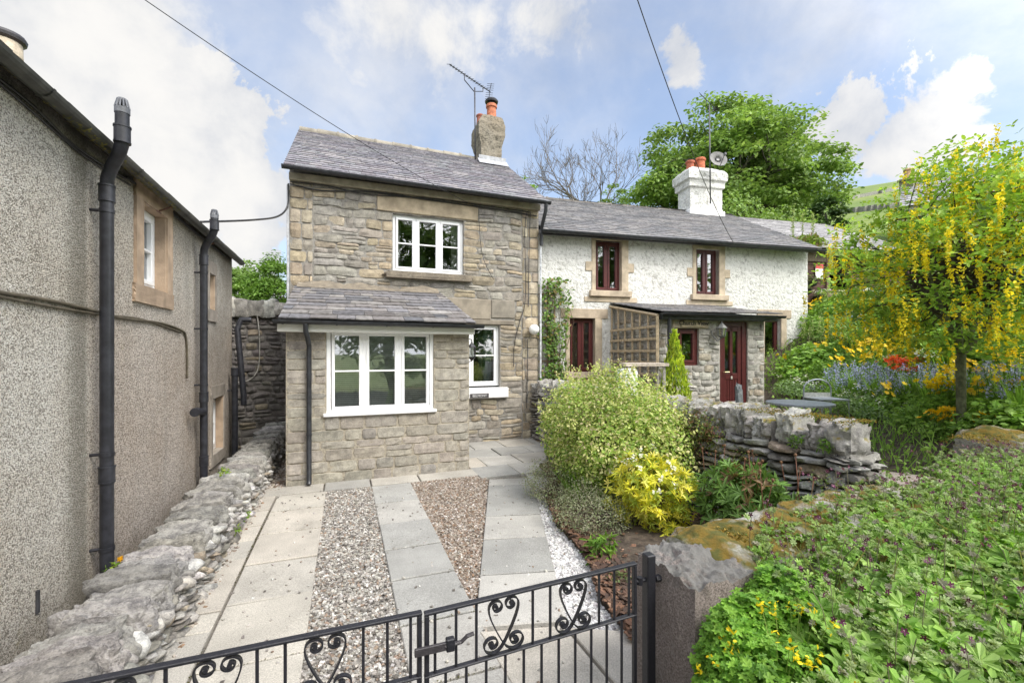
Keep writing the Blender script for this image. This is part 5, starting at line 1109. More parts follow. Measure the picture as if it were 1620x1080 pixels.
# ================================================================== VEGETATION
def ell_points(n, rng, shell=.45, p=1.0):
    d = rng.normal(size=(n, 3)); d /= np.linalg.norm(d, axis=1, keepdims=True); r = (shell+(1-shell)*rng.random(n)**p); return d, r
def twigs(mb, base, tips, r0, col, rng, n=4, bend=.15):
    for t in tips:
        b = np.asarray(base)+rng.normal(size=3)*(.05, .05, 0); mid = (b+t)/2+rng.normal(size=3)*bend*np.linalg.norm(t-b)*.4+(0, 0, .1*np.linalg.norm(t-b)); mb.tube([b, mid, t], [r0, r0*.6, r0*.25], n, col, cap=False)
def bush(name, label, cat, c, rad, n, tm, size, cols, seed, lump=.35, freq=3.2, upb=.5, shell=.45, ntw=24, zmin=-.9, tcol=(.10, .07, .05), group=None, tr=.006, fol='foliage', shoots=0, shoot_len=.2):
    rng = np.random.default_rng(seed); c = np.asarray(c, float); rad = np.asarray(rad, float); o = thing(name, label, cat, (c[0], c[1], c[2]-rad[2]*.95), group)
    d, r = ell_points(n, rng, shell, .7); k = 1+lump*fbm(d*freq/2+seed*1.7, 3, seed); d = d[r > 0]; keep = d[:, 2] > zmin; d, r, k = d[keep], r[keep], k[keep]
    P = c+d*(r*k)[:, None]*rad; cl = palette(cols, len(P), rng, .18)
    patch = fbm(P*4.0/np.mean(rad)*.6, 2, seed+4); cl = cl*(1+.35*patch)[:, None]
    N = d*.6+rng.normal(size=d.shape)*.55+(0, 0, upb); m = MB(); m.leaves(tm, P, N, rng.uniform(*size, len(P)), np.clip(cl, 0, 1), rng=rng)
    if shoots:
        dd, _ = ell_points(shoots, rng); dd[:, 2] = np.abs(dd[:, 2])*1.2+.2; dd /= np.linalg.norm(dd, axis=1, keepdims=True)
        for q in dd:
            b = c+q*rad*(1+lump*.2); L = shoot_len*rng.uniform(.5, 1.2); t = q*.5+rng.normal(size=3)*.3+(0, 0, .9); t /= np.linalg.norm(t); ks = rng.integers(6, 11); f = np.linspace(.0, 1, ks)[:, None]
            m.leaves(tm, b+t*L*f, rng.normal(size=(ks, 3))+t*.3, np.mean(size)*(1.05-.4*f[:, 0]), palette(cols[:2], ks, rng, .2), rng=rng)
    m.build(fol, LEAF, o)
    if ntw:
        idx = rng.integers(0, len(P), ntw); m = MB(); twigs(m, c-(0, 0, rad[2]*.95), c+(P[idx]-c)*.92, tr, tcol, rng); m.build('stems', BARK, o)
    return o
# --- variegated bush and the bed plants
VG = [(.54, .59, .21, 4), (.64, .61, .31, 2.4), (.34, .47, .10, 4), (.19, .31, .06, 2.2), (.70, .60, .40, .7)]
bush('variegated_bush', 'large cream and green variegated bush in front of the dry stone garden wall', 'bush', (3.22, 4.98, .82), (.80, 1.30, .82), 33000, OVAL, (.028, .052), VG, 101, lump=.26, freq=4.5, shell=.50, ntw=160, shoots=150, shoot_len=.15)
CHY = [(.74, .68, .08, 4), (.60, .62, .09, 3), (.80, .74, .22, 2.5), (.36, .44, .07, 2)]
ch = bush('golden_shrub', 'golden yellow shrub with white blossom at the foot of the variegated bush', 'bush', (2.99, 3.80, .43), (.40, .42, .44), 560, LWHORL, (.06, .10), CHY, 102, lump=.35, shell=.5, ntw=40)
rng = np.random.default_rng(5); d, r = ell_points(160, rng, .95); d = d[(d[:, 2] > .2)]; P = np.array((2.99, 3.80, .43))+d*(.41, .43, .49); keep = fbm(P*6, 2, 3) > .05; P = P[keep]; m = MB()
for q in P:
    k = 5; m.leaves(FLOWER, q+rng.normal(size=(k, 3))*.018, rng.normal(size=(k, 3))*.5+(-.3, -.6, .8), .014, (.85, .84, .78), rng=rng)
m.build('blossom', LEAF, ch)
GRN = [(.29, .32, .19, 4), (.36, .37, .26, 3), (.20, .25, .12, 3), (.36, .32, .24, 1)]
bush('thyme_bush', 'grey green wiry low shrub beside the white chippings, nearer the variegated bush', 'bush', (2.52, 5.1, .22), (.42, .55, .34), 9000, OVAL, (.010, .022), GRN, 103, lump=.45, freq=5, ntw=120, tcol=(.20, .16, .12), tr=.004)
bush('thyme_bush', 'grey green wiry low shrub beside the golden shrub and the bark mulch', 'bush', (2.46, 4.1, .20), (.46, .50, .32), 9500, OVAL, (.010, .022), GRN, 104, lump=.45, freq=5, ntw=160, tcol=(.22, .18, .14), tr=.004)
LGR = [(.13, .26, .035, 3), (.20, .34, .05, 3), (.09, .18, .03, 1)]
bush('herb_plant', 'small bright green leafy plant on the bark mulch by the grey shrub', 'plant', (2.18, 3.45, .12), (.16, .16, .13), 180, LANCE, (.06, .11), LGR, 105, ntw=0)
bush('herb_plant', 'tiny grey green seedling on the mulch near the gate pillar', 'plant', (2.05, 3.0, .09), (.10, .10, .08), 150, OVAL, (.02, .04), [(.13, .17, .06)], 106, ntw=0)
def grass_clump(name, label, c, rad, n, L, cols, seed, group=None):
    rng = np.random.default_rng(seed); o_ = MB(); a = rng.uniform(0, 6.28, n); r = rad*np.sqrt(rng.random(n)); P = np.stack([c[0]+r*np.cos(a), c[1]+r*np.sin(a), np.full(n, c[2])], 1); le = rng.uniform(.2, .9, n)
    up = np.stack([np.cos(a)*le, np.sin(a)*le, np.ones(n)], 1); N = np.stack([-np.cos(a), -np.sin(a), le], 1); o_.leaves(BLADE, P, N, rng.uniform(*L, n), palette(cols, n, rng, .2), rng=rng, up=up); o = o_.build(name, LEAF); return tag(o, label, 'plant', group)
grass_clump('grass_clump', 'clump of long thin green blades between the grey shrub and the variegated bush', (2.72, 4.65, .08), .2, 160, (.3, .6), LGR, 107)
PEO = [(.14, .25, .06, 3), (.18, .31, .08, 3), (.10, .18, .045, 2), (.24, .16, .09, 1)]
pe = bush('peony_plant', 'dark green peony with red stalks and round buds before the dry stone wall', 'plant', (3.42, 3.0, .50), (.36, .55, .36), 380, LWHORL, (.08, .14), PEO, 108, lump=.3, shell=.3, ntw=50, tcol=(.20, .06, .045), tr=.006)
m = MB(); rng = np.random.default_rng(8)
for k in range(16):
    b = np.array((3.42, 3.0, .5))+rng.normal(size=3)*(.16, .28, .03); t = b+(rng.normal()*.05, rng.normal()*.05, rng.uniform(.38, .56)); m.tube([b, t], [.004, .003], 5, (.20, .09, .055)); m.rocks([t], (.010, .010, .012), 0, (.26, .15, .09), n=4, rnd=.9, amp=0)
m.build('bud_stalks', LEAF, pe, smooth=True)
WPL = [(.19, .22, .06, 3), (.26, .16, .08, 2), (.12, .17, .04, 3), (.30, .13, .10, 1)]
bush('wall_plant', 'reddish green creeping plant on the garden wall face beside the variegated bush', 'plant', (3.80, 3.95, 1.0), (.16, .42, .30), 1500, OVAL, (.018, .04), WPL, 109, lump=.6, ntw=20, shell=.2)
bush('wall_plant', 'small reddish green plant low on the garden wall under its cope stones', 'plant', (3.80, 3.35, .78), (.10, .26, .16), 500, OVAL, (.015, .035), WPL, 110, lump=.6, ntw=8, shell=.2)
for i, (px, py, lb) in enumerate(((1258, 697, 'small green fern tucked between cope stones of the garden wall, farther from the end boulder'), (1305, 705, 'small green fern under the cope stones nearest the end boulder'))):
    p = at_x(px, py, 3.83); bush('fern', lb, 'plant', p, (.04, .06, .06), 70, LANCE, (.03, .06), LGR, 111+i, ntw=0)
moss_tufts(PWL, ((3.84, 4.26), (2.4, 3.6)), 2200, 14, cols=((.32, .20, .03), (.22, .17, .03), (.12, .15, .03)), zf=lambda x, y: 1.31+0*x)
for i, (px, py, X_, lb) in enumerate(((183, 905, -1.52, 'green corydalis with a yellow flower at the foot of the near waste pipe'), (388, 815, -1.02, 'small bright green fern on the low wall face beside the path, farthest up the drive'), (372, 838, -1.02, 'small green fern low on the wall face beside the narrow slabs'), (291, 1000, -1.02, 'small yellow green fern on the low wall face nearest the gate'), (355, 745, -1.25, 'tiny fern growing on the rounded coping of the low wall'))):
    p = at_x(px, py, X_); o = bush('fern', lb, 'plant', p, (.05, .07, .05) if i else (.09, .13, .06), 90 if i else 220, OVAL, (.015, .035), [(.17, .30, .04, 3), (.28, .36, .05, 2)], 121+i, ntw=0)
    if i == 0: m = MB(); m.leaves(FLOWER, p+RNG.normal(size=(9, 3))*.005+(0.02, 0.02, .09), RNG.normal(size=(9, 3)), .02, (.75, .42, .02)); m.build('flowers', LEAF, o)
# --- geranium bank in the street verge
def bank_z(x, y): return 1.03-.16*np.clip(1.75-y, 0, 2)+.07*fbm(np.stack([x*1.6, y*1.6, x*0], -1), 2, 7)-.10*np.clip(y-1.75, 0, 1)
rng = np.random.default_rng(131); n = 7200; x = rng.uniform(1.25, 7.2, n*2); y = rng.uniform(.15, 2.15, n*2); ok = (x > 1.62+.25*np.sin(y*5)*.3+np.clip(y-1.5, 0, 1)*1.25) | ((y < .95) & (x > 1.25)); ok &= (rng.random(2*n) < np.clip(1.5-.12*x, .55, 1)) & ((x > 4.2) | (y < 1.60+.12*(x-1.6)+rng.normal(size=2*n)*.05)); x, y = x[ok], y[ok]
dep = rng.random(len(x))**1.5*.30; z = bank_z(x, y)-dep; m = MB()
GE = [(.23, .40, .075, 4), (.29, .47, .10, 4), (.17, .31, .06, 2), (.37, .53, .15, 2)]
sl_ = np.where(y > 1.25, rng.uniform(.022, .052, len(x)), rng.uniform(.034, .085, len(x))); lowf = y < 1.3
N = np.stack([rng.normal(size=len(x))*.45-.12, rng.normal(size=len(x))*.45-.25, np.ones(len(x))], 1)
m.leaves(PALM, np.stack([x, y, z], 1), N, sl_, palette(GE, len(x), rng, .16), rng=rng)
k = rng.random(len(x)) < .38; xx, yy = x[k], y[k]; zz_ = bank_z(xx, yy)+rng.uniform(.0, .09, k.sum())*np.clip((yy-.7)*1.5, 0, 1)
m.leaves(cluster(PALM, 3, 9), np.stack([xx, yy, zz_], 1), rng.normal(size=(len(xx), 3))*.5+(0, -.1, 1), rng.uniform(.014, .028, len(xx)), palette([(.30, .40, .15, 3), (.36, .45, .21, 2), (.34, .33, .25, 1)], len(xx), rng), rng=rng)
nb = 420; xb = rng.uniform(1.9, 6.5, nb); yb = rng.uniform(.6, 1.7, nb); zb_ = bank_z(xb, yb)
m.leaves(BLADE, np.stack([xb, yb, zb_-.1], 1), rng.normal(size=(nb, 3))*(1, 1, .2), rng.uniform(.12, .26, nb), palette([(.24, .34, .09, 3), (.30, .30, .12, 1)], nb, rng), rng=rng, up=np.stack([rng.normal(size=nb)*.5, rng.normal(size=nb)*.5, np.ones(nb)], 1))
m.leaves(PALM, np.stack([xb, yb, zb_-.05], 1)[:160], rng.normal(size=(160, 3))*.6+(0, -.3, 1), rng.uniform(.025, .05, 160), palette([(.34, .30, .08), (.30, .20, .08), (.38, .40, .12)], 160, rng), rng=rng)
gm = m.build('geranium_bank', LEAF); tag(gm, 'bank of lobed green geranium leaves filling the verge before the front wall', 'ground cover', kind='stuff')
m = MB(); kk = rng.choice(len(x), 1500); xf, yf = x[kk], y[kk]; s_ = (yf > .75) & (rng.random(len(xf)) < np.clip((yf-.55)*.7, .08, .6)) & (fbm(np.stack([xf*2.2, yf*2.2, xf*0], 1), 2, 2) > -.32); xf, yf = xf[s_], yf[s_]; zb = bank_z(xf, yf); zt = zb+rng.uniform(.05, .18, len(xf))
for a, b, c0_, c1_ in zip(xf, yf, zb, zt):
    dx, dy = rng.normal(size=2)*.03; m.tube([(a, b, c0_-.1), (a+dx*.5, b+dy*.5, (c0_+c1_)/2), (a+dx, b+dy, c1_)], .0016, 3, (.22, .20, .14), cap=False)
    h = rng.integers(2, 5); P = np.array((a+dx, b+dy, c1_))+rng.normal(size=(h, 3))*(.022, .022, .016); nf_ = rng.normal(size=(h, 3))*.5+(-.35, -.8, .35)
    m.leaves(FLOWER, P[:2], nf_[:2], rng.uniform(.0085, .0125, min(h, 2)), palette([(.085, .018, .05, 3), (.13, .03, .085, 2)], min(h, 2), rng), rng=rng)
    m.leaves(OVAL, P[:2]-nf_[:2]*-.003, nf_[:2], .005, (.6, .5, .45), rng=rng)
    if h > 2: m.leaves(OVAL, P[2:], rng.normal(size=(h-2, 3)), .013, palette([(.30, .27, .24), (.24, .26, .15), (.36, .26, .28)], h-2, rng), rng=rng)
tag(m.build('geranium_flowers', LEAF), 'tiny dark purple geranium flowers on thin stalks over the leafy bank', 'flowers', kind='stuff')
# creeping ground plants by the gap at the wall end
rng = np.random.default_rng(133); n = 3800; x = rng.uniform(3.55, 6.2, n); y = rng.uniform(1.7, 2.6, n); z = np.maximum(.86+.12*fbm(np.stack([x*2, y*2, x*0], 1), 3, 5), 0)*np.where((x > 4.0) & (x < 5.4), 1.0, 1.02)-.25*np.clip(y-2.15, 0, 1)*0; m = MB()
z -= np.where((x > 4.25) & (x < 5.2) & (y > 2.15), .25, 0)
m.leaves(OVAL, np.stack([x, y, z+rng.uniform(-.06, .05, n)], 1), rng.normal(size=(n, 3))*.6+(0, 0, 1), rng.uniform(.015, .035, n), palette([(.11, .17, .045, 3), (.15, .17, .07, 2), (.19, .13, .08, 1)], n, rng), rng=rng)
tag(m.build('creeping_ground_cover', LEAF), 'low creeping green plants over the gap at the end of the garden wall', 'ground cover', kind='stuff')
# corydalis mound
CO = [(.19, .38, .05, 4), (.25, .45, .065, 3), (.13, .28, .04, 2)]
rng = np.random.default_rng(141); co = thing('corydalis_mound', 'bright green ferny mound with yellow flowers against the stone gate pillar', 'plant', (1.42, 1.10, 0)); m = MB()
for c, rad, n in (((1.42, 1.12, .48), (.32, .24, .46), 2600), ((1.30, .98, .40), (.26, .22, .42), 1800), ((1.58, 1.32, .58), (.14, .16, .36), 800), ((1.62, .95, .40), (.3, .25, .42), 1500), ((1.44, 1.26, .66), (.24, .13, .36), 2000), ((1.68, 1.32, .70), (.16, .18, .36), 1300)):
    d, r = ell_points(n, rng, .72, .5); d[:, 2] = np.abs(d[:, 2])*1.0-.15; P = np.array(c)+d*np.array(rad)*(r*(1+.25*fbm(d*2.5+c[0], 3, 3)))[:, None]; m.leaves(WHORL, P, d*.6+rng.normal(size=d.shape)*.35+(0, -.1, .7), rng.uniform(.014, .026, n), palette(CO, n, rng, .15), rng=rng)
m.build('foliage', LEAF, co); m = MB()
for k in range(70):
    d = rng.normal(size=3); d[2] = abs(d[2])+.3; d /= np.linalg.norm(d); P = np.array((1.46, 1.12, .48))+d*(.36, .27, .50); h = rng.integers(4, 8)
    m.tube([P-d*.1, P+(0, 0, .02)], .001, 3, (.3, .40, .1), cap=False); m.leaves(OVAL, P+(0, 0, .02)+rng.normal(size=(h, 3))*.008, rng.normal(size=(h, 3)), rng.uniform(.012, .021, h), palette([(.88, .72, .03), (.85, .62, .02)], h, rng), rng=rng)
m.build('flowers', LEAF, co)
# --- trees
def limb(mb, A, B, r0, r1, col, rng, n=6, bend=.12, seg=7):
    A, B = np.asarray(A, float), np.asarray(B, float); L = np.linalg.norm(B-A); f = np.linspace(0, 1, n)[:, None]; w = rng.normal(size=3)*bend*L; w2 = rng.normal(size=3)*bend*.6*L
    P = A+(B-A)*f+w*np.sin(f*math.pi)+w2*np.sin(f*2*math.pi); mb.tube(P, r0+(r1-r0)*f[:, 0], seg, col, cap=False); return P
def tree(name, label, base, cc, rad, ncl, nleaf, lsize, crad, cols, seed, trunk_r, group=None, tm=OVAL, bark=(.09, .08, .065), flat=.5, shell=.35, nl=26, lump=.3, cat='tree', zlow=-.75):
    rng = np.random.default_rng(seed); base, cc, rad = map(lambda v: np.asarray(v, float), (base, cc, rad)); o = thing(name, label, cat, tuple(base), group)
    d, r = ell_points(ncl, rng, shell, .6); keep = d[:, 2] > zlow; d, r = d[keep], r[keep]; CL = cc+d*(r*(1+lump*fbm(d*1.8+seed, 3, seed)))[:, None]*rad
    m = MB()
    for c in CL:
        s = crad*rng.uniform(.6, 1.25); k = int(nleaf*rng.uniform(.6, 1.2)); q = rng.normal(size=(k, 3)); q /= np.linalg.norm(q, axis=1, keepdims=True); rr = rng.random(k)**.45
        dn = (c-cc)/rad; tilt_ = dn[:2]*-.35; P = c+q*rr[:, None]*np.array((s, s, s*flat)); P[:, 2] += ((P[:, :2]-c[:2])*tilt_).sum(1)
        tone = rng.uniform(.78, 1.22); m.leaves(tm, P, q*.4+rng.normal(size=(k, 3))*.4+(0, 0, .9), rng.uniform(*lsize, k), np.clip(palette(cols, k, rng, .15)*tone, 0, 1), rng=rng)
    m.build('crown', LEAF, o); m = MB(); top = cc+(0, 0, rad[2]*.25); tp = limb(m, base-(0, 0, .3), top, trunk_r, trunk_r*.3, bark, rng, 9, .03, 10)
    for c in CL[rng.choice(len(CL), min(nl, len(CL)), replace=False)]:
        a = tp[rng.integers(3, 8)]; P = limb(m, a, a+(c-a)*.9, trunk_r*.32, trunk_r*.05, bark, rng, 6, .10, 6)
        for q in range(2): limb(m, P[3], P[3]+(c-P[3])*.8+rng.normal(size=3)*crad*.3, trunk_r*.12, trunk_r*.03, bark, rng, 4, .1, 4)
    m.build('trunk', BARK, o, smooth=True); return o
SYC = [(.20, .31, .085, 4), (.25, .37, .105, 4), (.14, .23, .06, 2), (.31, .42, .14, 2)]
T = 27.0; b = at_t(1214, 385, T); cc = at_t(1150, 298, T)
tree('sycamore_tree', 'huge broad green sycamore standing behind the white cottage chimney', b, cc, (5.8, 5.6, 4.7), 340, 200, (.17, .30), 1.25, SYC, 201, .48, flat=.42, shell=.35, nl=60, lump=.28, zlow=-.55)
DG = [(.07, .15, .03, 4), (.10, .20, .04, 3), (.05, .11, .025, 2)]
for i, (px, py, w, h, t, lab, cols) in enumerate(((392, 462, 42, 34, 38, 'round green tree over the alley wall nearest the roughcast house', SYC), (442, 462, 40, 42, 34, 'yellow green tree over the alley wall next to the stone cottage corner', [(.16, .27, .05, 3), (.12, .22, .04, 3)]))):
    c = at_t(px, py, t); tree('broadleaf_tree', lab, (c[0], c[1], 2.0), c, (w/700*t*1.15, w/700*t, h/700*t*1.25), 80, 150, (.16, .28), .8, cols, 210+i, .18, nl=8, lump=.4)
c = at_t(972, 300, 30); tree('broadleaf_tree', 'small pale green treetop peeping over the white cottage ridge under the bare tree', (c[0], c[1], 6), c-(0, 0, .6), (1.0, 1.0, .9), 20, 60, (.10, .2), .4, [(.22, .32, .07)], 215, .08, nl=5)
c = at_t(838, 287, 26); tree('broadleaf_tree', 'small green treetop at the joint of the two slate roofs', (c[0], c[1], 6), c-(0, 0, .5), (.7, .7, .7), 12, 50, (.10, .18), .32, [(.22, .34, .06)], 216, .06, nl=4)
c = at_t(1306, 345, 22); tree('conifer_tree', 'dark green conifer at the right edge of the big sycamore', (c[0], c[1], 6), c, (.9, .9, 1.1), 40, 90, (.10, .2), .35, [(.05, .10, .03, 3), (.08, .13, .04, 1)], 217, .10, nl=8)
# bare tree
def bare_tree(base, H, lean, seed, mb, rng, lev=0, r=.16):
    pass
rng = np.random.default_rng(77); m = MB(); col = (.12, .105, .09)
def grow(p, d, L, r, lev):
    n = 4; P = [p]; dd = d.copy()
    for i in range(n):
        dd = dd+rng.normal(size=3)*.13+np.array((0, 0, .05)); dd /= np.linalg.norm(dd); P.append(P[-1]+dd*L/n)
    m.tube(P, np.linspace(r, r*.55, n+1), 5 if lev < 2 else 3, col, cap=False)
    if lev >= 5: return
    kids = 3 if lev < 4 else 3
    for k in range(kids):
        q = P[rng.integers(2, n+1)] if k else P[-1]; a = rng.normal(size=3); a -= dd*np.dot(a, dd); a /= np.linalg.norm(a); nd = dd*.8+a*rng.uniform(.35, .75); nd[2] += .12; nd /= np.linalg.norm(nd); grow(q, nd, L*rng.uniform(.62, .84), max(r*.52, .014), lev+1)
T = 34.0; bb = at_t(938, 345, T); bb[2] -= 1.5
for (dx, dz, L, r) in ((-.25, 1, 3.0, .17), (.28, 1, 2.9, .15), (-.75, .9, 2.7, .12), (-1.25, .95, 2.3, .09)):
    d = np.array((dx*ct, -dx*st, dz)); d /= np.linalg.norm(d); grow(bb.copy(), d, L, r, 0)
tag(m.build('bare_tree', BARK), 'leafless grey branching tree rising behind the white cottage ridge', 'tree')
# laburnum
T = 5.0; lb_ = at_t(1523, 697, T); lcc = at_t(1525, 418, T); rng = np.random.default_rng(91)
LB = thing('laburnum_tree', 'laburnum tree hung with long yellow flower tassels over the flower bed', 'tree', tuple(lb_)); rad = np.array((1.40, 1.30, 1.10))
d, r = ell_points(250, rng, .45, .6); d = d[:, :]; CL = lcc+d*(r*(1+.28*fbm(d*2+3, 3, 4)))[:, None]*rad; CL = CL[CL[:, 2] > 1.85]; lat = (CL-lcc)@np.array((ct, -st, 0)); CL = CL[lat > -1.30+.80*np.maximum(CL[:, 2]-2.75, 0)]
top = [at_t(px, py, T+dt) for px, py, dt in ((1555, 232, 0), (1500, 250, .2), (1590, 262, -.2), (1610, 250, .3), (1450, 285, 0), (1575, 245, .1), (1540, 300, -.3), (1400, 330, .1), (1345, 400, 0), (1330, 470, .1), (1330, 435, -.1), (1360, 520, 0), (1480, 262, .1), (1530, 246, .2), (1620, 285, 0))]; CL = np.concatenate([CL, np.array(top)])
m = MB(); LL = [(.26, .42, .06, 4), (.34, .50, .075, 4), (.17, .30, .05, 2), (.44, .58, .11, 1.5)]
for c in CL:
    k = rng.integers(18, 30); q = rng.normal(size=(k, 3))*(.15, .15, .08); m.leaves(TRI, c+q, rng.normal(size=(k, 3))*.45+(0, -.1, .9), rng.uniform(.045, .085, k), palette(LL, k, rng, .2)*rng.uniform(.8, 1.2), rng=rng)
m.build('crown', LEAF, LB); m = MB()
for c in CL[:len(CL)-12]:
    for _ in range(rng.integers(1, 5) if c[2] > 2.2 else rng.integers(0, 3)):
        p = c+(c-lcc)*.06+rng.normal(size=3)*(.14, .14, .06); L = rng.uniform(.18, .42); k = int(L*170); f = rng.random(k); rr = .022*(1-f*.75)
        a = rng.uniform(0, 6.28, k); P = np.stack([p[0]+rr*np.cos(a)+f*L*rng.normal()*.04, p[1]+rr*np.sin(a), p[2]-f*L], 1)
        m.leaves(OVAL, P, np.stack([np.cos(a), np.sin(a), a*0+.2], 1)+rng.normal(size=(k, 3))*.5, rng.uniform(.024, .042, k)*(1-.35*f), palette([(.90, .74, .03, 4), (.85, .66, .02, 2), (.80, .76, .07, 1)], k, rng, .12), rng=rng)
m.build('flower_tassels', LEAF, LB); m = MB(); bk = (.115, .125, .07); fork = lb_+(-.04, 0, .98)
m.tube([lb_-(0, 0, .3), lb_, lb_+(-.03, .0, .4), fork], [.058, .050, .042, .046], 12, bk, cap=False)
mains = [limb(m, fork, lcc+np.array(v), .032, .014, bk, rng, 7, .06, 8) for v in ((-.5, .1, .1), (.55, -.1, .15), (0, .5, .3), (.1, -.5, .2), (-.1, .1, .5), (.9, .2, -.1))]
for c in CL[::2]:
    pm = mains[rng.integers(len(mains))]; limb(m, pm[rng.integers(3, 7)], c, .016, .004, (.07, .06, .04), rng, 5, .08, 5)
m.build('trunk', BARK, LB, smooth=True)
# golden conifer, climber
c = at_t(1067, 566, 7.4); rng = np.random.default_rng(95); n = 3400; f = rng.random(n)**1.25; a = rng.uniform(0, 6.28, n); H = 1.75; rr = .37*(1-f)**.75*(.75+.3*rng.random(n)); co2 = thing('golden_conifer', 'narrow cone shaped yellow green conifer in front of the stone porch', 'tree', (c[0], c[1], .45)); m = MB()
P = np.stack([c[0]+rr*np.cos(a), c[1]+rr*np.sin(a), .48+f*H], 1); up = np.stack([np.cos(a)*.5, np.sin(a)*.5, np.ones(n)], 1); m.leaves(LANCE, P, np.stack([np.cos(a), np.sin(a), a*0+.2], 1)+rng.normal(size=(n, 3))*.3, rng.uniform(.06, .12, n), palette([(.52, .60, .05, 3), (.40, .52, .05, 3), (.25, .38, .04, 2)], n, rng), rng=rng, up=up); m.build('crown', LEAF, co2); m = MB(); m.tube([(c[0], c[1], .3), (c[0], c[1], 1.9)], [.035, .01], 6, (.1, .07, .05)); m.build('trunk', BARK, co2)
CT = thing('climber_trellis', 'narrow batten trellis against the white cottage wall beside the stone cottage', 'trellis', tuple(Wp(.35, -.08, .9))); m = MB(tfW)
sa_, zt_ = whp(862, 445, -.06)
for s_ in (.10, .26, .42): m.box((s_-.018, -.07, .9), (s_+.018, -.045, zt_), .003, (.24, .17, .11))
for z in np.arange(1.2, zt_, .5): m.box((.05, -.05, z), (.48, -.03, z+.03), .003, (.24, .17, .11))
m.build('battens', WOOD, CT); CB = thing('climbing_plant', 'leafy green climber trained up the battens beside the stone cottage', 'plant', tuple(Wp(.35, -.15, .5))); rng = np.random.default_rng(97); n = 1500
s_ = .05+rng.beta(2, 2, n)*.75; z = .9+(rng.random(n)**.85)*(zt_-.85); s_ += .14*fbm(np.stack([z*2, z*0, z*0], 1), 2, 3); keep = fbm(np.stack([s_*5, z*3, z*0], 1), 2, 8) > -.22; s_, z = s_[keep], z[keep]; P = tfW(np.stack([s_, -.08-rng.random(len(s_))*.16, z], 1)); m = MB()
m.leaves(OVAL, P, rng.normal(size=P.shape)*.5+(-.1, -1, .5), rng.uniform(.05, .10, len(P)), palette([(.12, .22, .04, 3), (.17, .28, .06, 3), (.28, .22, .08, 1), (.08, .14, .03, 2)], len(P), rng), rng=rng); m.build('foliage', LEAF, CB)
m = MB()
for k in range(9):
    ss_ = rng.uniform(.1, .6); m.tube([Wp(ss_, -.08, .6), Wp(ss_+rng.normal()*.08, -.1, 1.6), Wp(ss_+rng.normal()*.15, -.12, 2.6), Wp(ss_+rng.normal()*.2, -.12, 3.3)], [.012, .009, .006, .003], 5, (.12, .08, .05))
m.build('stems', BARK, CB)
# --- shed, furniture, steps
SHD = thing('timber_shed', 'dark brown timber outbuilding with an open doorway under a turf edged slate roof', 'shed', tuple(Wp(9.3, .8, 2.7))); BRN = (.075, .035, .025); m = MB(tfW); sb_ = .8
for z in np.arange(2.6, 4.75, .13): m.box((7.55, sb_, z), (9.0, sb_+.04, z+.122), .006, np.array(BRN)*RNG.uniform(.75, 1.3)); m.box((9.95, sb_, z), (12.6, sb_+.04, z+.122), .006, np.array(BRN)*RNG.uniform(.75, 1.3))
m.build('board_wall', WOOD, SHD); m = MB(tfW); m.box((9.0, sb_-.05, 2.6), (9.1, sb_+.08, 4.75), .006, (.16, .10, .07)); m.box((9.86, sb_-.05, 2.6), (9.96, sb_+.08, 4.75), .006, (.16, .10, .07)); m.box((9.1, sb_+.02, 3.55), (9.86, sb_+.06, 3.74), .006, (.22, .17, .12)); m.box((7.4, sb_-.04, 4.52), (9.1, sb_+.0, 4.78), .006, (.15, .12, .08)); m.build('door_frame', WOOD, SHD)
m = MB(tfW); m.add([(7.5, 3.6, 2.5), (12.6, 3.6, 2.5), (12.6, 3.6, 4.8), (7.5, 3.6, 4.8)], [(0, 1, 2, 3)], (.03, .025, .02)); m.add([(7.5, sb_+.05, 2.6), (12.6, sb_+.05, 2.6), (12.6, 3.6, 2.6), (7.5, 3.6, 2.6)], [(0, 1, 2, 3)], (.06, .05, .04)); m.add([(12.6, sb_, 2.5), (12.6, 3.6, 2.5), (12.6, 3.6, 5.5), (12.6, sb_, 4.8)], [(0, 1, 2, 3)], (.06, .04, .03)); m.add([(7.55, sb_, 2.5), (7.55, 3.6, 2.5), (7.55, 3.6, 5.5), (7.55, sb_, 4.8)], [(0, 1, 2, 3)], (.06, .04, .03)); m.build('interior_wall', WOOD, SHD)
rng = np.random.default_rng(98); Sv = np.array((0, 3.6, 1.95)); Hq = np.linalg.norm(Sv); Sv /= Hq; m = MB(); slates(m, Wp(7.45, .5, 4.85), tdir((1, 0, 0)), tdir(Sv), 5.3, Hq, (.30, .24), (.3, .6), [np.array(c_) for c_ in ((.27, .26, .26), (.32, .31, .31), (.23, .22, .225))], rng, th=.02, lift=.03); m.build('roof', SLATE, SHD)
c = Wp(8.2, .75, 4.98); TF = bush('roof_turf', 'tangle of grass and dead stems growing on the shed roof edge by the white cottage', 'plant', c, (.85, .35, .24), 1500, LANCE, (.10, .24), [(.20, .30, .05, 3), (.27, .33, .08, 3), (.22, .16, .09, 2)], 151, ntw=120, tcol=(.16, .11, .07), lump=.5, shell=.2)
rng = np.random.default_rng(3)
for k in range(5):
    m = MB(); b = np.array(c)+(rng.uniform(-.6, .6), rng.uniform(-.1, .1), .1); hh = rng.uniform(.6, 1.1); m.tube([b, b+(0.02, 0, hh)], [.012, .006], 5, (.25, .32, .1)); f = rng.uniform(.35, 1, 40); m.leaves(OVAL, b+np.stack([rng.normal(size=40)*.02, rng.normal(size=40)*.02, f*hh], 1), rng.normal(size=(40, 3)), .05, (.33, .40, .14), rng=rng); m.build('flower_spire', LEAF, TF)
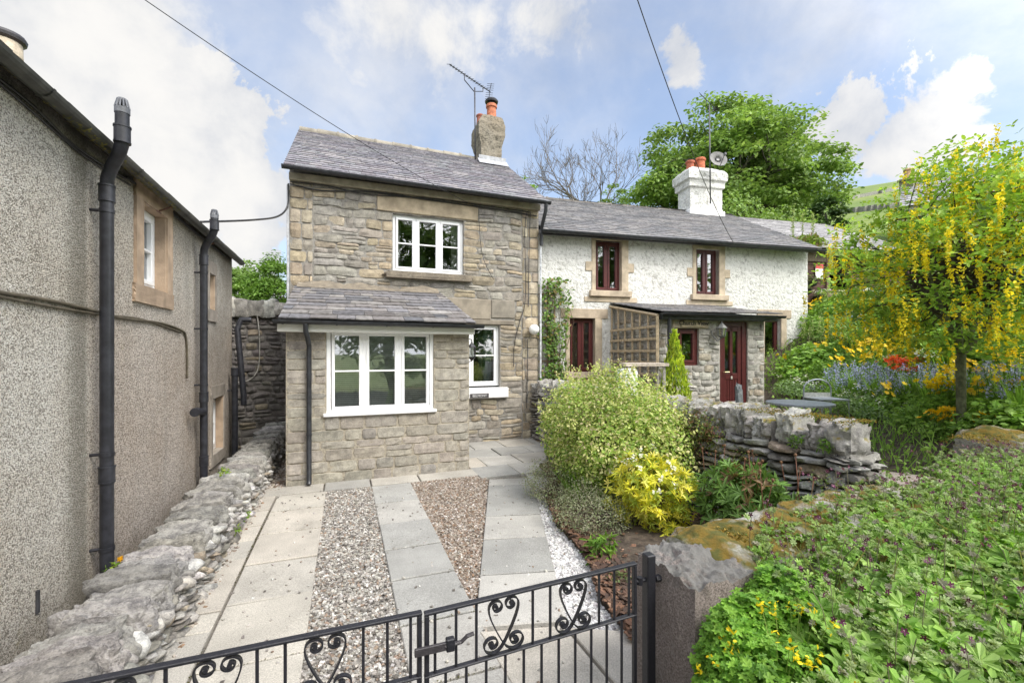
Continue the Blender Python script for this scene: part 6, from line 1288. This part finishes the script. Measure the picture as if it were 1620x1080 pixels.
SGN = thing('warning_sign', 'small red and white notice screwed to the brown shed boards', 'sign', tuple(Wp(8.72, .77, 3.95))); s0, zz0 = whp(1292, 441, .78); s1, zz1 = whp(1299, 418, .78); m = MB(tfW); m.box((s0-.06, .76, zz0), (s1+.05, .775, zz1), .002, (.78, .74, .68)); m.build('board', PVC, SGN); m = MB(tfW); m.box((s0-.06, .752, zz1-.13), (s1+.05, .762, zz1), .002, (.62, .02, .02)); m.build('header', PVC, SGN)
for i, (px, py, lb) in enumerate(((1286, 449, 'dark hanging pot of trailing leaves just under the red and white notice'), (1277, 462, 'dark hanging pot on the shed boards closest to the white cottage wall'), (1297, 473, 'dark hanging pot on the shed boards beside the open doorway'))):
    s0, z0 = whp(px, py-4, .62); p = np.array(Wp(s0, .64, z0)); o = thing('hanging_pot', lb, 'flower pot', tuple(p)); m = MB(); m.lathe(p, [(.02, -.16), (.10, -.12), (.14, 0), (.15, .01), (.13, -.01), (.01, -.03)], 12, (.03, .035, .03)); m.build('pot', BLACKP, o, smooth=True); rng = np.random.default_rng(i); n = 120; d, r = ell_points(n, rng, .3); m = MB(); m.leaves(OVAL, p+(0, 0, .04)+d*(r*.16)[:, None], rng.normal(size=(n, 3))+(0, 0, .5), .06, palette([(.08, .13, .04), (.2, .22, .1)], n, rng), rng=rng); m.build('foliage', LEAF, o)
# steps beside the porch
ST_ = thing('garden_steps', 'short flight of red brown brick steps between the stone porch and the flower bed', 'steps', tuple(Wp(4.7, -1, .45))); m = MB(tfW)
for k in range(5): m.box((4.36, -1.75+k*.32, .3), (5.2, -1.3+k*.32+.5, .64+k*.17), .012, (.22, .12, .08) if k % 2 else (.30, .24, .2))
m.build('treads', DRESSED, ST_)
p = at_t(1170, 640, 7.9); m = MB(); m.rocks([(p[0], p[1], .86)], (.085, .04, .46), .3, (.17, .19, .20), n=14, rnd=.5, amp=.12, freq=5, seed=3, tilt=[.08]); tag(m.build('slate_ornament', STONE), 'upright leaning piece of grey slate standing before the maroon front door', 'ornament')
# low stone block with a round drain hole by the porch
p = at_t(1208, 648, 7.6); BLK = thing('stone_trough', 'low stone block with a round dark hole at the foot of the porch', 'trough', (p[0], p[1], .5)); m = MB(); m.rocks([(p[0], p[1], .74)], (.33, .18, .20), -.12, (.30, .26, .22), n=14, rnd=.15, amp=.06, freq=5); m.build('block', STONE, BLK, smooth=True); m = MB(); m.tube([(p[0]+.08, p[1]-.20, .80), (p[0]+.08, p[1]-.14, .80)], .06, 14, (.012, .012, .012)); m.build('hole', BLACKP, BLK)
# bistro table and chair
MG = (.36, .39, .43); tp_ = at_t(1265, 636, 6.3); gt = float(gz(tp_[0], tp_[1])); TB = thing('bistro_table', 'round grey metal bistro table among the flowers', 'table', (tp_[0], tp_[1], gt)); m = MB(); zt2 = tp_[2]; m.lathe((tp_[0], tp_[1], zt2), [(.001, .0), (.40, .0), (.42, -.004), (.42, -.03), (.40, -.03), (.40, -.012), (.001, -.012)], 36, MG); m.build('tabletop', METAL, TB, smooth=True, sharp=30)
for k in range(3):
    a = k*2.094+.4; m = MB(); f = np.linspace(0, 1, 12); rr = .30-.20*np.sin(f*math.pi)+.06*f; m.tube(np.stack([tp_[0]+rr*math.cos(a), tp_[1]+rr*math.sin(a), zt2-.02-f*(zt2-.02-gt)], 1), .011, 6, MG); m.build('leg', METAL, TB)
cp = at_t(1293, 650, 7.15); gc = float(gz(cp[0], cp[1])); gc = max(gc, .6); BC = thing('bistro_chair', 'grey metal garden chair with a scrolled back behind the bistro table', 'chair', (cp[0], cp[1], gc)); rx = np.array((ct, -st, 0)); fy = np.array((st, ct, 0)); B0 = np.array((cp[0], cp[1], gc))
zb = EYE+(558-600)/700*7.15-gc
m = MB(); arc = [B0+rx*.22*math.cos(t)*1.0+np.array((0, 0, zb-.16+.16*math.sin(t))) for t in np.linspace(0, math.pi, 14)]; m.tube([B0+rx*.22]+arc+[B0-rx*.22], .012, 6, MG)
for sx in (1, -1): m.ribbon([B0+rx*(sx*(.08+.05*math.cos(t)*(1-t/9)))+np.array((0, 0, zb-.14+.05*math.sin(t)*(1-t/9))) for t in np.linspace(0, 7, 26)], fy, .012, .006, MG)
m.build('back_frame', METAL, BC); m = MB(); m.box((0, 0, 0), (1, 1, 1), 0, (.62, .63, .62), M=lambda V: B0+rx*(V[:, :1]-.5)*.42+fy*(V[:, 1:2]-.5)*.012+np.array((0, 0, 1.))*(zb-.43+V[:, 2:3]*.22)); m.build('backrest', METAL, BC)
m = MB(); m.box((0, 0, 0), (1, 1, 1), .02, MG, M=lambda V: B0+rx*(V[:, :1]-.5)*.44+fy*(V[:, 1:2]-1)*.42+np.array((0, 0, 1.))*(.42+V[:, 2:3]*.02)); m.build('seat', METAL, BC)
for sx in (.2, -.2):
    for dy in (0, -.4): m = MB(); m.tube([B0+rx*sx+fy*dy+(0, 0, .42), B0+rx*sx*1.08+fy*dy*1.04-(0, 0, .1)], .011, 6, MG); m.build('leg', METAL, BC)
# pale board on legs in front of the trellis
p = at_t(1018, 574, 6.9); GT = thing('garden_bench_top', 'pale weathered board table standing before the lattice trellis', 'table', (p[0], p[1], .5)); GTm = MB(); GTm.box((0, 0, 0), (1, 1, 1), .006, (.52, .45, .38), M=lambda V: p+rx*(V[:, :1]-.5)*.66+fy*(V[:, 1:2]-.5)*.4+np.array((0, 0, 1.))*(V[:, 2:3]-1)*.045); GTm.build('tabletop', WOOD, GT)
for sx in (-.27, .27):
    for dy in (-.15, .15): m = MB(); q = p+rx*sx+fy*dy; m.tube([q-(0, 0, .045), (q[0], q[1], .45)], .022, 6, (.4, .38, .35)); m.build('leg', WOOD, GT)
q = at_t(992, 588, 6.7); m = MB(); m.lathe((q[0], q[1], .5), [(.15, 0), (.16, .1), (.16, 1.1), (.14, 1.16), (.001, 1.17)], 16, (.75, .76, .78)); tag(m.build('water_drum', PVC, smooth=True, sharp=40), 'white plastic drum half hidden under the pale board table', 'drum')
# wheelie bin
wp = at_z(890, 735, 0); wp = np.array((3.50, 6.75, 0)); WB = thing('wheelie_bin', 'dark grey wheelie bin half hidden behind the variegated bush', 'bin', tuple(wp)); m = MB(); GB = (.035, .04, .05); loft(m, None, [(wp[0]-.21, wp[0]+.21, wp[1]-.24, wp[1]+.26, .06), (wp[0]-.27, wp[0]+.27, wp[1]-.3, wp[1]+.32, .95)], GB); m.build('body', BLACKP, WB); m = MB(); m.box((wp[0]-.29, wp[1]-.34, .95), (wp[0]+.29, wp[1]+.34, 1.02), .02, GB); m.build('lid', BLACKP, WB)
for sx in (-.24, .24): m = MB(); m.tube([(wp[0]+sx-.03, wp[1]-.22, .10), (wp[0]+sx+.03, wp[1]-.22, .10)], .10, 16, (.015, .015, .017)); m.build('wheel', BLACKP, WB, smooth=True, sharp=40)
# far stone house on the hillside, behind the laburnum
T = 23.0; hA = at_t(1530, 300, T); hB = at_t(1760, 300, T-3.5); du = hB-hA; du[2] = 0; Lh = np.linalg.norm(du); du /= Lh; dv = np.array((-du[1], du[0], 0)); HH = thing('far_stone_house', 'grey stone roofed house on the hillside behind the laburnum', 'house', (hA[0], hA[1], 4))
tfH = lambda V: hA*(1, 1, 0)+V[:, :1]*du+V[:, 1:2]*dv+V[:, 2:3]*np.array((0, 0, 1.)); ze, zr_ = 8.3, 10.15; rng = np.random.default_rng(161); m = MB(tfH); cells = stone_cells(0, Lh, 3.5, ze, [], (.2, .3), (.3, .7), rng, 0); stones(m, cells, palette(LIME, len(cells), rng), dep=.04, seed=2, nx=4, ny=3); m.add([(0, .03, 3), (Lh, .03, 3), (Lh, .03, ze), (0, .03, ze)], [(0, 1, 2, 3)], (.3, .28, .25), 1); m.add([(0, .03, 3), (0, .03, ze), (0, 3, zr_), (0, 6, ze), (0, 6, 3)], [(0, 1, 2, 3, 4)], (.3, .28, .25), 1); m.build('wall', [STONE, MORTAR], HH)
Sv = np.array((0, 3.2, zr_-ze+.1)); Hq = np.linalg.norm(Sv); Sv /= Hq; tH = lambda v: tfH(np.array([v], float))[0]-tfH(np.zeros((1, 3)))[0]; m = MB(); slates(m, tfH(np.array([[-.15, -.2, ze-.1]]))[0], tH((1, 0, 0)), tH(Sv), Lh+.3, Hq, (.32, .24), (.4, .8), [np.array(c_) for c_ in ((.27, .265, .27), (.33, .325, .33), (.23, .225, .23), (.36, .34, .31))], rng, th=.03, lift=.04); m.build('roof', SLATE, HH)
T2 = 25.0; cA = at_t(1424, 300, T2); HK = thing('far_stone_cottage', 'small far cottage showing a slate roof and a buff potted chimney against the hillside', 'house', (cA[0], cA[1], 6))
tfK = lambda V: cA*(1, 1, 0)+V[:, :1]*rx0+V[:, 1:2]*fy0+V[:, 2:3]*np.array((0, 0, 1.)); fy0 = ray(1424, 300)*(1, 1, 0); fy0 /= np.linalg.norm(fy0); rx0 = np.array((fy0[1], -fy0[0], 0)); rz2 = EYE+(558-293)/700*(T2+1.8); ez2 = EYE+(558-328)/700*T2
m = MB(tfK); m.box((.1, .15, 5), (3.6, 4.6, ez2), 0, (.36, .34, .31)); m.add([(.1, .15, ez2), (.1, 2.4, rz2-.05), (.1, 4.6, ez2)], [(0, 1, 2)], (.36, .34, .31)); m.add([(3.6, .15, ez2), (3.6, 4.6, ez2), (3.6, 2.4, rz2-.05)], [(0, 1, 2)], (.36, .34, .31)); m.build('wall', STONE, HK)
rng = np.random.default_rng(163); Sv = np.array((0, 2.4, rz2-ez2)); Hq = np.linalg.norm(Sv); Sv /= Hq; tK = lambda v: tfK(np.array([v], float))[0]-tfK(np.zeros((1, 3)))[0]; m = MB()
slates(m, tfK(np.array([[0, 0, ez2]]))[0], tK((1, 0, 0)), tK(Sv), 3.7, Hq, (.3, .24), (.3, .6), [np.array(c_) for c_ in ((.27, .265, .28), (.32, .315, .33), (.23, .225, .24))], rng, th=.025, lift=.04); slates(m, tfK(np.array([[3.7, 4.8, ez2]]))[0], tK((-1, 0, 0)), tK((0, -Sv[1], Sv[2])), 3.7, Hq, (.3, .24), (.3, .6), [np.array((.27, .265, .28))], rng); m.build('roof', SLATE, HK)
c = tfK(np.array([[.45, 2.4, 0]]))[0]; m = MB(); loft(m, None, [(c[0]-.4, c[0]+.4, c[1]-.35, c[1]+.35, rz2-.6), (c[0]-.4, c[0]+.4, c[1]-.35, c[1]+.35, rz2+.12), (c[0]-.48, c[0]+.48, c[1]-.42, c[1]+.42, rz2+.14), (c[0]-.48, c[0]+.48, c[1]-.42, c[1]+.42, rz2+.24)], (.25, .24, .24)); HC = m.build('chimney', CHIMR, HK)
pot(HC, c*(1, 1, 0)+(-.10, 0, rz2+.24), .24, .60, (.55, .35, .2)); pot(HC, c*(1, 1, 0)+(.30, 0, rz2+.24), .15, .42, (.5, .33, .2))
# --- flower bed
def proto_clump(name, cat, label, group, rad, n, tm, size, cols, seed, flowers=None, blades=None, upb=.6):
    rng = np.random.default_rng(seed); o = thing(name, label, cat, (0, 0, 0), group); d, r = ell_points(n, rng, .4); d[:, 2] = np.abs(d[:, 2]); P = d*r[:, None]*np.array(rad); P[:, 2] += .02; m = MB(); m.leaves(tm, P, d*.5+rng.normal(size=d.shape)*.5+(0, 0, upb), rng.uniform(*size, n), palette(cols, n, rng, .2), rng=rng)
    if blades:
        k, L0, L1, cb = blades; a = rng.uniform(0, 6.28, k); le = rng.uniform(.1, .7, k); up = np.stack([np.cos(a)*le, np.sin(a)*le, np.ones(k)], 1); m.leaves(BLADE, np.stack([np.cos(a)*rad[0]*.4, np.sin(a)*rad[1]*.4, a*0], 1), np.stack([-np.cos(a), -np.sin(a), le], 1), rng.uniform(L0, L1, k), palette(cb, k, rng, .2), rng=rng, up=up)
    m.build('foliage', LEAF, o)
    if flowers:
        kind, k, h0, h1, sz, fc = flowers; m = MB(); rng2 = np.random.default_rng(seed+1)
        for i in range(k):
            a = rng2.uniform(0, 6.28); q = rad[0]*rng2.uniform(.1, 1.0); hh = rng2.uniform(h0, h1); p = np.array((q*math.cos(a), q*math.sin(a), hh)); m.tube([(p[0]*.5, p[1]*.5, .05), p], [.004, .003], 3, (.16, .26, .06), cap=False)
            if kind == 'cup': m.leaves(FLOWER, [p, p+(0, 0, .004)], [(rng2.normal()*.3, -.7+rng2.normal()*.3, .8)]*2, rng2.uniform(.8, 1.1)*sz, palette(fc, 2, rng2, .1), rng=rng2)
            elif kind == 'spire':
                f = rng2.random(26); m.leaves(OVAL, p-np.stack([rng2.normal(size=26)*.012, rng2.normal(size=26)*.012, f*hh*.5], 1), rng2.normal(size=(26, 3)), sz, palette(fc, 26, rng2, .15), rng=rng2)
            else:
                m.leaves(FLOWER, p+rng2.normal(size=(9, 3))*(.04, .04, .02), rng2.normal(size=(9, 3))*.4+(0, -.4, .8), sz, palette(fc, 9, rng2, .15), rng=rng2)
        m.build('flowers', LEAF, o)
    return o
YE = [(.82, .58, .02, 3), (.85, .66, .04, 2)]; GR1 = [(.24, .41, .075, 3), (.32, .50, .11, 3), (.17, .30, .06, 2)]; GR2 = [(.24, .36, .15, 3), (.31, .42, .21, 2), (.18, .28, .10, 2)]; BLU = [(.42, .46, .80, 3), (.54, .57, .86, 2), (.36, .34, .72, 1)]
KIND = {
 'poppy': proto_clump('poppy_plant', 'plant', 'feathery green poppy clump with yellow cup flowers in the flower bed', 'yellow poppies in the flower bed', (.26, .26, .28), 420, LANCE, (.05, .11), GR1, 301, ('cup', 11, .28, .48, .046, YE)),
 'bell': proto_clump('bluebell_plant', 'plant', 'strap leaved clump with pale blue violet flower spikes in the flower bed', 'bluebells in the flower bed', (.24, .24, .2), 160, LANCE, (.06, .12), GR1, 302, ('spire', 13, .26, .46, .027, BLU), (90, .2, .4, GR1)),
 'leafy': proto_clump('leafy_perennial', 'plant', 'rounded leafy green clump without flowers in the flower bed', 'leafy clumps in the flower bed', (.32, .32, .34), 620, OVAL, (.05, .09), GR1, 303),
 'grey': proto_clump('grey_perennial', 'plant', 'low grey green cushion plant in the flower bed', 'grey cushions in the flower bed', (.30, .30, .2), 900, OVAL, (.02, .045), GR2, 304, ('head', 5, .18, .26, .012, [(.75, .72, .75)])),
 'spire': proto_clump('cream_spire_plant', 'plant', 'pale green clump sending up thin cream flower spires in the flower bed', 'cream spires in the flower bed', (.26, .26, .3), 380, OVAL, (.05, .09), GR1, 305, ('spire', 10, .6, .95, .022, [(.62, .62, .35, 3), (.5, .55, .25, 2)])),
 'iris': proto_clump('sword_leaf_plant', 'plant', 'tall upright clump of sword shaped leaves in the flower bed', 'sword leaved clumps in the flower bed', (.16, .16, .2), 60, OVAL, (.05, .08), GR1, 306, None, (120, .4, .8, GR1)),
 'red': proto_clump('geum_plant', 'plant', 'clump of scarlet orange flowers amid the bluebells', 'scarlet flowers in the flower bed', (.24, .24, .2), 260, OVAL, (.04, .07), GR1, 307, ('head', 8, .24, .36, .026, [(.75, .10, .02, 3), (.7, .16, .03, 1)])),
 'welsh': proto_clump('marigold_plant', 'plant', 'dense tuft of deep golden yellow flowers near the laburnum trunk', 'golden tufts near the laburnum trunk', (.2, .2, .2), 240, OVAL, (.04, .07), GR1, 308, ('cup', 22, .2, .34, .036, [(.85, .56, .01, 3), (.86, .64, .02, 1)])),
 'white': proto_clump('white_perennial', 'plant', 'leafy clump topped with small white flower heads in the flower bed', 'white flowers in the flower bed', (.24, .24, .3), 360, OVAL, (.05, .08), GR1, 309, ('head', 7, .36, .5, .016, [(.8, .8, .78)])),
}
used = set()
def put(kind, px, py, sc=1.0):
    p = on_terrain(px, py); p[2] -= .03; o = KIND[kind]; rz = RNG.uniform(0, 6.28)
    if kind not in used: used.add(kind); o.location = p; o.rotation_euler = (0, 0, rz); o.scale = (sc,)*3
    else: copy_tree(o, p, rz, sc)
for k, px, py, sc in (('welsh', 1483, 692, 1), ('welsh', 1502, 678, .8), ('poppy', 1560, 660, 1), ('poppy', 1600, 655, .9), ('poppy', 1470, 660, 1), ('leafy', 1445, 672, .8), ('leafy', 1400, 655, .8), ('grey', 1378, 640, 1.2), ('grey', 1345, 640, 1), ('bell', 1350, 618, 1.1), ('bell', 1372, 612, 1.1), ('bell', 1395, 618, 1), ('bell', 1330, 608, 1), ('red', 1425, 612, 1.3), ('red', 1445, 616, 1), ('bell', 1420, 640, 1), ('bell', 1462, 625, 1.1), ('poppy', 1410, 650, .9),
    ('bell', 1548, 640, 1.2), ('bell', 1600, 640, 1.2), ('bell', 1575, 625, 1), ('poppy', 1540, 620, 1), ('poppy', 1590, 610, 1), ('leafy', 1580, 680, 1), ('leafy', 1545, 690, .8), ('leafy', 1615, 690, 1),
    ('leafy', 1270, 588, 1.6), ('leafy', 1256, 600, 1.3), ('leafy', 1290, 580, 1.6), ('leafy', 1305, 600, 1.2), ('grey', 1258, 622, 1.5), ('grey', 1278, 626, 1.3), ('poppy', 1240, 592, 1), ('poppy', 1250, 606, .8), ('spire', 1300, 565, 1), ('spire', 1320, 560, 1.1), ('spire', 1282, 560, 1), ('spire', 1340, 570, 1), ('iris', 1360, 560, 1.2), ('iris', 1470, 585, 1.3), ('iris', 1500, 600, 1.2),
    ('poppy', 1345, 590, 1.1), ('poppy', 1370, 580, 1.1), ('poppy', 1395, 590, 1.1), ('poppy', 1420, 580, 1.1), ('poppy', 1450, 590, 1.1), ('poppy', 1385, 565, 1.2), ('poppy', 1330, 600, 1), ('white', 1455, 600, 1.1), ('white', 1440, 575, 1.2), ('white', 1410, 600, 1), ('leafy', 1390, 545, 1.5), ('leafy', 1420, 550, 1.5), ('leafy', 1350, 540, 1.6), ('leafy', 1320, 535, 1.5), ('leafy', 1300, 530, 1.5), ('leafy', 1460, 560, 1.5), ('leafy', 1500, 570, 1.6), ('leafy', 1540, 580, 1.6), ('leafy', 1590, 580, 1.6), ('leafy', 1400, 520, 1.8), ('leafy', 1345, 512, 1.9), ('leafy', 1370, 520, 1.8), ('leafy', 1440, 525, 1.8), ('leafy', 1315, 510, 1.7),
    ('bell', 1318, 622, 1.1), ('bell', 1340, 630, 1.1), ('bell', 1365, 625, 1.2), ('bell', 1388, 632, 1.1), ('bell', 1410, 628, 1.1), ('bell', 1440, 632, 1.2), ('bell', 1478, 640, 1.2), ('bell', 1500, 632, 1.2), ('grey', 1360, 655, 1.2), ('grey', 1395, 662, 1.1), ('white', 1480, 610, 1.2), ('poppy', 1515, 640, 1.1), ('poppy', 1492, 655, 1), ('poppy', 1608, 625, 1.1), ('bell', 1618, 655, 1.2), ('welsh', 1560, 690, .8), ('red', 1438, 606, 1.2), ('poppy', 1300, 575, 1), ('poppy', 1330, 565, 1.1), ('poppy', 1365, 600, 1.1), ('poppy', 1405, 575, 1.1), ('poppy', 1435, 600, 1), ('poppy', 1280, 512, 1.3), ('poppy', 1290, 506, 1.3), ('leafy', 1272, 520, 1.4), ('leafy', 1480, 530, 1.9), ('leafy', 1540, 540, 1.9), ('leafy', 1600, 545, 1.9), ('leafy', 1600, 500, 2.2), ('leafy', 1540, 500, 2.2), ('leafy', 1480, 495, 2.2), ('spire', 1385, 505, 1.3), ('bell', 1350, 530, 1.4), ('bell', 1365, 540, 1.4), ('white', 1330, 495, 1.4), ('white', 1310, 492, 1.4), ('white', 1370, 495, 1.4)): put(k, px, py, sc)
rng = np.random.default_rng(171); n = 16000; x = 5.0+rng.random(n)**1.3*11; y = rng.uniform(2.6, 11, n); ok = (x > 5.0+.55*(y-2.5)-.2) & ~((y > 6.6) & (x < 8.6)); x, y = x[ok], y[ok]; z = gz(x, y); n = len(x); m = MB()
m.leaves(OVAL, np.stack([x, y, z+rng.random(n)**2*.22], 1), rng.normal(size=(n, 3))*.6+(0, 0, .8), rng.uniform(.04, .09, n)*np.clip(x/8, .8, 1.6), palette([(.24, .40, .075, 3), (.31, .48, .10, 3), (.17, .29, .06, 2)], n, rng), rng=rng); k = n//2
m.leaves(BLADE, np.stack([x[:k], y[:k], z[:k]], 1), rng.normal(size=(k, 3))*(1, 1, .2), rng.uniform(.15, .35, k), palette(GR1, k, rng), rng=rng, up=np.stack([rng.normal(size=k)*.4, rng.normal(size=k)*.4, np.ones(k)], 1))
tag(m.build('ground_cover', LEAF), 'mixed low green leaves and grass covering the flower bed bank', 'ground cover', kind='stuff')
n = 2600; x = rng.uniform(4.4, 8, n); y = rng.uniform(2.7, 6.6, n); ok = x < 5.3+.55*(y-2.5); x, y = x[ok], y[ok]; z = gz(x, y); n = len(x)
# scrub between the shed and the sycamore
for i, (px, py, t, rr, lab) in enumerate(((1195, 372, 20, 1.3, 'light green scrub behind the white cottage roof end'), (1160, 345, 21, 1.5, 'green scrub at the sycamore foot behind the white chimney'), (1262, 372, 19, .8, 'pale green scrub above the shed roof beneath the sycamore'), (1235, 368, 22, 1.6, 'dark green scrub around the sycamore trunk'))):
    bush('scrub_bush', lab, 'bush', at_t(px, py, t), (rr*1.2, rr, rr*.8), 1500, OVAL, (.10, .2), SYC if i % 2 else [(.18, .29, .06), (.23, .33, .09)], 181+i, ntw=8, tr=.03)
# trees across the street, seen mirrored in the panes
for i, (x, y, h) in enumerate(((-11, -14, 14), (-4, -16, 15), (3, -15, 14.5), (10, -16, 15), (17, -14, 14))):
    tree('broadleaf_tree', 'green roadside tree across the street, mirrored in the cottage windows', (x, y, -.3), (x, y, h*.5), (4.6, 3.6, h*.47), 130, 90, (.30, .55), 1.5, SYC, 221+i, .25, zlow=-2, group='roadside trees across the street', nl=14)
